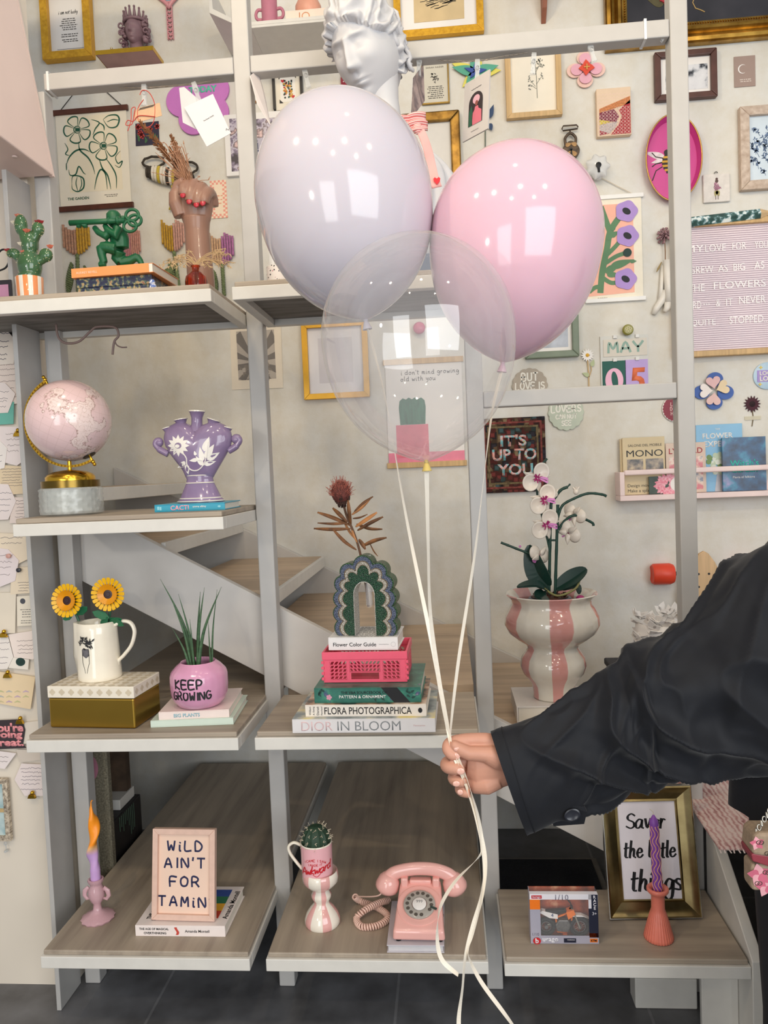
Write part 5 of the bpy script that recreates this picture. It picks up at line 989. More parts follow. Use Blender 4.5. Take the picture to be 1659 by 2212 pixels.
for (zx, zy, hc_, r_) in ((118, 1378, '#dd7a62', 7), (253, 1428, '#a83a3f', 9), (188, 1487, '#dd7a62', 7.5), (58, 1597, '#a83a3f', 9), (168, 1622, '#dd7a62', 6), (322, 1588, '#dd7a62', 6.5), (150, 1568, '#e9dfc9', 6.5), (88, 1418, '#e9dfc9', 6)):
    q2 = X_(zx, zy); b = B(k); b.lathe([(0, -4), (r_*.6, -2), (r_, 3), (r_*.5, 2), (0, 3)], 20, (q2.x, -10 if zy > 1480 and zy < 1640 and 100 < zx < 250 else 0, q2.z), fn=lambda a, t: 1+.2*cos(5*a)); b.build('bloom', M(hc_, .3, 0, .1), o, smooth=60)
YB = 1.70; q, k = at(255, 630, ZT, YB); lx = lambda px, py, Y=YB: PY(px, py, Y).x-q.x
btop = PY(240, 598, YB).z-ZT; FLR = cover_noise('dark_floral', [(.3, '#20243c'), (.48, '#2a2f4c'), (.55, '#566a58'), (.62, '#b59a6c'), (.7, '#8a4a4c'), (.78, '#20243c')], 95)
o = thing('keepsake_box', 'navy floral keepsake box under the orange book on the top left shelf', 'box', q); x0, x1 = lx(166, 610), lx(327, 606)
B().box(x0, x1, 0, .13, .0004, btop*.62).build('box_body', FLR, o, bev=.001); B().box(x0-.001, x1+.001, -.001, .131, btop*.62+.0004, btop).build('lid', FLR, o, bev=.001)
q2 = PY(149, 594, YB-.02); q3 = PY(320, 588, YB-.02); kk_ = kof(q2); cbt = ZT+btop+.0006
o = thing('book', 'orange paperback book on the navy box under the green soldier', 'book', ((q2.x+q3.x)/2, YB-.012, cbt), -.04); w2 = (q3.x-q2.x)/2; bh = PY(235, 578, YB).z-cbt
OR_ = M('#ee9a5c', .4, 0, .03); B().box(-w2, w2, 0, .0016, 0, bh).box(-w2, w2+.01, .0016, .15, 0, .0012).box(-w2, w2+.01, .0016, .15, bh-.0012, bh).build('cover', OR_, o); B().box(-w2+.002, w2+.008, .0017, .148, .0013, bh-.0013).build('pages', PAPER, o)
text('NELSON', M('#f3d9c2', .4), o, w=.045, loc=(-w2*.55, -.0002, bh*.5), rot=RXF) if 0 else text('AUDREY REVELL', M('#f5dcc6', .4), o, w=.05, loc=(-w2*.6, -.0002, bh*.5), rot=RXF)
SG = M('#155c39', .4, 0, .05, 30); YS = YB+.05; so = cbt+bh+.0006; q = PY(235, 575, YS); k = kof(q)
o = thing('toy_soldier', 'green kneeling toy soldier aiming a giant key on the orange book', 'ornament', (q.x, YS, so)); s3 = lambda zx, zy, dy=0.: Vector(((PY(zx/2.9625, zy/2.9625, YS).x-q.x)/k, dy, (PY(zx/2.9625, zy/2.9625, YS).z-so)/k))
B(k).prism([(-38, -18), (40, -18), (48, 0), (40, 20), (-40, 20), (-50, 0)], .3, 5).build('base', SG, o, bev=.001)
b = B(k)
b.tube([s3(770, 1590), s3(765, 1530), s3(755, 1470)], [19, 21, 17], 14, flat=.75)
b.tube([s3(760, 1600, 4), s3(740, 1650, 8), s3(762, 1672, 8)], [15, 13, 11], 12).tube([s3(762, 1672, 8), s3(820, 1660, 10), s3(870, 1630, 10)], [11, 10, 8], 12).tube([s3(862, 1632, 10), s3(885, 1660, 10), s3(900, 1690, 10)], [8, 7, 5], 10)
b.tube([s3(755, 1600, -8), s3(690, 1590, -10), s3(660, 1590, -10)], [14, 12, 11], 12).tube([s3(660, 1585, -10), s3(665, 1640, -10), s3(680, 1690, -10)], [11, 9, 8], 12).tube([s3(690, 1695, -10), s3(655, 1700, -10), s3(645, 1702, -10)], [7, 6, 5], 10)
b.tube([s3(735, 1480, -14), s3(700, 1530, -18), s3(650, 1500, -16), s3(620, 1465, -12)], [9, 9, 7, 6], 12).tube([s3(775, 1470, -16), s3(770, 1530, -22), s3(715, 1490, -20), s3(690, 1455, -14)], [10, 10, 7, 6], 12)
b.tube([s3(745, 1460), s3(735, 1440)], [8, 8], 12).ball(s3(728, 1412), (13.5, 13, 16), 18, 12)
fuse(b.build('soldier_body', SG, o, smooth=180), .0018, 4)
b = B(k); b.lathe([(15, -3), (15.5, 0), (15, 10), (10, 16), (0, 18)], 24, s3(728, 1402)).tube([s3(700, 1402), s3(690, 1405)], [5, 3], 8).tube(bez([s3(755, 1395, 4), s3(775, 1385, 6), s3(795, 1388, 8)], 5), [4]*10+[2], 8, flat=.4).tube([s3(770, 1400, 4), s3(785, 1408, 6)], [3, 1.5], 6); b.build('bandana_cap', SG, o, smooth=50)
b = B(k); b.tube([s3(480, 1450, -24), s3(660, 1441, -24), s3(830, 1434, -24)], [6, 5.6, 6], 14).tube([s3(780, 1436, -24), s3(795, 1435, -24)], [9, 9], 14).tube([s3(725, 1438, -24), s3(735, 1438, -24)], [7.5, 7.5], 14)
b.prism([(s3(525, 1445)[0], s3(525, 1448)[2]), (s3(590, 1445)[0], s3(590, 1445)[2]), (s3(590, 1445)[0], s3(590, 1478)[2]), (s3(565, 1445)[0], s3(565, 1480)[2]), (s3(555, 1445)[0], s3(555, 1462)[2]), (s3(545, 1445)[0], s3(545, 1480)[2]), (s3(525, 1445)[0], s3(525, 1480)[2])], -27, -21, 'y')
for (cx_, cz_, rx) in ((875, 1400, 42), (892, 1434, 42), (862, 1470, 42)):
    c_ = s3(cx_, cz_, -24); b.tube([c_+Vector((14*cos(2*pi*i/28), 0, 11.5*sin(2*pi*i/28))) for i in range(28)], 3.3, 8, True)
b.build('giant_key', SG, o, smooth=180)
q, k = at(331, 625, ZT, 1.67); o = thing('bird_figurine', 'tiny blue and white porcelain bird in front of the navy box', 'figurine', q); PB = cover_noise('blue_dots', [(.45, '#e8e8ee'), (.52, '#5673b5')], 160)
B(k).lathe([(0, 0), (8, 0), (8.5, 3), (6, 8)], 16).ball((0, 0, 16), (8.5, 7.5, 12), 16, 12).ball((-1, -1, 29), (6.5, 6, 7), 14, 10).tube([(4, 2, 12), (10, 4, 6)], [5, 2], 8).build('bird_body', PB, o, smooth=180)
YFI = 1.80; q, k = at(429, 640, ZT, YFI); SKM = M('#94705f', .35, 0, .04, 12, coat=.15)
o = thing('fist_vase', 'raised fist vase in skin tone with red nails holding dried grasses', 'vase', q); f3 = lambda zx, zy, dy=0.: Vector(((PY(zx/2.9625, zy/2.9625, YFI).x-q.x)/k, dy, (PY(zx/2.9625, zy/2.9625, YFI).z-ZT)/k))
b = B(k); zb0 = f3(1290, 1900); zb0.z = 0
b.tube([zb0, f3(1285, 1780), f3(1270, 1600), f3(1262, 1480), f3(1258, 1400)], [30, 29, 27, 26, 29], 24)
b.tube([f3(1258, 1420, 2), f3(1252, 1340, 2), f3(1245, 1260, 4), f3(1240, 1215, 6)], [30, 37, 40, 34], 24, flat=.62)
b.tube([f3(1165, 1390, -4), f3(1140, 1310, -6), f3(1135, 1240, -6)], [16, 18, 16], 14).tube([f3(1135, 1250, -4), f3(1155, 1195, -8), f3(1195, 1178, -14)], [15, 13, 11], 14)
fing = [(1205, 1205, 1205, 1285), (1250, 1200, 1245, 1325), (1297, 1220, 1290, 1345), (1340, 1250, 1330, 1335)]
for i, (x0, y0, x1, y1) in enumerate(fing):
    b.tube(bez([f3(x0+4, y0+55, 20), f3(x0, y0-5, 14), f3(x0, y0-8, -8), f3((x0+x1)/2, (y0+y1)/2, -26), f3(x1, y1-8, -27)], 5), [12.5, 13, 13.5, 13.5, 13.5]+[13]*10+[12]*6, 14)
fuse(b.build('fist', SKM, o, smooth=180), .0019, 5)
for i, (x0, y0, x1, y1) in enumerate(fing): b = B(k); c_ = f3(x1+2, y1, -36); b.ball(c_, (6.2, 3.4, 7.5), 14, 10, Matrix.Rotation(-.35, 3, 'X')).build('red_nail', M('#b02030', .15, 0, 0, coat=.6), o, smooth=180)
def grass_plume(b, base, tip, r, rg, n_=90, col=0):
    d = tip-base; L_ = d.length; d.normalize()
    for i in range(n_):
        t = .45+.55*(i/n_); c_ = base+d*L_*t; a = rg.random()*6.28; w_ = r*sin(pi*min(.97, (t-.42)/.6))**.6; u = d.orthogonal().normalized(); v = d.cross(u); e = c_+(u*cos(a)+v*sin(a))*w_+d*r*.7; b.tube([c_, e], [1.5, .7], 4)
    b.tube([base, tip], [1, .6], 5)
dg_ = thing('dried_plumes', 'bunch of dried brown grasses stuck in the raised fist', 'dried grass', Vector(q)+f3(1220, 1180)*k); g0 = f3(1220, 1180); rg = random.Random(3); RB = M('#8f5f3a', .8, 0, .25, 200)
for (tx, ty, r_) in ((905, 785, 9), (1095, 870, 8), (1010, 900, 6), (1150, 990, 8), (1080, 940, 6)):
    b = B(k); grass_plume(b, Vector((0, 6, -12)), f3(tx, ty, rg.uniform(-10, 10))-g0, r_, rg, 110); b.build('plume', RB, dg_)
b = B(k)
for i in range(90):
    bx = Vector((rg.uniform(-6, 6), rg.uniform(-4, 8), -8)); t_ = f3(rg.gauss(1110, 45), rg.uniform(930, 1130), rg.uniform(-25, 25))-g0 if i < 65 else f3(rg.uniform(1010, 1360), rg.uniform(1120, 1200), rg.uniform(-25, 25))-g0; m_ = bx.lerp(t_, .5)+Vector((rg.uniform(-5, 5), 0, 6)); b.tube(bez([bx, m_, t_], 3), [.9, .8, .7, .7, .7, .6, .5], 4)
    if i % 2: b.tube([t_, t_+Vector((rg.uniform(-10, 10), 0, rg.uniform(-8, 8)))], [1.6, .3], 4)
b.build('fine_stalks', M('#b98b6d', .8, 0, .15), dg_)
YA = 1.69; q, k = at(425, 626, ZT, YA); o = thing('bud_vase', 'small translucent orange glass bottle in front of the fist vase', 'vase', q); az = lambda zy: (PY(424, zy/2.9625, YA).z-ZT)/k
AM = M('#e0561e', .05, 0, 0, trans=.9, ior=1.45)
B(k).lathe([(0, .3), (22, .3), (23.5, 4), (23.5, az(1800)), (21, az(1770)), (13, az(1745)), (8, az(1735)), (8, az(1712)), (10.5, az(1706)), (10.5, az(1701)), (7, az(1701)), (6, az(1735)), (20, az(1775)), (21, 4), (0, 3)], 36, fn=lambda a, t: 1+.03*cos(12*a)*(1 if t < .3 or t > .85 else 0)).build('glass_body', AM, o, smooth=60)
og = thing('oat_sprays_bunch', 'pale dried oat grass sprays in the orange glass bottle', 'dried grass', (q.x, q.y, ZT+6*k)); b = B(k); rg = random.Random(11)
def al(zx, zy, dy): return Vector(((PY(zx/2.9625, zy/2.9625, YA).x-q.x)/k, dy, az(zy)-6))
for i in range(30):
    lf = i % 2; tx = rg.uniform(1035, 1230) if lf else rg.uniform(1300, 1490); ty = rg.uniform(1540, 1720) if lf else rg.uniform(1610, 1730); t_ = al(tx, ty, rg.uniform(-18, 18)); m_ = al((1255+tx)/2, min(1680, (1700+ty)/2-35), 0); P = bez([Vector((rg.uniform(-5, 5), rg.uniform(-5, 5), 0)), al(1255+rg.uniform(-12, 12), 1700, 0), m_, t_], 4); b.tube(P, .55, 4)
    for j in range(7): c_ = P[-1-j//2]; b.tube([c_, c_+Vector((rg.uniform(-9, 9), rg.uniform(-4, 4), rg.uniform(-11, 5)))], [1.3, .3], 4)
b.build('oat_sprays', M('#d2b48a', .8, 0, .1), og)
# ---- second top shelf: terrazzo pot, blue book
q, k = at(606, 622, ZT, 1.78); o = thing('terrazzo_pot', 'white terrazzo pot with black flecks behind the white balloon', 'pot', q)
def terrazzo():
    m, b, n, L = nodes('terrazzo'); tc = n('ShaderNodeTexCoord'); v = n('ShaderNodeTexVoronoi', iScale=190); L(tc.outputs['Object'], v.inputs['Vector']); sp = n('ShaderNodeSeparateColor'); L(v.outputs['Color'], sp.inputs[0]); r = ramp(n, [(0, '#e4dcd6'), (.62, '#e4dcd6'), (.63, '#26262a'), (.85, '#5c5560'), (.9, '#c59aa0')], 'CONSTANT'); L(sp.outputs[0], r.inputs[0])
    r2 = ramp(n, [(.0, '#000000'), (.36, '#000000'), (.4, '#ffffff')]); L(v.outputs['Distance'], r2.inputs[0]); mx = n('ShaderNodeMix', data_type='RGBA'); L(r2.outputs[0], mx.inputs[0]); L(r.outputs[0], mx.inputs[6]); mx.inputs[7].default_value = lin('#e4dcd6'); L(mx.outputs[2], b.inputs['Base Color']); return m
tz = (PY(600, 578, 1.78).z-ZT)/k; B(k).lathe([(0, .3), (27, .3), (28, 3), (28, tz), (25, tz), (25, tz-8), (0, tz-9)], 36).build('pot_body', terrazzo(), o, smooth=40)
B(k).lathe([(0, tz-8), (9, tz-7), (9.5, tz+60), (8, tz+62), (7.5, tz+58), (0, tz)], 20, (-14, 3, 0)).build('glass_tube', M('#ffffff', .03, 0, 0, alpha=.2, spec=.6), o, smooth=50)
q0, q1 = PY(903, 612, 1.70), PY(1000, 612, 1.70); o = thing('book', 'dark blue book box standing on the top middle shelf beside the bust', 'book', (q0.x, 1.70, ZT)); hh_ = PY(915, 548, 1.7).z-ZT; DBL = M('#3f5575', .5, 0, .05); B().box(0, q1.x-q0.x, 0, .14, .0004, hh_*.28).box(.004, q1.x-q0.x-.004, .004, .136, hh_*.28, hh_*.30).box(0, q1.x-q0.x, 0, .14, hh_*.30, hh_).build('cover', DBL, o, bev=.001)
# ---- classical bust
def face_grid(sx=1.):
    def fn(u, v):
        th = 2*pi*u; ph = -pi/2+pi*v; dx_, dy_, dz_ = cos(ph)*sin(th), -cos(ph)*cos(th), sin(ph)
        x, y, z = 66*dx_, (84 if dy_ < 0 else 92)*dy_, 112*dz_
        if z < -20: f = 1-.40*((-20-z)/92)**1.6; x *= f; y *= (1-.22*((-20-z)/92)**2)
        if dy_ < 0:
            fr = min(1, -dy_*1.6); g = lambda cx, cz, wx, wz: math.exp(-((x-cx)/wx)**2-((z-cz)/wz)**2)
            n_ = 0
            if -34 < z < 30: t = (30-z)/64; n_ = (5+21*t**1.15)*math.exp(-(x/(5.5+4.5*t))**2)*(1 if z > -27 else max(0, 1-(-27-z)/7))
            n_ += 6*(g(-8, -24, 5, 6)+g(8, -24, 5, 6))
            for s_ in (-1, 1): n_ += -13*g(s_*25, 12, 15, 9.5)+11*g(s_*25, 11, 9.5, 5.4)+5*g(s_*24, 28, 17, 4.5)+3.4*g(s_*25, 17.8, 11, 1.7)+2.4*g(s_*25, 4.5, 10, 1.5)+4*g(s_*38, -16, 17, 14)
            n_ += 6.5*g(0, -48, 13, 4.2)+7*g(0, -57.5, 11, 4.5)-4.5*g(0, -52.6, 16, 1.7)-3*g(0, -66, 14, 4.5)-2.5*g(0, -38, 4, 5)+9*g(0, -82, 17, 13); y -= n_*fr
        return (x, y, z)
    return fn
MAR = M('#cccccf', .5, 0, .03, 12, sss=.05); YBU = 1.755; q = PY(835, 660, YBU); q.z = ZT; k = kof(q)
bust = thing('classical_bust', 'white classical bust of a woman with wavy hair behind the white balloon', 'bust', (q.x, YBU, ZT)); b3 = lambda px, py, dy=0.: Vector(((PY(px, py, YBU).x-q.x)/k, dy, (PY(px, py, YBU).z-ZT)/k))
PB_ = bez([(.27, 0, 0), (.33, 0, 0), (.66, 0, 0), (.9, 0, 0), (.99, 0, 0), (1, 0, 0), (.97, 0, 0), (.88, 0, 0), (.72, 0, 0), (.5, 0, 0), (.4, 0, 0)], 10)
def prof_b(v): i = min(99, int(v*100)); return PB_[i].x+(PB_[i+1].x-PB_[i].x)*(v*100-i)
hc_ = b3(793, 110); TH = Matrix.Scale(k, 4) @ Matrix.Translation(hc_) @ Matrix.Rotation(radians(-6), 4, 'Y') @ Matrix.Rotation(radians(-28), 4, 'Z') @ Matrix.Rotation(radians(24), 4, 'X') @ Matrix.Scale(1.02, 4)
b = B(1, TH); b.grid(face_grid(), 140, 120, True)
for s_ in (-1, 1):
    b.tube([(s_*66, 12+9*cos(t*.5), 4+20*sin(t*.5)) for t in range(13)], [4.5+1.5*sin(t) for t in range(13)], 10).ball((s_*64, 12, 2), (4, 11, 19), 12, 10)
b.T = Matrix.Scale(k, 4); 
b.tube([hc_+Vector((22, 10, -40)), b3(822, 170, 14), b3(826, 215, 14), b3(830, 260, 16), b3(832, 300, 18)], [46, 37, 34, 37, 42], 36)
ZT_ = b3(838, 262).z; b.grid(lambda u, v: (b3(838, 0).x+(132+4*sin(2*pi*19*u+5*v))*cos(2*pi*u)*prof_b(v), 20+(78+3*sin(2*pi*19*u+5*v))*sin(2*pi*u)*prof_b(v), ZT_*(1-v)+.5), 152, 60, True)
b.lathe([(0, 0.5), (62, .5), (62, 14), (48, 20), (44, 40), (60, 60)], 40, (b3(838, 0).x, 20, 0)); b.build('bust_body', MAR, bust, smooth=180)
h = B(1, TH)
def hair(u, v):
    th = 2*pi*u; ph = -pi/2+pi*v; dx_, dy_, dz_ = cos(ph)*sin(th), -cos(ph)*cos(th), sin(ph)
    fr = max(0, -dy_); w_ = 5.5*sin(16*abs(dx_)+10*dz_+5*sin(8*dz_+3*abs(th-pi)))*(1 if abs(dx_) > .05 else .3)+2.5*sin(34*dz_+9*dx_)
    line = 58-52*abs(dx_)**1.8; z0 = 112*dz_; inside = z0 < line and dy_ < .05-.0
    r_ = 1.10 if not inside else .80
    if dy_ >= .05 and dz_ < -.35: r_ = 1.0 if dz_ > -.6 else .8
    x, y, z = 66*dx_*r_, 90*dy_*r_, 112*dz_*r_
    f = w_*(.5 if inside else 1); return (x+dx_*f*1.2, y+dy_*f, z+dz_*f)
h.grid(hair, 160, 110, True)
rg = random.Random(2)
for i in range(26):
    a = rg.uniform(-.9, 1.6); s_ = rg.choice((-1, 1)); z = rg.uniform(-40, 60); y = rg.uniform(20, 84); x = s_*66*math.sqrt(max(0, 1-(y/100)**2))*1.02; P = [(x+s_*rg.uniform(0, 6), y+6*sin(t*1.1+a), z-8*t*.8+3*cos(t*1.7)) for t in range(8)]; h.tube(P, [3, 5, 6, 6, 5.5, 5, 4, 2], 8)
for i in range(30):
    a = 2*pi*i/30; h.tube([(22*cos(a)+3*sin(3*a), 98+8*sin(t*1.3+i), 10+26*sin(a)+4*cos(t+i)) for t in range(5)], [5, 7, 7, 6, 3], 8)
h.build('hair', MAR, bust, smooth=180)
bw = B(k); STR = M('#d9837f', .7, 0, .05, 60)
def strip_mat():
    m, b, n, L = nodes('red_white_stripe'); tc = n('ShaderNodeTexCoord'); w_ = n('ShaderNodeTexWave', iScale=95); w_.bands_direction = 'Z'; mp = n('ShaderNodeMapping'); mp.inputs['Rotation'].default_value = (0, .1, 0); L(tc.outputs['Object'], mp.inputs[0]); L(mp.outputs[0], w_.inputs['Vector']); r = ramp(n, [(.4, '#cf6d6a'), (.55, '#f0cdc8')]); L(w_.outputs['Fac'], r.inputs[0]); L(r.outputs[0], b.inputs['Base Color']); b.inputs['Roughness'].default_value = .8; return m
cwn = Vector((0, -78, 0)); bow = thing('ribbon_bow', 'red striped ribbon bow with long pink tails pinned on the bust shoulder', 'bow', Vector((q.x, YBU, ZT))); SM = strip_mat()
P0 = b3(905, 318, -92); 
bw.grid(lambda u, v: tuple(b3(880+u*46+(0 if v > .5 else -4), 282+v*(40+u*-2)+(10*(1-u)) , -84-12*sin(pi*u)-5*sin(5*pi*v))), 12, 14); bw.grid(lambda u, v: tuple(b3(900-u*60, 290+v*36+6*u, -84-12*sin(pi*u)-5*sin(5*pi*v))), 12, 14); bw.ball(P0, (9, 7, 12), 12, 10); bw.build('bow_loops', SM, bow, smooth=180, solid=.001)
bt_ = B(k); bt_.grid(lambda u, v: tuple(b3(902+v*36+u*(16+4*v)+3*sin(5*v), 322+v*120-u*4, -92+20*v*0-3*sin(7*v+u))), 8, 20); bt_.build('tail', M('#eaaca8', .7, 0, .04), bow, smooth=180, solid=.001)
hp_ = b3(945, 426, -97); ht = B(k, Matrix.Translation(hp_*k) @ Matrix.Rotation(pi/2, 4, 'X')); ht.prism([(0, -9), (-6, -2), (-7, 3), (-4, 6), (0, 3), (4, 6), (7, 3), (6, -2)], 0, .8); ht.build('red_heart', M('#d0222f', .6, 0, 0), bow)
# ================================================================ THINGS ON THE BACK WALL
class Wl:
    "a thing on the wall; coordinates are photo pixels read on the wall plane"
    def __init__(s, name, label, cat, px, py, off=.001, group=None, Y=YW, tilt=0.):
        s.Y = Y; s.o, s.k = wall_thing(name, label, cat, px, py, off, tilt, group, Y); s.p = PY(px, py, Y); s.inv = Matrix.Rotation(-tilt, 2)
    def L(s, px, py): q = PY(px, py, s.Y)-s.p; v = s.inv @ Vector((q.x, q.z)); return (v.x/s.k, v.y/s.k)
    def P(s, pts): return [s.L(*q) for q in pts]
    def b(s): return B(s.k)
    def rect(s, x0, x1, y0, y1, z0, z1, name, mat, **kw): return s.b().prism(rect(x0, x1, y0, y1), z0, z1).build(name, mat, s.o, **kw)
    def t(s, txt, mat, px, py, w=None, h=None, z=1., **kw):
        x, y = s.L(px, py); return text(txt, mat, s.o, w=w*s.k if w else None, h=h*s.k if h else None, loc=(x*s.k, y*s.k, z*s.k), ext=.0004, **kw)
def wframe(name, label, cat, px, py, W, H, fw, fd, fm, mat_m, pm=None, mw=0., off=.001, bevel=.001, **kw):
    w_ = Wl(name, label, cat, px, py, off, **kw); f = w_.b()
    for q in ([(-W/2, -H/2), (W/2, -H/2), (W/2-fw, -H/2+fw), (-W/2+fw, -H/2+fw)], [(W/2, -H/2), (W/2, H/2), (W/2-fw, H/2-fw), (W/2-fw, -H/2+fw)],
              [(W/2, H/2), (-W/2, H/2), (-W/2+fw, H/2-fw), (W/2-fw, H/2-fw)], [(-W/2, H/2), (-W/2, -H/2), (-W/2+fw, -H/2+fw), (-W/2+fw, H/2-fw)]): f.prism(q, 0, fd)
    f.build('frame', fm, w_.o, bev=bevel); iw, ih = W-2*fw, H-2*fw
    w_.rect(-iw/2-.5, iw/2+.5, -ih/2-.5, ih/2+.5, .3, fd*.4, 'mount', mat_m); w_.z = fd*.4+.15
    if pm: w_.rect(-iw/2+mw, iw/2-mw, -ih/2+mw, ih/2-mw, fd*.4, fd*.4+.3, 'picture', pm); w_.z = fd*.4+.5
    return w_
INK = M('#4a4744', .7, 0, 0); YGOLD = M('#e3b038', .4, .6, .12, 30, hex2='#c6932a', stretch=(3, 3, 30)); CRM = M('#efe7d6', .7, 0, .02, 20); WPAP = M('#eeeae6', .6, 0, .02, 10); GREEN_INK = M('#1f5a44', .6, 0, 0)
def lines(w_, x0, x1, ys, z, h, rg, mat=INK, center=True, nm='printed_lines'):
    b = w_.b()
    for y in ys:
        l_ = (x1-x0)*rg.uniform(.55, 1) if center else (x1-x0)*rg.uniform(.7, 1); a = (x0+x1)/2-l_/2 if center else x0
        while a < (x0+x1)/2+l_/2 if center else a < x0+l_:
            ww = rg.uniform(h*1.5, h*5); b.prism(rect(a, min(a+ww, x1), y, y+h), z, z+.15); a += ww+h*.9
    return b.build(nm, mat, w_.o)
# gold frame top left
w_ = wframe('picture_frame', 'yellow gold frame with a printed poem at the top left of the wall', 'picture frame', 150, 55, 110, 156, 16, 20, YGOLD, WPAP)
hb = w_.b(); hand(hb, 'i am not lucky', 7, 2, 23, w_.z, .13, 0, .06, .62, .2); hb.build('script_title', BLACK, w_.o); rg = random.Random(1); lines(w_, -18, 22, [8-4.4*i for i in range(6)]+[-24, -28.5, -35, -39], w_.z, 1.6, rg)
w_.rect(-26, 33, -54, -53.3, w_.z, w_.z+.2, 'rule', INK)
# ledge with crowned head
YL = YW-.10; a, b_ = PY(207, 115, YL), PY(330, 105, YL); w = thing('wall_ledge', 'small pink wall ledge with a gold rim under the crowned head', 'shelf', ((a.x+b_.x)/2, YW-.0005, a.z)); W2 = (b_.x-a.x)/2
B().box(-W2, W2, -.099, 0, -.006, .004).build('ledge_board', M('#b58a85', .25, 0, .1, 14), w, bev=.002); B().box(-W2-.001, W2+.001, -.1005, -.099, -.006, .008).box(-W2-.0012, -W2-.0002, -.099, 0, -.006, .008).box(W2+.0002, W2+.0012, -.099, 0, -.006, .008).build('gold_rim', GB, w)
YH_ = YW-.055; q = PY(294, 100, YH_); q.z = a.z+.0045; k = kof(q); o = thing('crowned_head', 'mauve crowned female head ornament on the pink wall ledge', 'ornament', q); MAU = M('#8c6f76', .5, 0, .1, 40); hz0 = (PY(294, 70, YH_).z-q.z)/k
T0 = Matrix.Scale(k, 4) @ Matrix.Translation((0, 0, hz0)) @ Matrix.Rotation(radians(-6), 4, 'Z') @ Matrix.Scale(.29, 4); B(1, T0).grid(face_grid(), 80, 70, True).tube([(0, 10, -70), (0, 12, -(hz0/.29))], [46, 52], 24).build('head', MAU, o, smooth=180)
h_ = B(k); rg = random.Random(7)
for i in range(46):
    a_ = rg.uniform(-.2, 2*pi); s_ = rg.choice((-1, 1)); x = s_*rg.uniform(19, 27); z = hz0+rg.uniform(-32, 14); h_.ball((x, rg.uniform(-12, 18), z), rg.uniform(3.5, 6), 10, 8)
for s_ in (-1, 1):
    for z in (-22, -4, 10): h_.tube([(s_*27+5*cos(t), -12, hz0+z+5*sin(t)) for t in [i*.7 for i in range(9)]], 2, 6)
h_.ball((0, 8, hz0+10), (25, 26, 26), 20, 14); h_.build('curls', MAU, o, smooth=180)
cr = B(k)
for i in range(15):
    a_ = 2*pi*i/15; f_ = max(0, -sin(a_)); H_ = 8+10*f_; x, y = 23*cos(a_), 4+23*sin(a_); cr.tube([(x, y, hz0+22), (x*1.05, y*1.05, hz0+24+H_)], [4.5, 2], 8).ball((x*1.06, y*1.06, hz0+26+H_), 2.6, 8, 6)
cr.tube([(24*cos(2*pi*i/30), 4+24*sin(2*pi*i/30), hz0+21) for i in range(30)], 3.4, 8, True).build('crown', MAU, o, smooth=180)
q = PY(241, 109, YL+.02); q.z = w.location.z+.0045; k = kof(q); o = thing('mini_bottle', 'tiny pearl topped bottle on the left of the pink wall ledge', 'ornament', q); B(k).lathe([(0, 0), (4, 0), (4, 5), (2, 7), (2, 8)], 12).ball((0, 0, 11), 3.2, 10, 8).build('bottle', M('#d9c9a8', .2, .3, .1), o, smooth=60)
# heart hand mirror
w_ = Wl('hand_mirror', 'pink heart hand mirror with openwork handle hanging at the top edge of the wall', 'mirror', 367, 20); PKM = M('#cf8f95', .35, 0, .05, 40)
def heart(cx, cy, s): return [(cx+s*16*sin(t)**3/16, cy+s*(13*cos(t)-5*cos(2*t)-2*cos(3*t)-cos(4*t))/16) for t in [2*pi*i/28 for i in range(28)]]
w_.b().tube([(x, y, 5) for x, y in heart(0, 36, 34)], 4.2, 8, True).build('frame', PKM, w_.o, smooth=180); w_.b().prism(heart(0, 36, 27), 2, 3.4).build('mirror_glass', M('#c9ced2', .05, 1, 0), w_.o)
hb = w_.b()
for i in range(6): hb.tube([(x, y, 4) for x, y in heart(0, -12-9.6*i, 5.4)], 1.5, 6, True)
for i in range(14): a_ = 2*pi*i/14; x, y = heart(0, 36, 30)[i*2]; hb.tube([(q[0], q[1], 6) for q in heart(x, y, 4)], 1.1, 5, True)
hb.build('openwork_hearts', PKM, w_.o, smooth=180); w_.rect(-6.5, -4.8, -66, 4, 1, 6, 'handle_rail', PKM); w_.rect(4.8, 6.5, -66, 4, 1, 6, 'handle_rail', PKM)
# white wall shelf at the top with two vases and a book
YS_ = 2.47; zB = PY(540, 61, YS_).z; zT = PY(542, 47, YS_).z; a, b_ = PY(452, 28, YS_).x, PY(716, 40, YS_).x; o = thing('wall_shelf', 'white tray-like wall shelf with a raised curved left end behind the second post', 'shelf', (a, YW-.0005, zB)); D2 = YW-YS_; T_ = zT-zB; xL = PY(542, 50, YS_).x-a
B().box(xL, b_-a, -D2, 0, 0, .008).box(xL, b_-a, -D2, -D2+.012, .008, T_).build('shelf_tray', WHITE, o, bev=.0015)
pr_ = [(xL, 0), (xL-.03, .012), (xL-.06, .02), (0, PY(452, 28, YS_).z-zB-.0), (0, PY(452, 28, YS_).z-zB+.09), (.01, PY(452, 28, YS_).z-zB+.09), (.012, PY(452, 28, YS_).z-zB+.012), (xL-.055, .033), (xL-.025, .026), (xL, T_)]
B().prism(pr_, -D2, 0, 'y').build('curved_end', WHITE, o, bev=.001)
q = PY(583, 44, YS_+.06); q.z = zB+.0085; k = kof(q); o = thing('loop_vase', 'dusty pink vase with paired loop handles on the top wall shelf', 'vase', q); ROS = M('#c07a8c', .6, 0, .04, 60)
B(k).lathe([(0, .3), (15, .3), (17, 4), (17, 80), (15, 84), (12, 82), (12, 10), (0, 8)], 28).build('body', ROS, o, smooth=50)
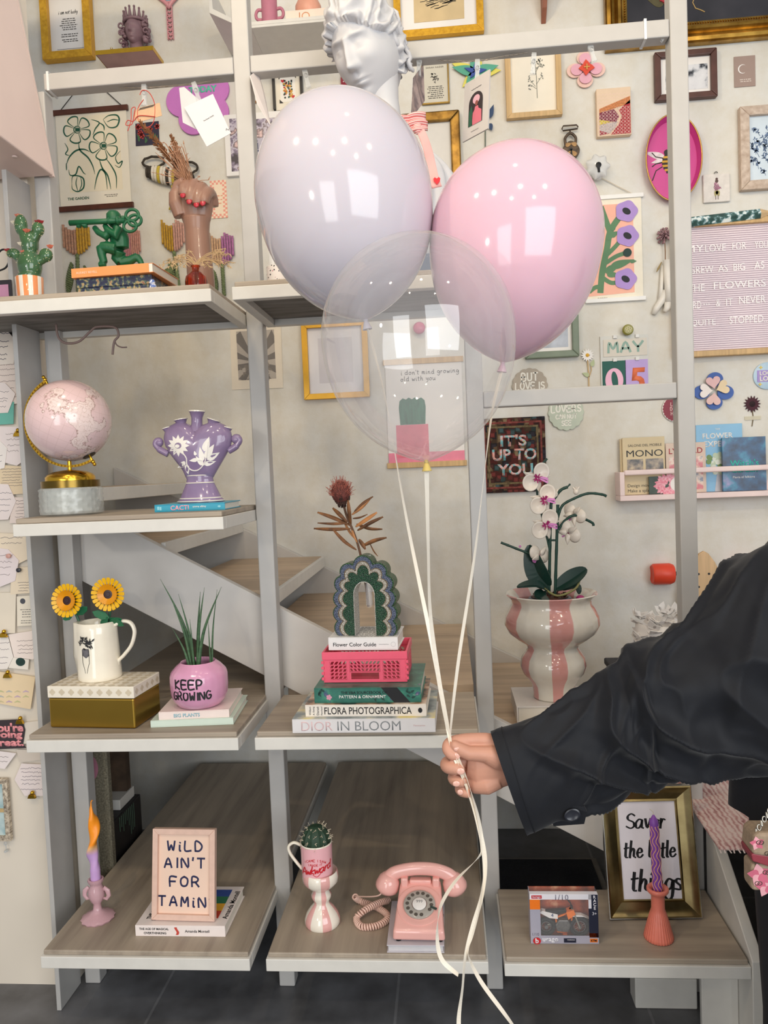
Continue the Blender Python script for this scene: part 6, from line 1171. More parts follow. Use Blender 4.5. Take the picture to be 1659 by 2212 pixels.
for s_ in (-1, 1):
    for z in (12, 38): B(k).tube(bez([(s_*15, 0, z+14), (s_*25, 0, z+15), (s_*30, 0, z+6), (s_*27, 0, z-4), (s_*15, 0, z-6)], 5), 3.4, 8).build('loop_handle', ROS, o, smooth=180)
q0, q1 = PY(617, 41, YS_+.013), PY(704, 34, YS_+.013); o = thing('book', 'pale pink book with orange letters under the peach vase on the top wall shelf', 'book', (q0.x, YS_+.014, zB+.0085)); bw_ = q1.x-q0.x; bh = PY(660, 20, YS_+.013).z-zB-.0085
B().box(0, bw_, 0, .002, 0, bh).box(0, bw_, .002, .14, 0, .002).box(0, bw_, .002, .14, bh-.002, bh).build('cover', M('#eddccb', .4, 0, .02), o); B().box(.003, bw_-.003, .0022, .137, .0022, bh-.0022).build('pages', PAPER, o); text('JO', M('#e39a6c', .4), o, h=bh*.62, loc=(bw_*.45, -.0002, bh*.42), rot=RXF, bold=-.01)
q = PY(666, 20, YS_+.07); q.z = zB+.009+bh; k = kof(q); o = thing('peach_vase', 'round peach vase standing on the pale book on the top wall shelf', 'vase', q); B(k).lathe([(0, .3), (22, .3), (28, 12), (28, 26), (20, 42), (8, 50), (8, 66), (6, 66), (6, 50), (0, 48)], 32).build('body', M('#e2a48c', .4, 0, .06, 30), o, smooth=60)
# framed engraving
w_ = wframe('picture_frame', 'yellow gold frame with a dark engraving on brown paper behind the bust head', 'picture frame', 945, -25, 192, 210, 15, 16, YGOLD, WPAP)
w_.b().prism(w_.P([(892, -70), (1000, -82), (1003, 44), (895, 54)]), w_.z, w_.z+.6).build('brown_paper', M('#d8c094', .8, 0, .06, 20), w_.o)
rg = random.Random(4); eb = w_.b(); cx, cy = w_.L(950, -6)
for i in range(70): a_ = rg.random()*6.28; r_ = rg.random()**.5; x, y = cx+38*r_*cos(a_), cy+26*r_*sin(a_); eb.strip([(x-9, y-2, w_.z+.8), (x, y+rg.uniform(-2, 2), w_.z+.8), (x+9, y+2, w_.z+.8)], 1.4)
eb.build('engraving', M('#3e3a34', .8, 0, 0), w_.o)
# bracket
q = PY(1174, 52, YW); k = kof(q); o = thing('shelf_bracket', 'reddish brown wooden bracket on the wall above the oak botanical frame', 'bracket', (q.x, YW-.0005, q.z)); B(k).prism([(0, 0), (0, 130), (-75, 130), (-60, 70), (-25, 20)], -5, 5, 'x').build('bracket_board', M('#9a6450', .5, 0, .1), o, bev=.001); B(k).box(-90, 110, -90, 0, 130, 140).build('bracket_shelf', M('#9a6450', .5, 0, .1), o, bev=.001)
# big gilt frame
DG = M('#c49a4a', .28, 1, .2, 20, hex2='#7c5a24'); w_ = Wl('gilt_frame', 'large ornate gilt frame with a dark still life at the top right', 'picture frame', 1540, -90); cx0, cy0 = w_.L(1306, 117); Wg, Hg = 520, 430
fb = w_.b(); fw = 48; moulding_pr = [(0, 0), (0, 16), (3, 20), (10, 22), (14, 17), (20, 15), (26, 22), (32, 22), (36, 15), (fw-6, 12), (fw, 9), (fw, 0)]; fb.T = Matrix.Translation((0, 0, 0))
moulding(fb, Wg, Hg, moulding_pr, 0); fb.v = [v+Vector(((cx0+Wg/2)*w_.k, cy0*w_.k, 0)) for v in fb.v]; fb.build('frame', DG, w_.o, smooth=25)
bd = w_.b()
for i in range(80): bd.ball((cx0+fw-5+i*5.3, cy0+fw-5, 13), 1.9, 6, 4)
for i in range(60): bd.ball((cx0+fw-5, cy0+fw-5+i*5.3, 13), 1.9, 6, 4)
bd.build('beading', DG, w_.o, smooth=180); w_.rect(cx0+fw-1, cx0+Wg-fw, cy0+fw-1, cy0+Hg-fw, 1, 6, 'canvas', cover_noise('dark_canvas', [(.35, '#25252b'), (.6, '#36353b'), (.75, '#4a4443')], 5))
rb = w_.b(); cx, cy = w_.L(1436, 2)
rg = random.Random(2)
for i in range(46): a_ = rg.random()*6.28; r_ = rg.random()**.5*12; rb.ball((cx+r_*cos(a_), cy+r_*sin(a_)+2, 7.5), 2.6, 7, 5)
rb.build('painted_raspberry', M('#c8414f', .4, 0, .1), w_.o, smooth=180); lf = w_.b(); x, y = w_.L(1415, 14); lf.prism(petal(x+18, y+2, 2.9, 36, 22), 6, 6.6); lf.prism(petal(x+12, y+10, 2.2, 26, 16), 6, 6.7).build('painted_leaf', M('#5d5636', .6, 0, .2, 60), w_.o)
sb_ = w_.b(); sb_.tube([(x, y, 6.6) for x, y in w_.P([(1500, -8), (1494, 10), (1500, 22), (1512, 26), (1520, 30)])], 1, 5).build('painted_tendril', M('#c9a76b', .5), w_.o)
# garden poster
DW = M('#5a2f22', .4, 0, .15, 40)
def hanger_poster(name, label, px, py, W, H, bm, bh, pm, ob=5, group=None):
    w_ = Wl(name, label, 'poster', px, py, .002); w_.rect(-W/2, W/2, -H/2, H/2, 1.5, 2.3, 'sheet', pm); w_.z = 2.4
    for s_ in (1, -1): w_.b().box(-W/2-ob, W/2+ob, s_*H/2-bh/2, s_*H/2+bh/2, 0, 6).build('hanger_bar', bm, w_.o, bev=.0015)
    return w_
w_ = hanger_poster('garden_poster', 'THE GARDEN poster with green line flowers between dark wood bars', 203, 345, 158, 204, DW, 11, CRM)
w_.b().tube([(-66, 107, 3), (-16, 160, 2)], .9, 5).tube([(70, 107, 3), (16, 160, 2)], .9, 5).build('hanging_cord', M('#3a3532', .8), w_.o); w_.b().lathe([(0, 0), (2.5, 0), (3, 6), (0, 7)], 8, (0, 160, 0)).build('nail', M('#888888', .3, .8, 0), w_.o)
w_.t('THE GARDEN', GREEN_INK, 171, 430, w=48, z=w_.z, bold=.02); lines(w_, 20, 50, [-78, -81.5], w_.z, 1.2, random.Random(2))
w_.rect(-56, 62, -68, 92, w_.z-.05, w_.z+.1, 'cream_panel', M('#efe3c9', .7, 0, 0)); gb = w_.b(); zz = w_.z+.4
def gl(pts, w1, w2=None): P = [(w_.L(x, y)) for x, y in pts]; Q = bez([(a, c, zz) for a, c in P], 6); n_ = len(Q); gb.strip(Q, [(w1*sin(pi*(i+.6)/(n_+.2)))+.5 for i in range(n_)])
def gz1(zx, zy): return (zx/2.9625, zy/2.9625)
def gl1(pts, w1): gl([gz1(*q) for q in pts], w1)
for cx, cy, R in ((500, 835, 78), (668, 938, 82)):
    for i in range(5):
        a_ = i*2*pi/5+.5; p0 = (cx+24*cos(a_-.5), cy+24*sin(a_-.5)); p3 = (cx+24*cos(a_+.5), cy+24*sin(a_+.5)); gl1([p0, (cx+R*cos(a_-.45), cy+R*sin(a_-.45)), (cx+R*1.12*cos(a_), cy+R*1.12*sin(a_)), (cx+R*cos(a_+.45), cy+R*sin(a_+.45)), p3], 2.6)
    gl1([(cx+22*cos(t), cy+22*sin(t)) for t in [i*.7 for i in range(10)]], 1.8)
    for i in range(5): gl1([(cx-12+i*6, cy-14), (cx-10+i*6, cy), (cx-12+i*6, cy+14)], 2)
for pts, w1 in ((((510, 910), (512, 950), (525, 975), (570, 1015), (600, 1070), (612, 1120)), 3), (((640, 1020), (660, 1080), (695, 1130), (715, 1215)), 3), (((680, 1015), (720, 1070), (748, 1130), (750, 1210)), 2.4), (((430, 1060), (450, 1010), (490, 970), (540, 960), (580, 975)), 3.2), (((610, 1218), (625, 1140), (650, 1090), (680, 1120), (692, 1215)), 3), (((600, 870), (615, 830), (640, 790), (590, 770)), 2.4), (((640, 790), (668, 810), (672, 840)), 2.4), (((665, 770), (700, 745), (750, 742), (768, 770), (750, 815), (700, 818), (665, 770)), 3), (((690, 785), (730, 770), (765, 775)), 1.6), (((420, 920), (440, 960), (425, 990), (450, 1000)), 2), (((445, 1090), (455, 1125), (490, 1120), (510, 1070), (540, 1110), (555, 1120)), 2.6), (((465, 1180), (470, 1135), (505, 1130), (540, 1150), (540, 1205), (505, 1230), (470, 1215), (465, 1180)), 2.8), (((500, 1135), (492, 1180), (505, 1228)), 1.6), (((522, 1140), (528, 1185), (512, 1228)), 1.6), (((775, 970), (745, 1010), (760, 1050), (788, 1035), (770, 1075), (740, 1060)), 2), (((430, 1050), (432, 1095)), 2)): gl1(pts, w1)
gb.build('line_flowers', GREEN_INK, w_.o)
# dark floral card
w_ = Wl('postcard', 'dark postcard with red flowers on the wall behind the kraft tag', 'card', 319, 285); w_.b().prism(w_.P([(293, 268), (343, 262), (345, 312), (294, 316)]), 0, 1).build('card_sheet', M('#2b2740', .5, 0, .05), w_.o); fb = w_.b(); rg = random.Random(8)
for i in range(9):
    x, y = w_.L(rg.uniform(298, 340), rg.uniform(268, 296))
    for j in range(5): fb.prism(petal(x, y, j*1.26+i, 7, 6, 7), 1, 1.3+.05*i)
fb.build('red_flowers', M('#b03a3a', .6, 0, .1), w_.o); fb = w_.b()
for i in range(12): x, y = w_.L(rg.uniform(298, 340), rg.uniform(296, 312)); fb.prism(petal(x, y, 1.57+rg.uniform(-.6, .6), 12, 4, 7), 1, 1.25+.05*i)
fb.build('leaves', M('#3f6a45', .6), w_.o)
# purple flower
w_ = Wl('flower_sign', 'big purple five-petal flower sign with teal TODAY lettering', 'sign', 432, 220, .002); fs = []; PUR = M('#c877c6', .5, 0, .03)
pp = circ(0, 0, 1, None, 120, fn=lambda a: max(max((40*cos(a-c)+math.sqrt(max(0, 33**2-(40*sin(a-c))**2))) if abs(sin(a-c))*40 < 33 and cos(a-c) > 0 else 0 for c in [pi/2+.25+i*2*pi/5 for i in range(5)]), 30)); w_.b().prism(pp, 0, 5).build('flower_board', PUR, w_.o, bev=.001); x, y = w_.L(448, 195); w_.t('TODAY', M('#5fc2a8', .5, 0, 0), 440, 196, w=62, z=5.1, bold=.05)
# queen of hearts
w_ = Wl('framed_playing_card', 'black framed queen of hearts playing card', 'picture frame', 623, 195); BK = M('#1d1c20', .4, 0, 0)
for s_ in (-1, 1): w_.b().box(s_*30-2.6, s_*30+2.6, -43, 43, 0, 12).build('frame_bar', BK, w_.o, bev=.0008)
w_.rect(-28, 28, -43, 43, 1, 5, 'mount', CRM); w_.rect(-16.5, 16.5, -27, 27, 5, 5.6, 'playing_card', M('#eeeae2', .4, 0, 0)); hb = w_.b(); RD = M('#c42a36', .5, 0, 0)
for s_ in (-1, 1): hb.prism(heart(-s_*10.5, s_*17, 4), 5.6, 6)
hb.build('heart_pips', RD, w_.o); fb = w_.b(); rg = random.Random(5)
for i in range(60): fb.i = rg.randrange(4); x, y = rg.uniform(-9, 9), rg.uniform(-18, 18); fb.prism(rect(x-1.8, x+1.8, y-1.8, y+1.8), 5.6, 5.9+.004*i)
fb.build('queen_figure', [M('#c0392b', .5), M('#2c5b56', .5), M('#d9a43a', .5), BK], w_.o); cb = w_.b()
for sx in (-1, 1):
    for sy in (-1, 1): cb.prism([(sx*19, sy*29), (sx*11, sy*29), (sx*19, sy*21)], 5.7, 6.2)
cb.build('photo_corners', BK, w_.o)
# photo frame behind the second post
w_ = Wl('photo_frame', 'white double photo frame with dark blossom photos beside the white balloon', 'picture frame', 560, 312); x0, y0 = w_.L(492, 384); x1, y1 = w_.L(640, 240); w_.rect(x0, x1, y0, y1, 0, 8, 'frame', M('#e9e7e6', .4, 0, 0), bev=.001)
PHO = cover_noise('blossom_photo', [(.36, '#37303f'), (.46, '#8b7f98'), (.52, '#c9c3d2'), (.6, '#5d4a55'), (.68, '#d6b9b9')], 34); xa = w_.L(500, 310)[0]; xb, xc, xd = w_.L(520, 310)[0], w_.L(541, 310)[0], w_.L(625, 310)[0]; w_.rect(xa, xb, y0+9, y1-9, 8, 8.5, 'photo', PHO); w_.rect(xc, xd, y0+9, y1-14, 8, 8.5, 'photo', PHO); w_.rect(xc+.5, xd, y0+40, y0+74, 8.5, 8.8, 'pale_shelf_in_photo', M('#b9b4c4', .5, 0, .05)); x, y = w_.L(556, 318); w_.b().prism(rect(x-4, x+4, y-8, y+5), 8.8, 9.3).prism(circ(x, y+9, 3.4), 8.8, 9.3).prism(rect(x-9, x+10, y-14, y-10), 8.8, 9.2).build('toy_figure_in_photo', M('#3a4468', .5), w_.o)
# checkered card
w_ = Wl('checkered_card', 'pink and cream checkered card beside the fist vase', 'card', 473, 431); w_.rect(-18, 18, -40, 40, 0, 1, 'card_sheet', M('#efdcc4', .6, 0, 0)); cb = w_.b(); W2, H2 = 18, 40
for i in range(8):
    for j in range(18):
        if (i < 2 or i > 5 or j < 2 or j > 15) and (i+j) % 2: cb.prism(rect(-W2+i*4.5, -W2+i*4.5+4.5, -H2+j*4.444, -H2+j*4.444+4.444), 1, 1.2)
cb.build('checks', M('#e79c8c', .6, 0, 0), w_.o); lines(w_, -9, 9, [6, -2, -10], 1, 2.4, random.Random(3), M('#e0a184', .6, 0, 0))
# rope bee
w_ = Wl('rope_bee', 'bee ornament made of brown, white and yellow rope on the wall behind the dried grasses', 'ornament', 370, 378, .004); RO = [M('#4c443c', .9, 0, .3, 200), M('#e6dfd2', .9, 0, .1, 200), M('#d8bf4a', .9, 0, .2, 200)]; b = w_.b()
for i in range(13): t = i/12; b.i = [0, 0, 1, 1, 2, 1, 1, 0, 1, 2, 0, 0, 0][i]; r_ = 9+7*sin(pi*t); x, y = -48+i*6.4, 6-i*1.8; b.tube([(x+2.5*cos(a_)*.4, y+r_*cos(a_), 8+r_*.6*sin(a_)) for a_ in [2*pi*j/14 for j in range(14)]], 3.6, 6, True)
b.build('rope_body', RO, w_.o, smooth=180); b = w_.b()
for cx, cy, rx, ry in ((-34, 26, 24, 11), (36, 8, 26, 13), (30, -12, 22, 12)): b.tube([(cx+rx*cos(2*pi*j/26), cy+ry*sin(2*pi*j/26), 8+1.5*sin(j*2.)) for j in range(26)], 2.6, 6, True)
b.build('rope_wings', RO[0], w_.o, smooth=180); b = w_.b(); b.tube(bez([(2, -12, 6), (4, -40, 6), (0, -62, 6)], 6), 2.8, 6)
for i in range(6): b.tube([(0, -60, 6), (-6+i*2.6, -76, 6)], 1.4, 4)
b.build('rope_tassel', RO[2], w_.o, smooth=180)
# felt tulips
def tulip(label, px, py, w, h, c1, c2, sb, leafs_, grp='woven tulips along the wall behind the top left shelf'):
    w_ = Wl('woven_tulip', label, 'wall ornament', px, py, .003); n_ = 10
    for s_, c in ((0, c1), (1, c2)):
        b = w_.b()
        for i in range(n_//2):
            j = i+s_*n_//2; x = -w/2+w*(j+.5)/n_; t = abs(2*(j+.5)/n_-1); top = h*.5-(.22*h*abs(sin(pi*(j+.5)/n_*1.5+.0)) if True else 0)*.9+h*.1*t; bot = -h*.5+h*.34*t**2.2; b.tube([(x, bot+(top-bot)*q/9, 4+.5*(q % 2)) for q in range(10)], [w/n_*.52*(1 if q % 2 else .82) for q in range(10)], 6)
        b.build('petal', M(c, .9, 0, .2, 160), w_.o, smooth=180)
    GR_ = M('#7c8a5f', .9, 0, .25, 160); sx, sy = w_.L(*sb); b = w_.b(); m_ = 26; b.tube([(sx*q/m_, -h*.48+(sy+h*.48)*q/m_, 4) for q in range(m_+1)], [4.6*(1 if q % 2 else .75) for q in range(m_+1)], 7).build('stem', GR_, w_.o, smooth=180)
    for (x0, y0, x1, y1) in leafs_:
        a = w_.L(x0, y0); c = w_.L(x1, y1); b = w_.b(); m_ = 14
        for q in range(m_): t = q/m_; x, y = a[0]+(c[0]-a[0])*t, a[1]+(c[1]-a[1])*t; ww = 15*sin(pi*min(.97, .15+t*.8)); b.tube([(x-ww/2, y+4, 3), (x+ww/2, y-3, 4)], 2.4, 6)
        b.build('leaf', GR_, w_.o, smooth=180)
    return w_
tulip('woven yellow and peach tulip left of the green soldier', 168, 520, 62, 62, '#c99a80', '#d9a83f', (172, 632), [(150, 632, 158, 568), (205, 600, 185, 578)])
tulip('woven pink tulip peeking out right of the green soldier', 285, 530, 44, 70, '#c9888c', '#d59a8a', (290, 632), [(300, 632, 296, 590)])
tulip('woven mustard tulip left of the fist vase', 376, 512, 52, 66, '#c99c38', '#d7a596', (390, 632), [(380, 632, 368, 562), (352, 600, 380, 575)])
tulip('woven lilac and peach tulip right of the fist vase', 480, 540, 56, 66, '#d9b08c', '#b877a8', (486, 640), [(466, 640, 464, 585)])
# small brass hooks, red plate
w_ = Wl('brass_hook', 'round brass hook on the wall just above the white balloon', 'hook', 691, 210); w_.b().tube([(11*cos(2*pi*i/24), 11*sin(2*pi*i/24), 5) for i in range(24)], 2.4, 8, True).lathe([(0, 0), (5, 0), (4, 6), (0, 7)], 14).build('hook_body', M('#b9995a', .3, .8, .1), w_.o, smooth=60)
w_ = Wl('brass_key', 'small brown key hanging on the wall beside the second post', 'key', 549, 210); w_.b().tube([(4*cos(2*pi*i/14), 8+4*sin(2*pi*i/14), 2) for i in range(14)], 1.3, 6, True).box(-1, 1, -14, 5, 1, 3).box(0, 5, -14, -9, 1, 3).build('key_body', M('#7d5b3a', .4, .6, .1), w_.o)
w_ = Wl('red_plate', 'dark red oval plate half hidden behind the bust chin', 'plate', 765, 178); w_.b().lathe([(0, 2), (20, 2), (27, 6), (28, 8), (26, 8), (19, 4), (0, 4)], 40, sy=1.5).build('plate_body', M('#8c2436', .3, 0, .05), w_.o, smooth=50); db = w_.b()
for i in range(16): a_ = 2*pi*i/16; db.ball((22.5*cos(a_), 33.5*sin(a_), 6.3), 1.4, 6, 4)
db.build('white_dots', WPAP, w_.o)
# dark gold frame
w_ = wframe('picture_frame', 'antique dark gold frame with white inside, right of the bust shoulder', 'picture frame', 932, 338, 126, 176, 21, 16, M('#a8823f', .35, .8, .25, 30, hex2='#5d421c'), M('#dcd9d4', .5, 0, .02), None, 0, bevel=.005)
# brass glass frame
w_ = wframe('picture_frame', 'narrow brass glass frame with a printed invitation hung by a cord', 'picture frame', 940, 180, 60, 91, 3, 6, M('#a98a4a', .3, .9, .1), M('#cfcabb', .4, 0, .03, 14)); w_.t('SARAH NADER', INK, 939, 147, w=38, z=w_.z, sp=1.2); lines(w_, -18, 18, [-9-4*i for i in range(7)], w_.z, 1.5, random.Random(5)); fb = w_.b(); rg = random.Random(3)
for i in range(16): fb.prism(petal(rg.uniform(-6, 6), 10+rg.uniform(-8, 8), rg.random()*6.3, 6, 3, 6), w_.z, w_.z+.2)
fb.strip([(0, 0, w_.z+.2), (1, 6, w_.z+.2), (-1, 14, w_.z+.2)], .9).build('flower_print', M('#7d7a72', .7, 0, 0), w_.o); w_.b().tube([(-20, 58, 2), (0, 45, 3), (12, 58, 2)], .8, 5).build('hanging_cord', M('#b08d5e', .8), w_.o)
# paper leaf flower
w_ = Wl('paper_flower', 'teal, yellow and blue paper flower on a wire stem behind the hung card', 'paper flower', 1026, 160, .004); b = w_.b(); TL_, YL_, BL_ = M('#56a58c', .6, 0, .03), M('#e0d662', .6, 0, .03), M('#34509a', .6, 0, .03)
for i, (a_, l_, w2) in enumerate(((1.45, 52, 26), (2.75, 56, 26), (.1, 56, 28), (4.0, 40, 22))):
    for z, c, sc, da in ((2, YL_, 1.0, -.08), (5, TL_, .92, .1), (8, BL_, .45, 0)): w_.b().prism(petal(0, 0, a_+da, l_*sc, w2*sc*(.9 if c is not BL_ else .8)), z, z+.8).build('paper_petal', c, w_.o)
w_.b().tube([(w_.L(1030, 170)[0], w_.L(1030, 170)[1], 2), (w_.L(1048, 280)[0], w_.L(1048, 280)[1], 2), (w_.L(1048, 330)[0], w_.L(1048, 330)[1], 2)], 1.2, 6).build('wire_stem', M('#5e6a5c', .6), w_.o)
for (x0, y0, a_) in ((1056, 258, 1.2), (1056, 270, -1.2)): x, y = w_.L(x0, y0); w_.b().prism(petal(x, y, a_, 30 if a_ > 0 else 16, 12), 4, 4.8).build('dark_leaf', M('#2c4468', .6), w_.o)
# oak frame with botanical print
w_ = wframe('picture_frame', 'oak frame with a grey botanical sprig drawing', 'picture frame', 1151, 177, 118, 158, 11, 14, OAKV, CRM); b = w_.b(); z = w_.z+.2
for pts, ww in (([(1160, 215), (1158, 170), (1154, 130)], 1.3), ([(1158, 185), (1168, 170), (1172, 168)], 1), ([(1156, 190), (1146, 178), (1142, 172)], 1), ([(1156, 160), (1164, 145), (1166, 138)], 1), ([(1157, 150), (1170, 144)], 1), ([(1158, 195), (1148, 188), (1140, 190)], 1)): b.strip([(x, y, z) for x, y in w_.P(pts)], ww)
rg = random.Random(5)
for (cx, cy, n_, sp_) in ((1153, 138, 22, 10), (1163, 136, 6, 4), (1171, 145, 5, 3), (1144, 176, 6, 4), (1170, 168, 5, 4), (1144, 188, 5, 4)):
    for i in range(n_): x, y = w_.L(cx+rg.gauss(0, sp_*.5), cy+rg.gauss(0, sp_)); b.prism(petal(x, y, rg.random()*6.3, 4.5, 2.4, 6), z, z+.1)
b.build('sprig_drawing', M('#7f8078', .7, 0, 0), w_.o)
# pink wooden flower
w_ = Wl('wooden_flower', 'pink layered wooden flower with a red centre', 'wall flower', 1265, 152, .004)
for i, a_ in enumerate((1.65, 3.2, 4.6, 6.15)):
    w_.b().prism(circ(24*cos(a_), 24*sin(a_), 17, 15, 24), 1+i*.3, 3+i*.3).build('outer_petal', M('#e9c4b8', .5, 0, .03), w_.o); w_.b().prism(circ(20*cos(a_), 20*sin(a_), 13, 12, 24), 5+i*.3, 6.5+i*.3).build('pink_petal', M('#e2aabb', .5, 0, .03), w_.o)
    w_.b().prism(petal(0, 0, a_, 17, 15), 9+i*.3, 10.5+i*.3).build('red_petal', M('#d9482f', .5, 0, .03), w_.o)
w_.b().box(-6, 6, -1, 1, 11, 13).box(-1, 1, -6, 6, 11, 13.4).build('brass_cross', M('#c9a15c', .4, .5, 0), w_.o)
# embroidery canvas
w_ = Wl('embroidery', 'small canvas embroidered with red, pink and plum geometric patches', 'wall art', 1323, 248); w_.rect(-36, 36, -50, 50, 0, 14, 'canvas_block', M('#e2c9ae', .8, 0, .03), bev=.002)
def em(poly, c, nm): w_.b().prism([(x*36, y*50) for x, y in poly], 14, 14.8).build(nm, M(c, .8, 0, .25, 220), w_.o)
em([(-.85, .15), (.95, .6), (.95, .3), (-.85, -.02)], '#dc8f5c', 'orange_patch'); em([(-.85, -.02), (0, .1), (.3, -.2), (.1, -.45), (-.85, -.3)], '#8c3a50', 'plum_patch'); em([(.3, .05), (.95, .45), (.95, -.95), (-.2, -.95), (.3, -.5), (.45, -.2)], '#bc3c46', 'red_patch'); em([(-.85, -.28), (-.2, -.42), (-.85, -.52)], '#e6cf4e', 'yellow_patch'); em([(-.85, -.52), (.2, -.42), (.1, -.62), (-.3, -.9), (-.85, -.75)], '#cfc4c2', 'grey_patch'); em([(-.85, -.75), (-.3, -.9), (-.85, -.95)], '#a83e4c', 'crimson_patch')
sb_ = w_.b()
for i in range(9):
    for j in range(12): x, y = -30+i*7.5, -44+j*7.2; (sb_.strip([(x-3, y-3, 15), (x+3, y+3, 15)], .7), sb_.strip([(x-3, y+3, 15), (x+3, y-3, 15)], .7)) if y < 6+.25*x else sb_.strip([(x-3, y, 14.2), (x, y+3.5, 14.2), (x+3, y, 14.2)], .7)
sb_.build('stitches', M('#eacdc2', .8, 0, 0), w_.o)
# brown frame with two prints
w_ = wframe('picture_frame', 'dark brown wood frame with black and white prints behind the right post', 'picture frame', 1478, 167, 130, 102, 13, 14, M('#5c3a32', .4, 0, .2, 20), WPAP, bevel=.003); BWP = cover_noise('marble_print', [(.4, '#2f323a'), (.47, '#a5a8ae'), (.55, '#dcdcdf'), (.8, '#e6e6e8')], 28)
for x0, x1 in ((1436, 1470), (1474, 1526)): a, c = w_.L(x0, 198), w_.L(x1, 140); w_.rect(a[0], c[0], a[1], c[1], w_.z, w_.z+.3, 'print', BWP)
w_ = Wl('card', 'small mauve brown card with a white crescent moon', 'card', 1608, 155); w_.rect(-22, 22, -32, 32, 0, 1.5, 'card_sheet', M('#a08a80', .6, 0, .02)); b = w_.b(); b.strip([(-4+9*cos(a_), 5+9*sin(a_), 1.8) for a_ in [1.0+i*.28 for i in range(16)]], [.3+2.2*sin(pi*i/15) for i in range(16)]); b.build('moon', WPAP, w_.o); lines(w_, -11, 13, [-18, -22], 1.5, 1.5, random.Random(2), M('#e2d6cc', .6))
# white-washed frame with blue plants
w_ = wframe('picture_frame', 'white-washed wood frame with blue pressed plants at the right edge', 'picture frame', 1664, 322, 136, 176, 20, 16, M('#d3c2b2', .6, 0, .2, 60, hex2='#b09a88', stretch=(1, 1, 8)), M('#d3e0ea', .4, 0, .03), bevel=.003); b = w_.b(); rg = random.Random(6)
for i in range(26):
    x, y = rg.uniform(-42, 42), rg.uniform(-66, 40); a_ = rg.uniform(1.0, 2.1); L_ = rg.uniform(16, 40); b.strip([(x+L_*t*cos(a_+.3*t), y+L_*t*sin(a_+.3*t), w_.z+.1) for t in (0, .33, .66, 1)], 1)
    for j in range(9): t = rg.uniform(.3, 1); b.prism(petal(x+L_*t*cos(a_+.3*t), y+L_*t*sin(a_+.3*t), rg.random()*6.3, rg.uniform(4, 9), rg.uniform(2, 4.5), 6), w_.z, w_.z+.15+.002*i)
b.build('blue_plants', M('#6d83a6', .7, 0, .3, 60), w_.o)
# oval tray with bee
w_ = Wl('oval_tray', 'magenta oval tray with a gold rim and a painted bee behind the right post', 'tray', 1450, 348, .002); MG = M('#c9448f', .35, 0, .03, 20); EY = 1.56
w_.b().lathe([(0, 1), (52, 1), (57, 18), (59, 19), (57, 19), (52, 4), (0, 4)], 64, sy=EY).build('tray_body', MG, w_.o, smooth=40); w_.b().tube([(58*cos(2*pi*i/64), 58*EY*sin(2*pi*i/64), 19) for i in range(64)], 1.6, 6, True).build('gold_rim', M('#c9a05a', .35, .7, .05), w_.o, smooth=180)
def bee(w_, px, py, s, z):
    x, y = w_.L(px, py); cs = [M('#2b2622', .6, 0, 0), M('#d9a534', .6, 0, .1)]; b = w_.b()
    for i in range(9): b.i = i % 2; t = (i+.5)/9; ww = s*.42*sin(pi*min(.96, .12+t*.85)); b.prism(rect(x-ww, x+ww, y+s*(.62-t*1.5)-s*.085, y+s*(.62-t*1.5)+s*.085), z, z+.6)
    b.i = 0; b.prism(circ(x, y+s*.75, s*.26, s*.22, 14), z, z+.7); b.build('bee_body', cs, w_.o); b = w_.b()
    for sd in (-1, 1): b.prism(petal(x+sd*s*.2, y+s*.35, pi/2+sd*-1.25, s*1.7, s*.55), z, z+.3).prism(petal(x+sd*s*.2, y+s*.2, pi/2+sd*-1.75, s*1.1, s*.4), z, z+.4)
    b.build('bee_wings', M('#e6d9dc', .5, 0, .15, 60), w_.o); b = w_.b()
    for sd in (-1, 1):
        for yy, dy in ((.3, .5), (0, -.3), (-.3, -1.1)): b.strip([(x+sd*s*.3, y+s*yy, z+.4), (x+sd*s*.9, y+s*(yy+dy*.3), z+.4), (x+sd*s*1.2, y+s*(yy+dy), z+.4)], s*.08)
    b.build('bee_legs', cs[0], w_.o)
bee(w_, 1440, 352, 27, 4.2)
# padlock on a hook
w_ = Wl('padlock', 'old brown padlock with a key hanging from a metal loop right of the oak frame', 'padlock', 1231, 325, .004); MB = M('#6b5a4c', .5, .5, .3, 60, hex2='#3c332c'); b = w_.b(); b.tube([(17*cos(t)**1 if 0 else x, y, 6) for t, (x, y) in enumerate([(-14, 49), (14, 49), (17, 45), (16, 41), (-15, 39), (-17, 43)])], 1.6, 6, True).tube([(0, 39, 6), (0, 32, 6)], 1.6, 6).build('hook_loop', MB, w_.o, smooth=180)
w_.b().tube(bez([(-10, 8, 8), (-11, 22, 8), (0, 32, 8), (11, 22, 8), (10, 8, 8)], 6), 3, 8).build('shackle', MB, w_.o, smooth=180); w_.b().prism(circ(0, -6, 18, 20, 24, fn=lambda a: 1+.05*cos(4*a)), 2, 13).build('lock_body', MB, w_.o, bev=.003); b = w_.b(); b.prism(petal(-12, 4, .3, 14, 9), 13, 14.5).prism(petal(12, 4, 2.8, 14, 9), 13, 14.5).prism(petal(-10, -18, .9, 14, 9), 13, 14.5).prism(petal(10, -18, 2.2, 14, 9), 13, 14.5).build('worn_brass', M('#b08b5e', .5, .4, .2), w_.o); w_.b().prism(circ(0, -4, 3.4), 13, 14).box(-1.5, 1.5, -14, -4, 13, 14).build('keyhole', BLACK, w_.o); w_.b().tube([(2, -14, 14), (4, -36, 10)], 1.5, 6).box(2, 7, -37, -33, 9, 11).build('key', MB, w_.o)
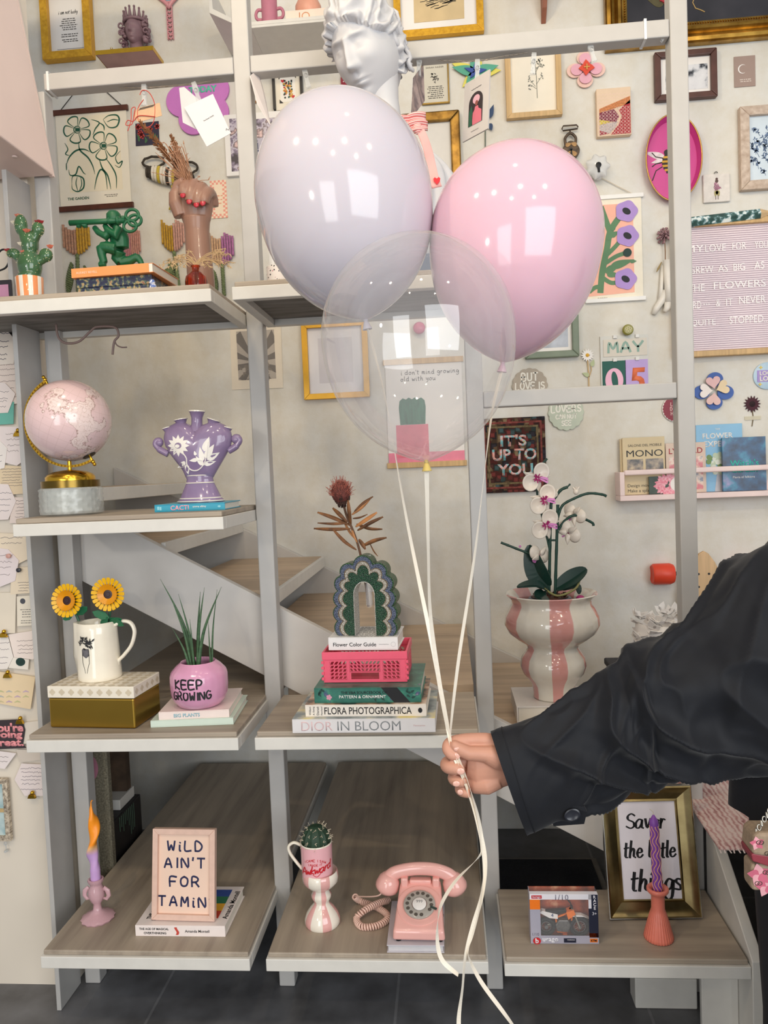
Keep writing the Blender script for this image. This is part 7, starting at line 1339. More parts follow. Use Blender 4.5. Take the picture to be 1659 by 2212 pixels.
# glass knob and purple poppy poster
w_ = Wl('glass_knob', 'clear glass flower-shaped knob with a black centre', 'knob', 1286, 370, .002); GL = M('#e9eaea', .05, 0, 0, alpha=.55, spec=.8); w_.b().lathe([(6, 0), (7, 14), (16, 16), (23, 21), (24, 25), (18, 30), (8, 32), (0, 31)], 56, fn=lambda a, t: 1+.12*cos(7*a)*min(1, t*2)).build('glass_flower', GL, w_.o, smooth=60); w_.b().ball((-12, -8, 14), (8, 12, 9), 12, 8).ball((2, -18, 14), (10, 7, 9), 12, 8).build('glass_petals', GL, w_.o, smooth=180); w_.b().lathe([(0, 30), (5, 31), (6, 35), (0, 37)], 16).tube([(0, 0, 33), (1, -14, 30)], 3, 8).build('dark_centre', BLACK, w_.o, smooth=40)
WB_ = M('#ecebe8', .4, 0, .01); w_ = hanger_poster('poppy_poster', 'poster of lilac poppies on salmon between white bars, right of the pink balloon', 1326, 538, 118, 218, WB_, 9, M('#efe7d4', .7, 0, .02), 5)
w_.b().tube([w_.L(1284, 378)+(2,), w_.L(1372, 424)+(4,)], .8, 5).tube([w_.L(1284, 378)+(2,), w_.L(1268, 430)+(4,)], .8, 5).build('hanging_cord', M('#d9cdb9', .8), w_.o)
w_.b().prism(w_.P([(1268, 446), (1366, 440), (1370, 632), (1270, 642)]), w_.z, w_.z+.3).build('salmon_ground', M('#f2b6a0', .6, 0, .02), w_.o); gb = w_.b(); z = w_.z+.5; zc = [z]; PG = M('#5d8560', .6, 0, .03)
def st_(pts, ww): zc[0] += .06; gb.strip([(q.x, q.y, zc[0]) for q in bez([w_.L(*p_)+(0,) for p_ in pts], 6)], ww)
st_([(1296, 634), (1300, 590), (1310, 540), (1318, 500), (1342, 464)], 13); st_([(1300, 600), (1320, 612), (1342, 608)], 9); st_([(1306, 556), (1330, 532), (1342, 516)], 9); st_([(1304, 572), (1330, 555), (1350, 548)], 9); st_([(1316, 500), (1305, 470), (1297, 448)], 12); st_([(1300, 620), (1285, 622), (1272, 632)], 9); st_([(1312, 520), (1317, 505), (1320, 500)], 8)
for (px, py, a_, l_, ww) in ((1312, 520, 1.2, 26, 14), (1318, 512, .5, 20, 12), (1306, 590, .5, 40, 16), (1318, 578, .25, 52, 17), (1310, 594, -.1, 30, 12), (1360, 566, 0, 14, 8), (1322, 500, 1.3, 16, 10)): x, y = w_.L(px, py); zc[0] += .06; gb.prism(petal(x, y, a_, l_, ww), z-.3, zc[0])
gb.build('green_stems', PG, w_.o); z = zc[0]+.2
for (px, py, a_) in ((1352, 458, 0), (1354, 511, .3), (1350, 604, 0)):
    x, y = w_.L(px, py); w_.b().prism(circ(x, y, 23, 22, 40, fn=lambda t: 1+.06*cos(5*t+a_)), z, z+.6).build('lilac_poppy', M('#ad8fd0', .6, 0, .03), w_.o); w_.b().prism([(x+px_*cos(-.6)-py_*sin(-.6), y+px_*sin(-.6)+py_*cos(-.6)) for px_, py_ in circ(0, 0, 9.5, 6.5, 20)], z+.6, z+1).build('poppy_eye', M('#1b1d26', .6, 0, 0), w_.o)
x, y = w_.L(1354, 547); w_.b().prism(circ(x, y, 9, 9, 20), z, z+.7).build('poppy_bud', M('#1e3a35', .6, 0, 0), w_.o); text('poppy', INK, w_.o, w=22*w_.k, loc=(w_.L(1300, 647)[0]*w_.k, w_.L(1300, 647)[1]*w_.k, z*w_.k), shear=.3)
# stone tile with flower lady
w_ = Wl('stone_tile', 'small white stone tile printed with a lady made of pink petals', 'tile', 1546, 408); w_.rect(-28, 28, -30, 30, 0, 6, 'tile_body', M('#e2dcd6', .7, 0, .08, 60, bump=.2), bev=.003); w_.b().tube([(3*cos(t), 32+3*sin(t), 3) for t in [i*.6 for i in range(10)]], .8, 5).build('ring', M('#555555', .4, .7, 0), w_.o); b = w_.b(); rg = random.Random(4)
for i in range(34): b.prism(petal(rg.uniform(-4, 4), rg.uniform(-4, 8), rg.random()*6.3, rg.uniform(5, 10), 2.2, 6), 6, 6.3+.004*i)
b.build('petal_dress', M('#b57f96', .6, 0, .3, 60), w_.o); w_.b().prism(petal(0, -6, -1.9, 13, 9), 6.4, 6.7).prism(petal(0, -6, -1.2, 13, 9), 6.4, 6.7).build('green_skirt', M('#a9a06a', .6), w_.o); w_.b().prism(circ(0, 14, 3.4), 6, 6.6).prism(circ(0, 18.5, 2.6), 6, 6.7).box(-3.2, -2, -25, -16, 6, 6.4).box(1.8, 3, -25, -16, 6, 6.4).build('head_and_legs', M('#5a4440', .6), w_.o)
# flower pencil on top of the letter board
FP = cover_noise('daisy_print', [(.38, '#2f4a47'), (.5, '#3f615c'), (.56, '#8fb0b8'), (.6, '#dfe8e6'), (.72, '#e9efec')], 55); a, c = PY(1490, 481, YW-.03), PY(1640, 463, YW-.03); k = kof(a); o = thing('giant_pencil', 'giant wooden pencil in daisy print lying on top of the letter board', 'pencil', a); d = c-a; rot = d.to_track_quat('Z', 'Y').to_matrix()
B(1).lathe([(0, 0), (11.5*k, 0), (11.5*k, d.length)], 6, rot=rot).build('pencil_body', FP, o, smooth=40); B(1).lathe([(11.5*k, d.length), (3*k, d.length+26*k)], 6, rot=rot, caps=False).build('wood_tip', M('#d9b98c', .6, 0, .1), o); B(1).lathe([(3*k, d.length+26*k), (0, d.length+34*k)], 6, rot=rot).build('lead', M('#4a5a58', .5), o)
# letter board
w_ = wframe('letter_board', 'pale pink felt letter board in an oak frame at the right edge', 'letter board', 1622, 622, 334, 288, 12, 22, OAK, M('#dccbd2', .9, 0, .02), bevel=.002); gb = w_.b(); x0, x1 = -155, 155; z = 9
for i in range(58): y = -130+i*4.55; gb.box(x0, x1, y, y+2.9, z, z+2.2)
gb.build('felt_ridges', M('#eadde4', .9, 0, .03, 200), w_.o, bev=.0006); LW_ = M('#f4f0f0', .35, 0, 0); z2 = z+3
for row in (((1497, 541, 'MY', 38), (1541, 539, 'LOVE', 43), (1592, 535, 'FOR', 29), (1639, 532, 'YOU', 27)), ((1511, 586, 'GREW', 50), (1557, 583, 'AS', 20), (1592, 580, 'BIG', 24), (1635, 576, 'AS', 21)), ((1500, 625, 'THE', 35), (1593, 617, 'FLOWERS', 108)), ((1492, 662, 'YARD', 36), (1522, 660, '...', 13), (1547, 657, '&', 9), (1571, 655, 'IT', 14), (1620, 650, 'NEVER', 55)), ((1515, 700, 'QUITE', 52), (1613, 692, 'STOPPED...', 82))):
    for (px, py, s_, ww) in row: w_.t(s_, LW_, px, py, w=ww, h=15.5 if s_ != '...' else 3, z=z2)
# hand wall vase with dried flower
w_ = Wl('hand_wall_vase', 'white ceramic hand-shaped wall vase left of the letter board', 'wall vase', 1432, 622, .002); CE = M('#e6e1d8', .3, 0, .04, 30); w_.b().tube([w_.L(1437, 565)+(10,), w_.L(1440, 620)+(10,), w_.L(1441, 655)+(9,)], [8, 8, 8], 14).tube([w_.L(1441, 650)+(8,), w_.L(1438, 668)+(9,), w_.L(1432, 676)+(12,)], [8, 7, 4], 12).tube([w_.L(1436, 630)+(5,), w_.L(1428, 650)+(5,), w_.L(1416, 668)+(5,), w_.L(1410, 680)+(5,)], [7, 8, 7, 5], 12).tube([w_.L(1430, 575)+(4,), w_.L(1427, 620)+(4,), w_.L(1424, 650)+(4,)], [4, 4.5, 5], 10).build('hand_body', CE, w_.o, smooth=180)
o2 = thing('dried_flower', 'dried mauve flower standing in the white hand wall vase', 'dried flower', PY(1436, 568, YW-.018)); k = w_.k; f2 = lambda px, py: PY(px, py, YW-.018)-Vector(o2.location); B().tube([f2(1437, 575), f2(1437, 545), f2(1436, 520)], 1.1*k, 6).build('stem', M('#8a6a4c', .8), o2); b = B(); rg = random.Random(3); c = f2(1436, 508)
for i in range(60): d = Vector((rg.gauss(0, 1), rg.gauss(0, .6), rg.gauss(0, .8))).normalized(); e = c+d*rg.uniform(9, 18)*k; b.tube([c, e], [2*k, .6*k], 4).ball(e, 2.4*k, 6, 4)
b.build('flower_head', M('#b08a90', .8, 0, .3, 150), o2, smooth=180); B().tube([f2(1429, 566), f2(1422, 580), f2(1418, 588)], [1*k, 2.4*k, .6*k], 5).build('leaf', M('#a08a5c', .8), o2)
# green frame
w_ = wframe('picture_frame', 'sage green frame with a blue and white print half hidden by the pink balloon', 'picture frame', 1190, 722, 114, 104, 14, 16, M('#7d8a76', .45, 0, .05), WPAP, M('#c3cad6', .5, 0, .2, 20), 8, bevel=.003)
# calendar
w_ = Wl('flip_calendar', 'wall flip calendar showing MAY and 05 under an olive knob', 'calendar', 1349, 795, .001); a, c = w_.L(1299, 868), w_.L(1399, 722); w_.rect(a[0], c[0], a[1], c[1], 0, 3, 'backing_board', M('#d3d2cb', .5, 0, .02)); SAGE = M('#89a79a', .5, 0, 0)
def card(x0, x1, y0, y1, mat, nm): a, c = w_.L(x0, y1), w_.L(x1, y0); return w_.rect(a[0], c[0], a[1], c[1], 3.3, 4.3, nm, mat)
card(1303, 1396, 730, 772, M('#d8d1c4', .6, 0, .02), 'month_card'); hb = w_.b(); hand(hb, 'MAY', 21, *w_.L(1350, 750), 4.6, .24, 0, .3, .95); hb.build('lettering', SAGE, w_.o); card(1302, 1350, 779, 862, M('#1f5c52', .6, 0, .02), 'tens_card'); card(1351, 1398, 776, 862, M('#bfa6dc', .6, 0, .02), 'units_card')
x, y = w_.L(1326, 822); b = w_.b(); n_ = 40; vs = [(x+19*cos(2*pi*i/n_), y+26*sin(2*pi*i/n_), 4.5) for i in range(n_)]+[(x+1+(9)*cos(2*pi*i/n_)*.75+2*sin(2*pi*i/n_)*-1, y+19*sin(2*pi*i/n_), 4.5) for i in range(n_)]; b.add(vs, [(i, (i+1) % n_, n_+(i+1) % n_, n_+i) for i in range(n_)]); b.build('numeral_0', M('#f0bcd2', .6, 0, 0), w_.o, solid=.0003); w_.t('5', M('#e5774f', .6, 0, 0), 1375, 820, w=34, h=50, z=4.4, bold=.03, shear=.1)
cb = w_.b()
for px, py in ((1327, 729), (1375, 727), (1327, 779), (1375, 776)): x, y = w_.L(px, py); w_.b().box(x-4, x+4, y-3, y+4, 3, 7).build('clip', M('#e3e2de', .4), w_.o, bev=.0006)
w_ = Wl('cupboard_knob', 'olive green round knob with a white flower above the calendar', 'knob', 1353, 715, .001); w_.b().lathe([(6, 0), (6, 6), (11, 8), (11.5, 15), (9, 18), (0, 18)], 28).build('knob_body', M('#8f8a3a', .3, 0, .05), w_.o, smooth=40); b = w_.b()
for i in range(5): a_ = i*1.257+.3; b.tube([(4.5*cos(a_)+2.4*cos(t), 4.5*sin(a_)+2.4*sin(t), 18.3) for t in [j*.785 for j in range(8)]], .7, 4, True)
b.build('flower', M('#e9e2b8', .5), w_.o)
for (px, py, nm, c) in ((906, 711, 'round pink knob on the wall seen through the clear balloon', '#cf6f8f'),): w_ = Wl('cupboard_knob', nm, 'knob', px, py, .001); w_.b().lathe([(5, 0), (5, 6), (12, 9), (13, 14), (9, 18), (0, 19)], 28).build('knob_body', M(c, .3, 0, .03), w_.o, smooth=60)
# wooden daisy
w_ = Wl('wooden_daisy', 'small wooden daisy on a stem left of the calendar', 'wall flower', 1268, 768, .003)
for i in range(14): w_.b().prism(petal(0, 0, 2*pi*i/14, 14.5, 5.6), 2+.1*(i % 3), 3.2+.1*(i % 3)).build('petal', M('#efece8', .5, 0, 0), w_.o)
w_.b().lathe([(0, 3), (4, 3), (3.6, 5), (0, 6)], 16).build('eye', M('#e2ab2c', .5), w_.o); w_.b().strip([w_.L(1268, 770)+(1,), w_.L(1271, 806)+(1,), w_.L(1272, 842)+(1,)], 2.6).strip([w_.L(1272, 815)+(1,), w_.L(1277, 800)+(1,), w_.L(1276, 785)+(1,)], 2).build('stem', M('#c9ab7c', .6), w_.o, solid=.002)
for (px, py, a_) in ((1272, 812, 2.7), (1277, 792, 1.2)): x, y = w_.L(px, py); w_.b().prism(petal(x, y, a_, 16, 9), 1, 2.4).build('leaf', M('#b9c49a', .6), w_.o)
# scalloped plaques
def plaque(label, px, py, r, col, rows, tc='#eeeade', n_=16):
    w_ = Wl('scalloped_plaque', label, 'plaque', px, py, .001, group=None); w_.b().prism(circ(0, 0, r, None, 160, fn=lambda a: .95+.06*abs(cos(n_/2*a))), 0, 5).build('plaque_body', M(col, .6, 0, .05, 30), w_.o, bev=.0012); b = w_.b()
    for (s_, h, y) in rows: hand(b, s_, h, 0, y, 5.1, .2, .04, .24, .58)
    b.build('lettering', M(tc, .6, 0, 0), w_.o); return w_
plaque('round beige scalloped plaque starting BUT LOVE IS above the white rail', 1144, 834, 38, '#b3a797', (('BUT', 16, 19), ('LOVE IS', 14, 0), ('BLIND', 11, -20)))
plaque('round pale green scalloped plaque ending LOVERS CAN NOT SEE below the white rail', 1222, 892, 38, '#c3cbb8', (('AND', 9, 24), ('LOVERS', 14, 9), ('CAN NOT', 9, -8), ('SEE', 10, -22)))
w_ = plaque('dark red scalloped plaque reading LOVE DISCO HERE beside the right post', 1458, 883, 27, '#8e3a48', (('LOVE', 7, 10), ('DISCO', 7, 0), ('HERE', 7, -10)), '#dcb9b4', 26); w_.b().tube([(26.5*cos(2*pi*i/40), 26.5*sin(2*pi*i/40), 3) for i in range(40)], 1.6, 6, True).build('white_edge', WPAP, w_.o)
# blue wooden flower
w_ = Wl('wooden_flower', 'blue wooden flower with pink and cream heart petals right of the post', 'wall flower', 1540, 845, .003); BLU = M('#3a5ea8', .5, 0, .03)
for a_ in (1.45, 3.2, 4.75, 6.1): w_.b().prism(circ(25*cos(a_), 25*sin(a_), 17, 15, 24), 1, 4).build('blue_petal', BLU, w_.o)
for a_, c in ((1.7, '#e0b6b4'), (.35, '#e6cfa8'), (4.6, '#e2bcb6'), (3.1, '#efe6e0')):
    T = Matrix.Translation((14*cos(a_)*w_.k, 14*sin(a_)*w_.k, 7*w_.k)) @ Matrix.Rotation(a_-pi/2, 4, 'Z'); b = B(w_.k, T); b.prism(heart(0, 5, 15), 0, 2); b.build('heart_petal', M(c, .5, 0, .03), w_.o)
w_ = Wl('round_badge', 'pale blue round badge with purple LOOK LOVE lettering at the right edge', 'badge', 1656, 812); w_.b().lathe([(0, 0), (29, 0), (29, 3), (26, 4.5), (0, 5)], 40).build('badge_body', M('#b9d3e6', .3, 0, .02), w_.o, smooth=40); w_.rect(-22, 22, -13, 12, 5, 5.4, 'purple_band', M('#a68fd0', .4)); text('LOOK', WPAP, w_.o, w=34*w_.k, loc=(0, 5.5*w_.k, 5.6*w_.k), bold=.04); text('LOVE', WPAP, w_.o, w=34*w_.k, loc=(0, -6*w_.k, 5.6*w_.k), bold=.04); sb_ = w_.b()
for x, y in ((-14, 18), (-16, -18), (10, -20)): sb_.prism(circ(x, y, 4.5, None, 16, fn=lambda a: .35+.65*abs(cos(2*a))**3), 5, 5.5)
sb_.build('yellow_sparkle', M('#e3c64e', .4), w_.o)
w_ = Wl('pressed_flower', 'dark maroon pressed daisy taped to the wall below the round badge', 'pressed flower', 1624, 873, .001)
for i in range(15): w_.b().prism(petal(0, 0, 2*pi*i/15, 18.5, 7), 1+.1*(i % 3), 2+.1*(i % 3)).build('petal', M('#4a2530', .8, 0, .1), w_.o)
w_.b().lathe([(0, 2), (7, 2), (0, 5)], 16).build('eye', M('#2c1a1e', .8), w_.o); w_.b().strip([(0, -8, 1), (2, -30, 1), (-1, -48, 1)], 2).build('stem', M('#6a5a40', .8), w_.o); w_.rect(-16, 18, -34, -26, 1.5, 1.8, 'tape', M('#dcd5bd', .4, 0, 0, alpha=.6))
# magazine rack
a, c = PY(1340, 1083, YW-.075), PY(1700, 1062, YW-.075); k = kof(a); zb = a.z; zt = PY(1345, 1020, YW-.075).z; RK = M('#ecd6d2', .5, 0, .02); RKW = .66
o = thing('magazine_rack', 'pale pink wall rack with a front rail holding papers and magazines', 'rack', (a.x, YW-.0005, zb)); B().box(0, RKW, -.075, 0, 0, .018).build('rack_floor', RK, o, bev=.002); B().box(0, .016, -.075, 0, .018, zt-zb).build('side_panel', RK, o, bev=.002); B().box(.016, RKW, -.075, -.058, zt-zb-.012, zt-zb+.006).build('front_rail', RK, o, bev=.005, seg=3); B().box(.016, RKW, -.004, 0, .018, .05).build('back_strip', RK, o)
def paper(name, label, x0, x1, ytop, dep, th, mat, cat='magazine', lean=.02):
    p0, p1 = PY(x0, 1050, YW-dep), PY(x1, 1050, YW-dep); zt_ = PY((x0+x1)/2, ytop, YW-dep).z; H = zt_-zb-.019; W = p1.x-p0.x; t = thing(name, label, cat, ((p0.x+p1.x)/2, YW-dep-.001, zb+.0188)); t.rotation_euler = (pi/2-lean, 0, 0); B().prism(rect(-W/2, W/2, 0, H), -th, 0).build('cover', mat, t, bev=.0006); return t, W, H
NWS = M('#d8c6a2', .7, 0, .04, 14); t, W, H = paper('newspaper', 'folded cream newspaper with a MONOCLE masthead in the pink rack', 1347, 1438, 944, .034, .010, NWS, 'newspaper'); text('MONOCLE', BLACK, t, w=W*1.28, h=H*.13, loc=(-W*.37, H*.76, .0003), align='LEFT', bold=.006) if 0 else text('MONO', BLACK, t, w=W*.86, h=H*.115, loc=(.02*W, H*.72, .0003)); text('SALONE DEL MOBILE', INK, t, w=W*.8, loc=(.03*W, H*.86, .0003)); B().prism(rect(-W*.4, -W*.02, H*.36, H*.62), 0, .0004).prism(rect(W*.04, W*.46, H*.42, H*.62), 0, .0004).build('photo', cover_noise('news_photo', [(.35, '#26231f'), (.5, '#77695a'), (.7, '#c2ab88')], 40), t); text('Design moves', INK, t, w=W*.6, loc=(-.1*W, H*.15, .0003)); text('Make a splash', INK, t, w=W*.6, loc=(-.1*W, H*.06, .0003))
B().prism(rect(-W/2-.006, W/2-.006, -.0, H*.985), -.02, -.0105).build('back_pages', NWS, t)
t, W, H = paper('magazine', 'red and cream LYREBIRD magazine half hidden by the right post', 1440, 1526, 956, .03, .004, M('#d9c2b0', .5, 0, .05)); text('LYREBIRD', M('#b0404a', .5), t, w=W*.84, h=H*.11, loc=(0, H*.84, .0003), bold=.01); B().prism(rect(-W*.42, W*.42, H*.06, H*.72), 0, .0003).build('cover_art', cover_noise('red_map', [(.42, '#c4626a'), (.5, '#e0c9b4'), (.58, '#4f6687'), (.66, '#e3cbb8')], 18), t)
t, W, H = paper('magazine', 'magazine with a pink peony and white label at the front of the rack', 1402, 1478, 1028, .05, .006, M('#3c4f40', .4, 0, .3, 30)); pb = B()
for i in range(40): a_ = i*2.4; r_ = W*.055*math.sqrt(i); pb.prism(petal(W*.05+r_*.75*cos(a_), H*.5+r_*.6*sin(a_), a_, W*.18, W*.13, 7), .0001, .0003+.00003*(40-i))
pb.build('peony_print', M('#d9607c', .5, 0, .3, 160, hex2='#eec3cb'), t); B().prism(circ(W*.3, H*.52, W*.2, H*.4, 20), .001, .0018).build('white_label', WPAP, t)
t, W, H = paper('magazine', 'sky blue THE FLOWER EXPERT magazine at the back of the rack', 1506, 1606, 916, .016, .005, M('#7fb4d6', .35, 0, .02)); text('FLOWER', WPAP, t, w=W*.66, loc=(-.03*W, H*.83, .0003), bold=.02); text('EXPERT', WPAP, t, w=W*.6, loc=(-.03*W, H*.71, .0003), bold=.02); text('THE', WPAP, t, w=W*.1, loc=(-.03*W, H*.93, .0003)); fb = B(); rg = random.Random(3)
for i in range(60): fb.i = i % 3; fb.prism(circ(W*rg.uniform(-.25, .25), H*rg.uniform(.28, .55), W*.06, None, 8), .0002, .0005+.00002*i)
fb.build('bouquet_print', [M('#e6ece0', .6), M('#7d9a62', .6), M('#c8d6bc', .6)], t); B().prism([(-W*.12, 0), (W*.2, 0), (W*.16, H*.3), (-W*.06, H*.3)], .0002, .0006).build('figure_print', M('#c8c6cc', .6), t)
t, W, H = paper('magazine', "dark blue Witch's Garden magazine at the right end of the rack", 1562, 1656, 944, .04, .012, cover_noise('blue_petals', [(.36, '#10223f'), (.5, '#1f4f78'), (.58, '#2b7a9a'), (.66, '#8d86b0'), (.74, '#d8d4e6')], 15)); TE = M('#39b5a6', .5, 0, 0); text("Witch's", TE, t, w=W*.66, loc=(0, H*.52, .0004), bold=.012); text('Garden', TE, t, w=W*.6, loc=(0, H*.4, .0004), bold=.012); text('Plants of folklore', WPAP, t, w=W*.5, loc=(-.02*W, H*.26, .0004))
# carpet canvas
w_ = Wl('carpet_canvas', "canvas in carpet pattern with IT'S UP TO YOU in patchwork letters", 'wall art', 1108, 983, .001)
def carpet():
    m, b, n, L = nodes('carpet'); tc = n('ShaderNodeTexCoord'); v = n('ShaderNodeTexVoronoi', iScale=52, distance='CHEBYCHEV'); L(tc.outputs['Object'], v.inputs['Vector']); sp = n('ShaderNodeSeparateColor'); L(v.outputs['Color'], sp.inputs[0]); r = ramp(n, [(0, '#4a2a25'), (.25, '#6d2f2c'), (.45, '#2e2a33'), (.6, '#7d6a50'), (.75, '#5a4634'), (.9, '#3c5154')], 'CONSTANT'); L(sp.outputs[0], r.inputs[0]); r2 = ramp(n, [(.25, '#ffffff'), (.4, '#8a7c6a')]); L(v.outputs['Distance'], r2.inputs[0])
    z = n('ShaderNodeTexNoise', iScale=90, iDetail=3); L(tc.outputs['Object'], z.inputs['Vector']); mx = n('ShaderNodeMix', data_type='RGBA', blend_type='MULTIPLY'); mx.inputs[0].default_value = .8; L(r.outputs[0], mx.inputs[6]); L(r2.outputs[0], mx.inputs[7]); L(mx.outputs[2], b.inputs['Base Color']); b.inputs['Roughness'].default_value = .95; return m
w_.rect(-69, 69, -80, 80, 0, 10, 'canvas_block', carpet(), bev=.002); bb = w_.b(); bb.i = 0
for e, c_ in ((60, 0), (52, 1)):
    f_ = e*80/69
    for q in (rect(-e-2, e+2, f_-2, f_+2), rect(-e-2, e+2, -f_-2, -f_+2), rect(-e-2, -e+2, -f_+2, f_-2), rect(e-2, e+2, -f_+2, f_-2)): bb.i = c_; bb.prism(q, 10, 10.4)
bb.build('border', [M('#8a4640', .9, 0, .3, 100), M('#7a6a4c', .9, 0, .3, 100)], w_.o)
PTC = cover_noise('patchwork', [(.3, '#4f8f98'), (.44, '#7fb9bf'), (.5, '#d98f7c'), (.56, '#d8b0b4'), (.62, '#8ec4c9'), (.72, '#c7a564')], 40)
for s_, px, py, ww in (("IT'S", 1108, 952, 56), ('UP TO', 1110, 982, 94), ('YOU', 1112, 1014, 76)): w_.t(s_, PTC, px, py, w=ww, h=25, z=10.5, bold=.03)
# longboard
a = PY(1520, 1190, YW-.05); k = kof(a); o = thing('longboard', 'wooden longboard with big red wheels hung on the wall behind the right post', 'skateboard', (a.x, YW-.045, a.z)); prof = [(0, 0), (10, -6), (24, -26), (38, -60), (46, -100), (50, -160), (50, -300), (40, -420), (15, -470), (0, -476)]
B(k).prism(prof+[(-x, y) for x, y in prof[::-1][1:-1]], -4, 4, 'y').build('deck', woodm('maple', '#c9a77c', '#b08c60', 2, .4, 2.), o, bev=.003); b = B(k)
for x in (-12, 10):
    for z in (-50, -78): b.lathe([(0, -.6), (2.6, -.6), (2.6, 0)], 10, (x, -4.4, z), rot=Matrix.Rotation(pi/2, 3, 'X'))
b.build('bolts', BLACK, o)
for z in (-50, -400):
    B(k).tube([(-80, 14, z), (80, 14, z)], 4.5, 10).box(-12, 12, 4, 20, z-12, z+12).build('truck_axle', BLACK, o, smooth=40)
    for sx in (-1, 1): B(k).lathe([(11, -22), (20, -24), (23, -20), (23.5, 14), (20, 22), (9, 23), (8, 18)], 32, (sx*82, 14, z), rot=Matrix.Rotation(-sx*pi/2, 3, 'Y')).build('wheel', M('#e2492f', .4, 0, .03), o, smooth=50)
# sun print, yellow frame, cactus poster
w_ = Wl('sun_print', 'beige paper with a grey sunray print behind the second post', 'print', 553, 770); w_.b().prism(w_.P([(497, 702), (607, 698), (612, 838), (502, 842)]), 0, 1.2).build('sheet', M('#e3d8c6', .7, 0, .02), w_.o); a, c = w_.L(516, 822), w_.L(592, 712); w_.rect(a[0], c[0], a[1], c[1], 1.2, 1.5, 'grey_ground', M('#b3aaa0', .7, 0, .03)); b = w_.b(); cx, cy = w_.L(552, 782); R_ = 150
for i in range(10):
    a0, a1 = i*pi/5+.1, i*pi/5+.1+pi/10; P = []
    for aa in (a0, (a0+a1)/2, a1): t = min((c[0]-cx)/max(1e-6, cos(aa)) if cos(aa) > 0 else (a[0]-cx)/min(-1e-6, cos(aa)), (c[1]-cy)/max(1e-6, sin(aa)) if sin(aa) > 0 else (a[1]-cy)/min(-1e-6, sin(aa))); P.append((cx+t*cos(aa), cy+t*sin(aa)))
    b.prism([(cx, cy)]+P, 1.5, 1.7)
b.build('sunrays', M('#77716c', .7, 0, .05), w_.o); b = w_.b(); rg = random.Random(5)
for i in range(26): b.prism(petal(cx+rg.uniform(-30, 30), cy-30+rg.uniform(-4, 22)*(1), rg.random()*6.3, 13, 5, 7), 1.7, 1.9+.003*i)
b.build('figures', M('#8d857c', .7, 0, .2, 60), w_.o); text('SUNSHINE', M('#77716c', .7), w_.o, w=58*w_.k, loc=(0, (a[1]+5)*w_.k, 1.8*w_.k))
w_ = wframe('picture_frame', 'bright yellow frame with white inside, left of the clear balloon', 'picture frame', 726, 779, 142, 164, 12, 14, M('#e0a92e', .35, .3, .06, 30), M('#e4e2e6', .4, 0, .01), M('#d8d4da', .5, 0, .05, 12), 22)
w_ = hanger_poster('cactus_poster', 'poster of a green cactus in a pink pot seen through the clear balloon', 918, 892, 164, 222, OAK, 12, M('#ece8e4', .7, 0, .01), 4); z = w_.z; a, c = w_.L(840, 1000), w_.L(1000, 975); w_.rect(-82, 82, -111, -84, z, z+.3, 'pink_floor', M('#ef8fa6', .7, 0, .05, 30)); a, c = w_.L(858, 976), w_.L(925, 916); w_.rect(a[0], c[0], a[1]-14, c[1], z, z+.5, 'pink_pot', M('#ee7f92', .7, 0, .08, 24)); x, y = w_.L(891, 890); b = w_.b(); pp = [(x-27, y-27), (x+27, y-27), (x+29, y+10), (x+27, y+24), (x+20, y+30), (x+13, y+27), (x+7, y+31), (x, y+27), (x-7, y+31), (x-13, y+27), (x-20, y+30), (x-27, y+24), (x-29, y+10)]; b.prism(pp, z, z+.5).build('green_cactus', M('#2e7a5e', .7, 0, .2, 20, stretch=(6, 1, 1)), w_.o)
hb = w_.b(); hand(hb, "i don't mind growing", 9, *w_.L(928, 803), z+.2, .13, .04, .25, .8); hand(hb, 'old with you', 9, *w_.L(903, 818), z+.2, .13, .04, .25, .8); hb.build('lettering', INK, w_.o)
# ================================================================ HUNG ON THE FRAME: wire, clips, cards
YH2 = 1.878
def hung(name, label, cat, px, py, Y=YH2, group=None): q = PY(px, py, Y); return thing(name, label, cat, q, 0, group), kof(q)
for nm, pts in (('twisted wire strung under the left half of the top rail', [(103, 188), (200, 186), (310, 189), (425, 180), (500, 163)]), ('twisted wire strung across the gap right of the second post', [(536, 148), (600, 150), (665, 148), (735, 136), (820, 128), (890, 123)]), ('twisted wire strung under the right half of the top rail', [(890, 126), (960, 130), (1030, 132), (1090, 121), (1150, 110), (1252, 84)])):
    o, k = hung('hanging_wire', nm, 'wire', *pts[0]); P = bez([PY(x, y, YH2)-Vector(o.location) for x, y in pts], 14); b = B()
    for ph in (0, pi): b.tube([q+Vector((0, cos(i*1.2+ph), sin(i*1.2+ph)))*.0012 for i, q in enumerate(P)], .0009, 5)
    b.build('wire', M('#a89c8e', .35, .6, 0), o, smooth=180)
CLP = M('#dfe2e2', .05, 0, 0, alpha=.3, spec=.9)
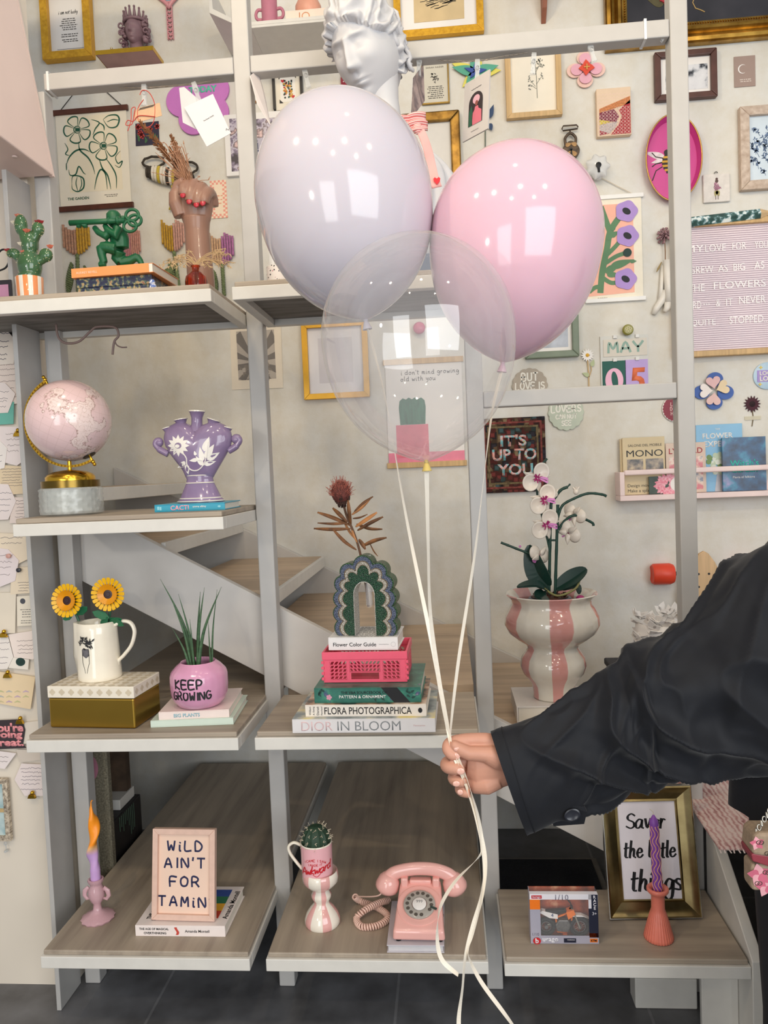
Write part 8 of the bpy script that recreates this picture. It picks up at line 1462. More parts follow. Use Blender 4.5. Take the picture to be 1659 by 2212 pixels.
for px, py, a_, lb in ((312, 206, .05, 'holding the kraft tag'), (425, 200, -.25, 'holding the two white cards'), (545, 165, .2, 'beside the second post holding the folded white card'), (662, 168, -.2, 'hanging empty beside the playing card frame'), (905, 142, .1, 'holding the mauve brown card'), (1031, 152, .05, 'holding the arch lady card'), (1152, 138, .1, 'hanging over the oak botanical frame'), (1278, 112, -.25, 'hanging over the pink wooden flower'), (1418, 72, -.8, 'tied under the top rail at the right post')):
    o, k = hung('peg', 'clear plastic clothes peg '+lb, 'peg', px, py, YH2-.004, 'clear pegs on the hanging wires'); T_ = Matrix.Rotation(a_, 4, 'Y')
    for s_ in (-1, 1): B(k, T_).prism([(-5, 22), (5, 22), (6, 8), (4, -6), (6, -22), (-6, -22), (-4, -6), (-6, 8)], s_*3-1.6, s_*3+1.6, 'y').build('jaw', CLP, o, bev=.0006)
    B(k, T_).tube([(3.4*cos(t), -5+t*.5, 4+3.4*sin(t)) for t in [i*.6 for i in range(22)]], .6, 5).build('spring', M('#b9bcc0', .2, .9, 0), o)
def sheet(name, label, cat, quad, th, mat, extra=None):
    "quad: (px, py, Y) corners"
    P = [PY(*q) for q in quad]; c = sum(P, Vector())/len(P); o = thing(name, label, cat, c); n_ = (P[1]-P[0]).cross(P[-1]-P[0]).normalized()*(th/2); b = B(); m_ = len(P)
    b.add([p-c-n_ for p in P]+[p-c+n_ for p in P], [tuple(range(m_-1, -1, -1)), tuple(range(m_, 2*m_))]+[(i, (i+1) % m_, m_+(i+1) % m_, m_+i) for i in range(m_)]); b.build('sheet', mat, o)
    if extra:
        u = (P[1]-P[0]); v = (P[-1]-P[0]); n2 = v.cross(u).normalized(); s_ = 1 if n2.y < 0 else -1; extra(o, lambda a, d, e=.001: P[0]-c+u*a+v*d+n2*s_*(th/2+e))
    return o
WCD = M('#d2d1d3', .6, 0, .02)
sheet('greeting_card', 'white card hung behind the folded note on the left wire', 'card', [(387, 190, 1.872), (398, 188, 1.872), (470, 250, 1.87), (445, 290, 1.87), (395, 265, 1.872)], .0012, WCD)
def ex1(o, f): text('The Flower Society', INK, o, w=.028, loc=f(.5, .45, .0006), rot=(pi/2, -.45, 0)); b = B(); b.strip([f(.78, .86, .001), f(.82, .82, .001), f(.86, .87, .001), f(.92, .84, .001)], .0012, (0, -1, 0)); b.build('signature', INK, o)
sheet('greeting_card', 'white envelope card printed The Flower Society hung tilted on the left wire', 'card', [(398, 232, 1.862), (460, 203, 1.862), (499, 288, 1.862), (447, 317, 1.862)], .0012, M('#d9d9dc', .6, 0, .01), ex1)
def ex2(o, f):
    b = B(); rg = random.Random(2)
    for i in range(4): P = [f(.15+.07*j, .25+.17*i+rg.uniform(-.05, .05), .0008) for j in range(11)]; b.strip(P, .0008, (0, -1, 0))
    b.build('writing', INK, o)
    P = [Vector(PY(x, y, 1.868))-Vector(o.location) for x, y in ((310, 215), (298, 235), (300, 262), (318, 275), (332, 262), (334, 225), (322, 200), (308, 195), (302, 205))]; c = B(); c.tube(bez(P, 5), .0011, 6)
    P = [Vector(PY(x, y, 1.866))-Vector(o.location) for x, y in ((335, 252), (300, 250), (288, 262), (276, 260), (272, 270), (285, 268), (290, 245), (292, 232), (284, 236), (283, 260), (276, 283))]; c.tube(bez(P, 5), .0011, 6).build('red_cord', M('#c0483c', .6, 0, 0), o)
sheet('gift_tag', 'kraft gift tag tied with red cord on the left wire', 'tag', [(298, 234, 1.868), (345, 222, 1.868), (350, 250, 1.868), (300, 264, 1.868), (290, 258, 1.868), (290, 242, 1.868)], .001, M('#d3b08c', .8, 0, .05, 60), ex2)
sheet('folded_card', 'white folded card seen nearly edge-on hanging beside the second post', 'card', [(540, 164, 1.84), (556, 150, 1.90), (572, 205, 1.90), (584, 270, 1.83), (556, 225, 1.82)], .0015, M('#e6dcd8', .6, 0, .02))
sheet('mauve_card', 'mauve brown card hanging turned sideways left of the brass glass frame', 'card', [(893, 168, 1.83), (914, 140, 1.90), (917, 218, 1.90), (888, 256, 1.83)], .0015, cover_noise('mauve_print', [(.4, '#a8938f'), (.5, '#6b5f66'), (.6, '#b6a29e')], 20))
def ex3(o, f):
    def q(a, d, e): return f(a, d, e)
    def pol(pts, c, e, nm): b = B(); b.add([q(a, d, e) for a, d in pts], [tuple(range(len(pts)))]); b.build(nm, M(c, .6, 0, 0), o)
    arch = [(.22, .8), (.22, .42)]+[(.5-.28*cos(t), .42-.17*sin(t)) for t in [pi*i/12 for i in range(1, 12)]]+[(.78, .42), (.78, .8)]; pol(arch, '#352c2e', .0004, 'dark_arch'); pol([(.24, .8), (.24, .55), (.34, .45), (.4, .6), (.38, .8)], '#2f5a45', .0008, 'green_leaf'); pol([(.52+.14*cos(t), .38+.075*sin(t)) for t in [2*pi*i/20 for i in range(20)]], '#d9a9b5', .0008, 'pink_hat')
    pol([(.4, .8), (.36, .62), (.46, .55), (.48, .5), (.6, .5), (.62, .55), (.74, .6), (.76, .8)], '#d2707f', .0008, 'pink_dress'); pol([(.54+.06*cos(t), .45+.045*sin(t)) for t in [2*pi*i/16 for i in range(16)]], '#8a4f48', .0012, 'face'); b = B(); b.strip([q(.3+.05*i, .18+.01*(i % 2), .0006) for i in range(9)], .0014, (0, -1, 0)); b.strip([q(.35+.05*i, .9+.005*(i % 2), .0006) for i in range(7)], .001, (0, -1, 0)); b.build('writing', INK, o)
sheet('art_card', 'grey card with a pink lady under a dark arch hung on the right wire', 'card', [(1005, 183, 1.895), (1059, 150, 1.84), (1055, 278, 1.84), (1000, 308, 1.895)], .004, M('#c9c3bf', .6, 0, .02), ex3)
for px, py0, py1, lb in ((103, 158, 191, 'white cable tie around the left end of the top rail'), (1394, 34, 74, 'white cable tie around the top rail near the right post')):
    q = PY(px, (py0+py1)/2, YP); o = thing('cable_tie', lb, 'cable tie', q); b = B(); b.box(-.003, .003, -.0015, .0005, -.022, .0235).box(-.003, .003, .0405, .0425, -.022, .0235).box(-.003, .003, .0005, .0405, .0215, .0235).box(-.003, .003, .0005, .0405, -.0215, -.0195); b.v = [v+Vector((0, .0008, 2.284-q.z)) for v in b.v]; b.build('band', M('#e3e5e6', .4), o)
# ================================================================ THE NOTES WALL ON THE LEFT
YN = 1.849; NI = [M('#6d5f60', .7, 0, 0), M('#54505e', .7, 0, 0)]
def note(label, poly, col, z, rows=(), h=5, seed=1, name='note_card', bold=False, gap=None, left=0):
    cx = sum(p[0] for p in poly)/len(poly); cy = sum(p[1] for p in poly)/len(poly); w_ = Wl(name, label, 'note', cx, cy, .0006+z*.0011, 'notes pinned to the left wall', YN); w_.b().prism(w_.P(poly), 0, .9).build('paper', M(col, .75, 0, .02, 20), w_.o); rg = random.Random(seed); b = w_.b()
    for (x0, x1, y) in rows: a = w_.L(x0, y); c = w_.L(x1, y); scribble(b, a[0], c[0], a[1], h, 1.05, .8 if not bold else 1.3, rg)
    if rows: b.build('handwriting', NI[seed % 2], w_.o)
    return w_
def rows(x0, x1, ys): return [(x0+((i*7) % 5), x1-((i*11) % 9), y) for i, y in enumerate(ys)]
note('top hexagonal note under the dark shelf edge on the left wall', [(-25, 703), (12, 708), (36, 736), (32, 786), (-25, 792)], '#ecdfd2', 3, rows(-20, 24, (722, 740, 752, 768, 778)), 7, 1, bold=True)
note('wide pale note behind the two upper hexagonal notes', [(-25, 778), (44, 768), (47, 872), (-25, 874)], '#e9d8cc', 1, rows(-20, 40, (790, 800, 812, 826, 840, 860)), 5, 2)
note('hexagonal note lying over the teal paper', [(-25, 822), (14, 828), (36, 851), (20, 892), (-25, 894)], '#eddfd8', 4, rows(-20, 22, (848, 862, 868, 880)), 7, 3)
note('teal green paper sheet pinned low under the hexagonal note', [(-25, 874), (32, 868), (31, 916), (-25, 919)], '#6fb5a5', 2.2, name='teal_sheet')
note('white note with faint writing below the teal sheet', [(-25, 921), (46, 922), (53, 995), (38, 1006), (-25, 990)], '#ece0dd', 1.8, rows(14, 48, (938, 950, 962, 975)), 7, 4); note('white hexagon tucked over the faint white note', [(-25, 950), (2, 952), (18, 968), (12, 1011), (-25, 1020)], '#f0e8e2', 3.2, rows(-20, 8, (985, 998)), 4, 5)
note('cream letter with dense rows of handwriting', [(2, 1004), (54, 1008), (58, 1066), (-25, 1072)], '#e4cfae', 1, rows(4, 52, range(1014, 1054, 6)), 3.5, 6); note('hexagonal note left of the upper shelf end', [(-25, 1044), (20, 1046), (37, 1082), (20, 1122), (-25, 1124)], '#ecdfdb', 3, rows(-20, 28, (1066, 1080, 1092, 1104)), 5, 7); note('striped writing sheet beside the upper shelf end', [(28, 1074), (61, 1074), (64, 1130), (22, 1130)], '#e9d9d0', 1.4, rows(34, 60, range(1082, 1126, 7)), 3.5, 8)
note('cream note with a signature just below the upper shelf', [(-25, 1150), (66, 1154), (67, 1205), (42, 1217), (-25, 1212)], '#ecdcc4', 1.2, rows(2, 50, (1162, 1174)), 7, 9); note('tilted hexagonal note held by a pink pin', [(-25, 1180), (20, 1186), (43, 1210), (35, 1254), (1, 1268), (-25, 1266)], '#ebdedd', 3, rows(-18, 30, (1200, 1214, 1226, 1242)), 7, 10); note('cream note under a dark round pin', [(26, 1226), (72, 1224), (74, 1280), (24, 1284)], '#eddcc2', 1.6, rows(40, 68, (1258, 1264, 1270, 1276)), 3, 11)
w_ = note('printed ticket card with a round stamp', [(38, 1288), (76, 1285), (78, 1350), (39, 1352)], '#eee4d2', 2.2, name='ticket'); w_.b().prism(circ(*w_.L(51, 1298), 6, None, 18), .9, 1.2).build('round_stamp', M('#55565e', .7), w_.o); lines(w_, -13, 16, [2, -3, -8, -14, -22, -27], .9, 1.2, random.Random(2))
note('blank ivory card left of the ticket', [(-25, 1280), (36, 1280), (34, 1367), (-25, 1368)], '#e9ddca', 1.2); note('pale pentagonal note below the ticket', [(20, 1370), (82, 1360), (83, 1414), (73, 1424), (32, 1419)], '#eee0d8', 2, rows(38, 78, (1384, 1394, 1402, 1410)), 5, 12); note('pale hexagon with doodles beside the pentagonal note', [(-25, 1366), (19, 1371), (31, 1418), (18, 1444), (-25, 1446)], '#ece4dd', 3, rows(-18, 24, (1388, 1402, 1420, 1432)), 6, 13)
w_ = note('torn white scrap with a dark green dot', [(22, 1418), (64, 1424), (62, 1446), (20, 1442)], '#ece5da', 1.4, name='paper_scrap'); w_.b().prism(circ(*w_.L(46, 1429), 10.5, 9, 24), 1, 1.6).build('green_dot', M('#22423c', .5, 0, .2, 60), w_.o)
w_ = note('large kraft card with pastel dabs above the pink slogan sticker', [(-25, 1446), (78, 1461), (68, 1531), (-25, 1514)], '#ead3ae', 2.4, name='kraft_card'); db = w_.b(); rg = random.Random(7)
for i in range(14): db.i = i % 4; x, y = w_.L(-14+(i % 5)*18, 1494+(i//5)*11); db.strip([(x-7, y, 1.2), (x, y+2.5, 1.2), (x+7, y, 1.2)], [1.5, 4, 1.5])
db.build('pastel_dabs', [M('#c9aec0', .7), M('#c8c594', .7), M('#b9b9b4', .7), M('#d2c49a', .7)], w_.o)
w_ = note('dark backed sticker with pink YOU\'RE DOING GREAT lettering', [(-32, 1556), (50, 1552), (57, 1575), (52, 1606), (60, 1614), (-32, 1618)], '#3b3237', 4, name='slogan_sticker'); SPK = M('#ee9aa0', .6, 0, 0)
for s_, px, py, ww, hh in (("You're", 16, 1570, 78, 20), ('Doing', 18, 1587, 70, 20), ('Great.', 17, 1602, 78, 17)): w_.t(s_, SPK, px, py, w=ww, h=hh, z=1.2, bold=.045)
note('white card half hidden behind the pink slogan sticker', [(40, 1562), (86, 1556), (90, 1604), (46, 1606)], '#e6dccf', 1); note('small hexagonal note below the pink slogan sticker', [(-25, 1618), (37, 1626), (12, 1660), (-25, 1654)], '#ebe1e0', 2, rows(-16, 20, (1634, 1644)), 4, 14); note('grey scrap folded behind the middle shelf end', [(36, 1618), (97, 1620), (97, 1640), (44, 1646)], '#d3c8bc', 1)
note('hexagonal handwritten note alone above the blue frame', [(48, 1648), (95, 1650), (104, 1690), (100, 1718), (55, 1718), (33, 1683)], '#e9dcd9', 2, rows(46, 95, (1658, 1667, 1676, 1684, 1692, 1704)), 6, 15)
for px, py, lb in ((42, 936, 'beside the teal sheet'), (12, 1368, 'on the doodled hexagon'), (20, 1455, 'on the kraft card'), (47, 1554, 'on the slogan sticker'), (73, 1714, 'under the lone hexagonal note')):
    w_ = Wl('gold_clip', 'small gold bulldog clip '+lb, 'clip', px, py, .006, 'gold clips on the left wall', YN); w_.b().prism([(-9, -7), (9, -7), (6, 1), (-6, 1)], 0, 6).build('clip_jaw', GB, w_.o, bev=.0006); w_.b().ball((3, 6, 5), 4.5, 12, 8).lathe([(2.4, 1), (2, 8)], 10, (-1, 2, 0)).build('clip_pin', GB, w_.o, smooth=60)
for px, py, c, lb in ((24, 1200, '#d9a598', 'pale pink round pin on the tilted hexagonal note'), (46, 1230, '#34343a', 'black round pin on the cream note')): w_ = Wl('round_pin', lb, 'pin', px, py, .005, None, YN); w_.b().lathe([(1.5, 0), (1.5, 3), (5, 4), (5, 8), (0, 9)], 16).build('pin_head', M(c, .3), w_.o, smooth=50)
w_ = wframe('picture_frame', 'distressed cream frame with pale blue picture low on the left wall', 'picture frame', -6, 1746, 64, 136, 11, 10, M('#e3d5bf', .6, 0, .3, 40, hex2='#6d5f52', stretch=(4, 4, 1)), cover_noise('pale_blue_art', [(.4, '#9fbcc0'), (.6, '#c2d4d4')], 30), Y=YN); w_.b().box(-30, 22, -6, 2, w_.z, w_.z+2).build('tan_strip', M('#c9ad7c', .6), w_.o); w_.b().tube([(16+3*cos(t), -76+3*sin(t), 4) for t in [i*.6 for i in range(11)]], .8, 5).ball((17, -92, 4), (4, 2.5, 7), 10, 8).tube([(16, -78, 4), (17, -88, 4)], .8, 5).build('glass_charm', M('#c9cfd2', .1, 0, 0, alpha=.7), w_.o)
# left end of the top shelf
q = PY(8, 640, 1.75); o = thing('framed_print', 'black edged frame with a pink picture at the far left end of the top shelf', 'picture frame', (q.x, 1.75, ZT)); k = kof(q); B(k).box(-40, 18, 0, 4, .4, 72).build('frame', M('#2a262e', .5), o, bev=.001); B(k).box(-34, 12, -.6, -.1, 30, 62).build('pink_picture', M('#c08aa8', .5), o)
q = PY(4, 560, 1.80); o = thing('bag_strap', 'thin black strap loop hanging at the left edge behind the cactus', 'strap', q); k = kof(q); B(k).tube(bez([(-30, 0, -30), (-8, 0, 12), (8, 0, 20), (17, 0, 4), (8, 0, -18), (-20, 0, -30), (-30, 0, -60)], 6), 2, 8).build('strap', BLACK, o, smooth=180)
# things behind the bottom left post
o = thing('black_crate', 'black painted wooden box with drips on the floor behind the left post', 'box', (-1.19, 1.985, .0005)); W_, D_, H_ = .245, .19, .37; BKB = M('#1d1b1e', .5, 0, .3, 30)
B().box(0, W_, 0, D_, 0, H_).build('box_body', BKB, o, bev=.004); b = B(); rg = random.Random(4)
for i in range(9): y = D_*.2+i*.012; b.box(W_+.0003, W_+.0008, y, y+.003, H_-rg.uniform(.03, .09), H_-.004)
for i in range(14): b.box(W_*rg.uniform(.1, .9), W_*rg.uniform(.1, .9)+.02, D_*rg.random(), D_*rg.random()+.0, H_+.0003, H_+.0008) if 0 else b.prism(petal(W_*rg.uniform(.2, .8), D_*rg.uniform(.2, .9), rg.random()*6.3, .03, .003), H_+.0003, H_+.0008)
b.build('paint_drips', M('#5d7a66', .6, 0, .1), o); zq = H_+.001
xr = PY(233, 1700, 1.95).x
o = thing('burlap_canvas', 'burlap canvas with a dark pink painted eye standing behind the left post', 'canvas', (xr, 1.955, .0005)); B().box(-.26, 0, 0, .018, 0, .66).build('canvas_block', M('#8d8672', .9, 0, .3, 200, bump=.4), o); B(1, Matrix.Translation((-.05, -.0004, .535)) @ Matrix.Rotation(pi/2, 4, 'X')).prism(circ(0, 0, .024, .036, 24), 0, .0006).build('pink_halo', M('#b5788c', .8), o); B(1, Matrix.Translation((-.052, -.0012, .53)) @ Matrix.Rotation(pi/2, 4, 'X')).prism(circ(0, 0, .012, .022, 24), 0, .0006).build('dark_eye', M('#2c2030', .8), o)
o = thing('brown_canvas', 'brown canvas on a white block beside the burlap canvas', 'canvas', (PY(280, 1650, 2.15).x, 2.12, zq)); B().box(-.2, 0, 0, .03, .03, .25).build('canvas_block', M('#5d4a3a', .8, 0, .3, 20), o); B().box(-.2, .005, -.06, .04, .0, .0295).build('white_block', WHITE, o, bev=.002)
# ================================================================ BALLOONS
def ribbon(pts, w0, tw=.9, seed=0):
    P = bez(pts, 10); vs = []; n_ = len(P); rg = random.Random(seed); ph = rg.uniform(0, 3)
    for i, p in enumerate(P):
        t = (P[min(i+1, n_-1)]-P[max(i-1, 0)]).normalized(); s_ = t.cross(Vector((0, 1, 0))).normalized(); n2 = s_.cross(t); a_ = ph+tw*sin(i*.11+ph); d = (s_*cos(a_)+n2*sin(a_))*w0/2; vs += [p-d, p+d]
    b = B(); b.add(vs, [(2*i, 2*i+2, 2*i+3, 2*i+1) for i in range(n_-1)]); return b
RIB = M('#efe6d6', .35, 0, .02, sheen=.3); YHD = 1.10
HP = PY(972, 1598, YHD-.012)
def tail(pts): return [PY(x, y, YHD-.02) for x, y in pts]
TAILS = [[(984, 1640), (1004, 1690), (1030, 1770), (1042, 1828), (1034, 1852), (985, 1902), (954, 1952), (945, 1995), (946, 2045), (958, 2078), (990, 2106)], [(990, 1640), (1014, 1700), (1036, 1780), (1046, 1870), (1040, 1940), (1020, 2015), (1010, 2045), (1014, 2072), (1040, 2122), (1090, 2190), (1130, 2245)], [(986, 1645), (1010, 1705), (1034, 1785), (1048, 1860), (1042, 1930), (1022, 2000), (1006, 2062), (999, 2135), (991, 2200), (993, 2260)]]
def balloon(label, cx, cy, Y, R, a, bb, knot, mat, kcol, rb, tl, tilt=0., kmat=None):
    c = PY(cx, cy, Y); k = kof(c); o = thing('balloon', label, 'balloon', c, 0, 'balloons held in the hand'); kn = PY(*knot, Y)-c; ax = (-kn).normalized(); rot = ax.to_track_quat('Z', 'Y').to_matrix(); bb = kn.length/k
    prof = [(R*sin(pi*.5*i/26), a*cos(pi*.5*i/26)) for i in range(27)]+[(R*cos(pi*.5*t)**(.80+.32*t), -bb*(sin(pi*.5*t)*.82+.18*t)) for t in [i/30 for i in range(1, 30)]]+[(6, -bb+2), (4.5, -bb-2)]
    prof[0] = (0, a); B(k).lathe(prof[::-1], 72, rot=rot, caps=False).build('balloon_skin', mat, o, smooth=180)
    kd = kn/k; B(k).ball(kd, (5, 5, 5), 12, 8).lathe([(4, -2), (6, -6), (10, -17), (11, -20), (9.5, -20), (5, -8)], 20, kd, rot=rot).build('knot', kmat or mat, o, smooth=180)
    pts = [kn+Vector((0, 0, -.004))]+[PY(x, y, Yr)-c for x, y, Yr in rb]+[HP-c, PY(980, 1625, YHD-.016)-c]+[q-c for q in tail(tl)]
    ribbon(pts, .0063, .9, int(cx)).build('ribbon', RIB, o, solid=.0003); return o
def latex(nm, h, h2):
    m, b, n, L = nodes(nm); lw = n('ShaderNodeLayerWeight'); lw.inputs[0].default_value = .35; r = ramp(n, [(.0, h), (1, h2)]); L(lw.outputs['Facing'], r.inputs[0]); L(r.outputs[0], b.inputs['Base Color']); b.inputs['Roughness'].default_value = .09; b.inputs['Subsurface Weight'].default_value = .25; b.inputs['Subsurface Radius'].default_value = (.05, .04, .04); b.inputs['IOR'].default_value = 1.5; return m
WL, PL = M('#cbc5ce', .1, 0, 0, sss=.3, ior=1.52), M('#e2b9c8', .1, 0, 0, sss=.3, ior=1.52)
m, bn, n, L = nodes('clear_latex'); out = [x for x in m.node_tree.nodes if x.type == 'OUTPUT_MATERIAL'][0]; tr = n('ShaderNodeBsdfTransparent'); tr.inputs[0].default_value = (.97, .97, .97, 1); mx = n('ShaderNodeMixShader'); lw = n('ShaderNodeLayerWeight'); lw.inputs[0].default_value = .28; r = ramp(n, [(0, (.08,)*3), (.55, (.12,)*3), (1, (.6,)*3)]); mr = n('ShaderNodeMapRange'); mr.inputs[3].default_value = .11; mr.inputs[4].default_value = .62
pw = n('ShaderNodeMath', operation='POWER'); pw.inputs[1].default_value = 2.2; L(lw.outputs['Facing'], pw.inputs[0]); L(pw.outputs[0], mr.inputs[0]); L(mr.outputs[0], mx.inputs[0]); L(tr.outputs[0], mx.inputs[1]); bn.inputs['Base Color'].default_value = lin('#eeeaec'); bn.inputs['Roughness'].default_value = .05; bn.inputs['Specular IOR Level'].default_value = 1.0
gl = n('ShaderNodeBsdfGlossy'); gl.inputs['Roughness'].default_value = .02; ml = n('ShaderNodeMixShader'); p4 = n('ShaderNodeMath', operation='POWER'); p4.inputs[1].default_value = 4; L(lw.outputs['Facing'], p4.inputs[0]); fr = n('ShaderNodeMapRange'); fr.inputs[3].default_value = .075; fr.inputs[4].default_value = .5; L(p4.outputs[0], fr.inputs[0]); L(fr.outputs[0], ml.inputs[0]); L(mx.outputs[0], ml.inputs[1]); L(gl.outputs[0], ml.inputs[2]); L(bn.outputs[0], mx.inputs[2]); L(ml.outputs[0], out.inputs[0]); CLR = m
balloon('big white balloon at the left of the bunch of three', 742, 425, 1.19, 190, 218, 262, (790, 692), WL, 0, [(830, 850, 1.17), (880, 1130, 1.14), (935, 1400, 1.115)], TAILS[0])
balloon('pink balloon at the right of the bunch of three', 1114, 512, 1.21, 185, 194, 270, (1086, 784), PL, 0, [(1060, 910, 1.19), (1028, 1180, 1.15), (990, 1430, 1.12)], TAILS[1])
balloon('clear transparent balloon in front of the white and pink ones', 903, 724, .98, 209, 214, 270, (921, 998), CLR, 0, [(925, 1180, 1.02), (930, 1330, 1.06), (950, 1480, 1.085)], TAILS[2], kmat=M('#d8bd6a', .4, 0, .05))
# ================================================================ PERSON
def H8(zx, zy, dy=0.): return PY(900+zx/3.95, 1540+zy/3.95, YHD)+Vector((0, dy*kh, 0))
kh = kof(PY(1010, 1650, YHD)); SKIN = M('#c8937d', .5, 0, .06, 30, sss=.12)
PX0, PYC = .60, 1.24                                     # where the person stands
per = thing('person', 'person in a black jacket at the right edge holding out three balloons by their ribbons', 'person', (PX0, PYC, 0)); po = Vector((PX0, PYC, 0))
hbm = B(1/1.0)
def T8(pts, r, n=16, flat=1.): hbm.tube([H8(*p)-po for p in pts], [q*kh for q in (r if isinstance(r, (list, tuple)) else [r]*len(pts))], n, flat=flat)
# palm and wrist
hbm.tube([H8(1120, 330, 10)-po, H8(900, 390, 8)-po, H8(760, 430, 6)-po, H8(640, 450, 6)-po, H8(520, 460, 8)-po, H8(440, 450, 12)-po], [q*kh for q in (44, 46, 50, 56, 54, 40)], 24, flat=.42)
T8([(700, 570, 2), (600, 610, 0), (500, 620, 6), (440, 600, 12)], [20, 22, 20, 16], 16, .9)            # heel of the hand under the little finger
T8([(760, 400, -2), (680, 360, -10), (600, 330, -14)], [26, 26, 20], 18, .9)                              # thumb mound
T8([(620, 335, -12), (540, 325, -16), (440, 315, -20), (380, 285, -22), (325, 245, -23)], [19, 16.5, 15.5, 14.5, 10.5], 16)
for (y0, y1, x0, x1, r0, yt, tz) in ((250, 255, 470, 275, 15, 318, -20), (430, 432, 450, 262, 15, 432, -27), (540, 545, 450, 320, 13.2, 548, -27), (630, 636, 460, 375, 12, 645, -24)):
    if y0 == 250: P = [(780, 290, 10), (620, 245, 6), (500, 232, 3), (380, 232, -2), (285, 250, -8), (268, 285, -18), (300, 322, -24), (330, 332, -25)]; rr = [22, 16, 14.5, 14, 13.6, 12.8, 11.6, 9]
    else: P = [(x0+60, y0, 14), (x0-40, y0, 16), (x1+30, y0, 8), (x1-4, (y0+y1)/2, -6), (x1+14, y1, -20), (x1+70, yt, tz), (x1+105 if y0 == 430 else x1+60 if y0 == 540 else x1+45, yt+2, tz)]; rr = [r0*1.02, r0*1.02, r0, r0, r0*.97, r0*.92, r0*.72]
    Q = bez([tuple(H8(*p)-po) for p in P], 5); R_ = [rr[min(len(rr)-1, i//5)]*kh*(1-(i % 5)/5)+rr[min(len(rr)-1, i//5+1)]*kh*((i % 5)/5) for i in range(len(Q))]; hbm.tube(Q, R_, 16); hbm.ball(Q[-1], R_[-1]*1.0, 12, 8)
th = H8(325, 245, -23)-po; hbm.ball(th, 10.5*kh, 12, 8)
ho = hbm.build('hand_tmp', SKIN, None, smooth=180); fuse(ho, .0013, 4); dg = bpy.context.evaluated_depsgraph_get(); hm = bpy.data.meshes.new_from_object(ho.evaluated_get(dg)); bpy.data.objects.remove(ho)
body = B(); body.v = [v.co.copy() for v in hm.vertices]; body.f = [list(p.vertices) for p in hm.polygons]; body.mi = [0]*len(body.f)
arm = [H8(1100, 335, 10)-po, PY(1300, 1590, 1.12)-po, PY(1480, 1500, 1.16)-po, PY(1640, 1330, 1.2)-po, Vector((-.02, 0, 1.11))]
body.tube(bez(arm, 6), [.029+.018*i/24 for i in range(25)], 18)
body.tube([(.10, 0, 1.14), (.10, -.005, 1.28), (.10, -.01, 1.36)], [.09, .05, .05], 20).tube([(.10, 0, 1.16), (.09, 0, .95), (.08, 0, .82)], [.13, .115, .14], 24, flat=.7)
lx_ = PY(1648, 2000, 1.24).x-PX0
for sx in (lx_+.085, lx_+.27): body.tube([(sx, 0, .82), (sx, -.01, .45), (sx, .01, .09)], [.075, .055, .035], 16).tube([(sx, .03, .04), (sx, -.12, .03)], [.035, .028], 12)
body.tube([(.22, 0, 1.12), (.33, 0, .95), (.32, -.03, .76)], [.045, .038, .028], 14).tube([(.32, -.03, .77), (.32, -.04, .68)], [.03, .022], 12, flat=.6)
kb = .00092; TF = Matrix.Translation((.10, -.02, 1.45)) @ Matrix.Rotation(radians(8), 4, 'X') @ Matrix.Scale(kb, 4); body.T = TF; body.grid(face_grid(), 90, 80, True); body.T = Matrix()
body.build('body', SKIN, per, smooth=180)
def fc(x, y, z): return TF @ Vector((x, y, z))
for s_ in (-1, 1):
    B().ball(fc(s_*25, -66, 11), (.0085, .006, .0052), 14, 10).build('eye', M('#e9e4df', .2, 0, 0), per, smooth=180); B().ball(fc(s_*25, -72, 11), (.0038, .003, .0038), 12, 8).build('iris', M('#2c1d15', .2, 0, 0), per, smooth=180); B().tube([fc(s_*12, -80, 27), fc(s_*24, -78, 31), fc(s_*38, -66, 27)], [.0016, .0022, .001], 6).build('eyebrow', M('#2b1e1a', .7, 0, 0), per, smooth=180)
B().tube([fc(-15, -80, -53), fc(-6, -87, -52), fc(6, -87, -52), fc(15, -80, -53)], [.001, .0034, .0034, .001], 8).build('lips', M('#b4635c', .4, 0, 0), per, smooth=180)
# nails
NAIL = M('#e2b0a0', .2, 0, 0, coat=.5)
for (x, y, dy, rx, ry, rz) in ((340, 322, -31, 7.5, 2.2, 7.5), (372, 438, -39, 9, 2.2, 7.5), (337, 545, -37, 8, 2, 6.4), (370, 622, -33, 6.6, 2, 6), (347, 262, -32, 8.5, 2.4, 5.4)):
    b = B(kh); c = (H8(x, y, dy)-po)/kh; b.ball(c, (rx, ry, rz), 14, 10, Matrix.Rotation(.35 if y > 600 else 0, 3, 'Y')); b.build('nail', NAIL, per, smooth=180)
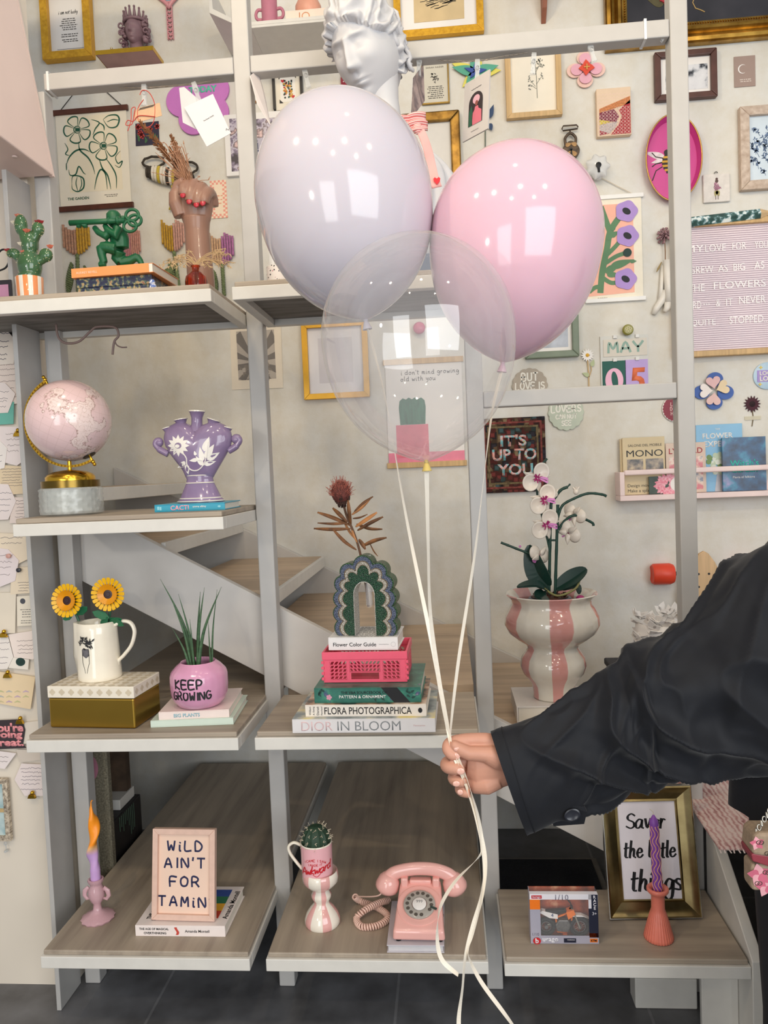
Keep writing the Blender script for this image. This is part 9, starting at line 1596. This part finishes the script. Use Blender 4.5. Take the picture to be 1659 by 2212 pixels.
# hair, jacket, trousers
hb = B(kb, Matrix.Translation((.10, -.02, 1.45))); hb.grid(lambda u, v: (lambda t, p: (70*1.12*cos(p)*sin(t), (6-cos(t)*cos(p)*(92 if cos(t) < .3 else 78)), 14+112*1.02*sin(p)))(2*pi*u, -.2+1.77*v), 40, 24, True); hb.tube([(0, 70, 60), (0, 95, -20), (0, 90, -120), (0, 84, -200)], [55, 66, 60, 30], 20, flat=.6).build('hair', M('#2b1e1a', .5, 0, .2, 60), per, smooth=180)
JK = M('#0d1018', .66, 0, .1, 60, sheen=.1, bump=.08, spec=.35)
RG = [((1060, 1581), (1138, 1800), 1.10), ((1085, 1574), (1155, 1795), 1.10), ((1125, 1560), (1192, 1778), 1.105), ((1170, 1540), (1228, 1766), 1.11), ((1215, 1517), (1268, 1748), 1.115), ((1258, 1494), (1302, 1732), 1.12), ((1300, 1472), (1342, 1716), 1.13), ((1334, 1446), (1372, 1704), 1.135), ((1352, 1416), (1392, 1696), 1.137), ((1380, 1410), (1420, 1692), 1.14), ((1425, 1386), (1475, 1684), 1.15), ((1480, 1345), (1540, 1668), 1.16), ((1530, 1288), (1600, 1658), 1.175), ((1580, 1222), (1670, 1664), 1.19), ((1640, 1183), (1760, 1640), 1.2), ((1720, 1145), (1840, 1540), 1.215), ((1790, 1150), (1880, 1480), 1.23)]
RD = [(PY(*a_, Y)-po, PY(*c_, Y)-po) for a_, c_, Y in RG]; NR = len(RD); NU, NV = 160, 220; from mathutils import noise
def sl(u, v):
    f = v*(NR-1); j = min(NR-2, int(f)); t = f-j; tt = t*t*(3-2*t); A = RD[j][0].lerp(RD[j+1][0], t); C_ = RD[j][1].lerp(RD[j+1][1], t); c = (A+C_)/2; h = (A-C_)/2; a_ = 2*pi*u; dp = h.length*.62*(.8+.2*v)
    q1 = Vector((v*4.6+.9*cos(a_-.6), cos(a_)*.7+v*1.8, sin(a_)*.8)); q2 = Vector((v*9-1.3*cos(a_+.3)+5, cos(a_)*1.1, sin(a_)*1.2-v*2)); q3 = Vector((v*22+3*cos(a_), cos(a_)*2, sin(a_)*3+9))
    amp = min(1, max(.12, (v-.06)*4)); rd = lambda q, s_: max(0, 1-abs(noise.noise(q))*s_); w1 = amp*(.040*rd(q1, 2.8)**1.6-.010+.014*rd(q2, 2.6)**1.5+.003*noise.noise(q3)); fold = -.012*math.exp(-((v-.50-.05*sin(a_))/.02)**2)-.011*math.exp(-((v-.64-.07*sin(a_+.4))/.022)**2)
    rr = 1+(w1+fold)/h.length*1.1; edge = 1-.0*v; return c+h*cos(a_)*(1+(fold*.3+w1*.35)/h.length)+Vector((0, -1, 0))*sin(a_)*dp*rr
jb = B(); jb.grid(lambda u, v: tuple(sl(u, v)), NU, NV, True); jb.grid(lambda u, v: tuple(sl(u, .03*(1-v))*1.0+(sl(u+.5, .03*(1-v))-sl(u, .03*(1-v)))*.012), NU, 4, True); jb.build('jacket_sleeve', JK, per, smooth=180)
cb_ = B(); cb_.tube([sl(i/60, .062)+(sl(i/60, .062)-sl(i/60+.5, .062))*.003 for i in range(60)], .0007, 5, True).build('cuff_stitching', M('#14161c', .6, 0, 0), per)
tb_ = B(); c0 = sl(.5, .17); 
def tabp(px, py, dy): return PY(px, py, 1.085+dy)-po
tb_.add([tabp(1183, 1752, .012), tabp(1215, 1738, 0), tabp(1262, 1740, 0), tabp(1268, 1752, 0), tabp(1262, 1778, .004), tabp(1196, 1783, .012)], [(0, 1, 2, 3, 4, 5)]); tb_.build('cuff_tab', JK, per, solid=.004)
q = tabp(1236, 1760, -.006); BT = Matrix.Translation(q) @ Matrix.Rotation(-.35, 4, 'Y') @ Matrix.Rotation(pi/2, 4, 'X'); B(kh, BT).lathe([(0, -2), (15, -2), (17, 0), (17, 2), (14, 3.2), (12, 2), (0, 2)], 28, sy=.78).build('button', M('#25272f', .25, 0, 0), per, smooth=40)
tor = [(.50, .44, 1.30, .05), (.0, 0, 1.25, .20), (0, 0, 1.1, .235), (0, 0, .9, .238), (0, 0, .74, .245), (0, 0, .66, .235)]
def torso(u, v):
    a_ = 2*pi*u; z = 1.31-.62*v; w = .06+.19*min(1, v/.34)+.012*v; d = .06+.075*min(1, v/.2)**.6; hem = (.05*max(0, -cos(a_))**3)*max(0, v-.6)*2.5; wr = .006*sin(a_*9+v*6)*v; return (.10+(w+wr)*cos(a_), (d+wr)*sin(a_), z+hem)
B().grid(torso, 90, 40, True).build('jacket_body', JK, per, smooth=180)
B().tube(bez([(.20, 0, 1.19), (.32, 0, 1.1), (.365, -.005, .95), (.345, -.03, .78)], 5), [.075]*6+[.068]*6+[.06]*4, 20, caps=False).build('jacket_sleeve', JK, per, smooth=180)
B().tube([(.10+.062*cos(2*pi*i/24), -.008+.062*sin(2*pi*i/24), 1.315+.006*cos(2*pi*i/24)) for i in range(24)], .014, 8, True).build('collar', JK, per, smooth=180)
TR = M('#191b22', .7, 0, .1, 60)
for sx in (lx_+.085, lx_+.27): B().tube([(sx-.008, 0, .80), (sx-.004, 0, .6), (sx, -.01, .40), (sx, .01, .08)], [.095, .088, .085, .08], 20).build('trouser_leg', TR, per, smooth=180); B().tube([(sx, .04, .04), (sx, -.02, .045), (sx, -.13, .03)], [.04, .045, .034], 14).build('shoe', M('#e4e0dc', .6), per, smooth=180)
# bag
q = PY(1624, 1938, 1.09); k = kof(q); hz = (PY(1630, 1798, 1.09).z-q.z)/k; o = thing('handbag', 'small tan monogram handbag with pink flowers and burgundy trim hanging at the right edge', 'handbag', q)
MONO = M('#a38e78', .7, 0, .12, 200); BUR = M('#8a3540', .5, 0, .05)
B(k).box(0, 150, 0, 50, 12, hz-70).build('bag_body', MONO, o, bev=.006, seg=3); B(k).prism([(-3, hz-46), (0, hz-60), (150, hz-110), (154, hz-88), (154, hz-70), (0, hz-42)], -9, 52, 'y').build('burgundy_trim', BUR, o, bev=.004); B(k).prism([(-2, hz-44), (2, hz-4), (14, hz+4), (140, hz+4), (154, hz-10), (154, hz-70)], -12, 54, 'y').build('flap', MONO, o, bev=.005, seg=3)
gb = M('#4a3c34', .6, 0, 0); fl_ = B(k)
for i in range(4):
    for j in range(6):
        x = 14+i*34+(j % 2)*17; z = hz-16-j*24; y = -13 if z > hz-46-.4*x else -1
        if z > 16: text('G', gb, o, h=9*k, loc=((x-4)*k, (y-.2)*k, z*k), rot=RXF, name='monogram', bold=.01); t_ = text('G', gb, o, h=9*k, loc=((x+4)*k, (y-.2)*k, z*k), rot=(pi/2, pi, 0), name='monogram', bold=.01)
for (cx, cz, s_, y) in ((16, 50, 26, -.6), (30, 24, 24, -.8), (8, hz-18, 16, -12.6), (70, hz-100, 24, -.7)):
    for j in range(5): fl_.i = j % 2; fl_.T = Matrix.Translation((cx*k, (y-.12*j)*k, cz*k)) @ Matrix.Rotation(pi/2, 4, 'X'); fl_.prism(petal(0, 0, j*1.257+.5, s_, s_*.8, 9), 0, .2)
fl_.build('flower_print', [M('#c9667e', .6, 0, .1), M('#e2a5ae', .6, 0, .1)], o); ch = B(k)
for i in range(16): z = hz+2+i*9; x = 12+i*5.5; ch.tube([(x+4*cos(t)*(1 if i % 2 else .3), 4*sin(t)*.8*(1 if not i % 2 else .4), z+6*sin(t)) for t in [j*.63 for j in range(10)]], 1.3, 5, True)
ch.build('chain_strap', M('#b9b4aa', .25, .9, 0), o, smooth=180)
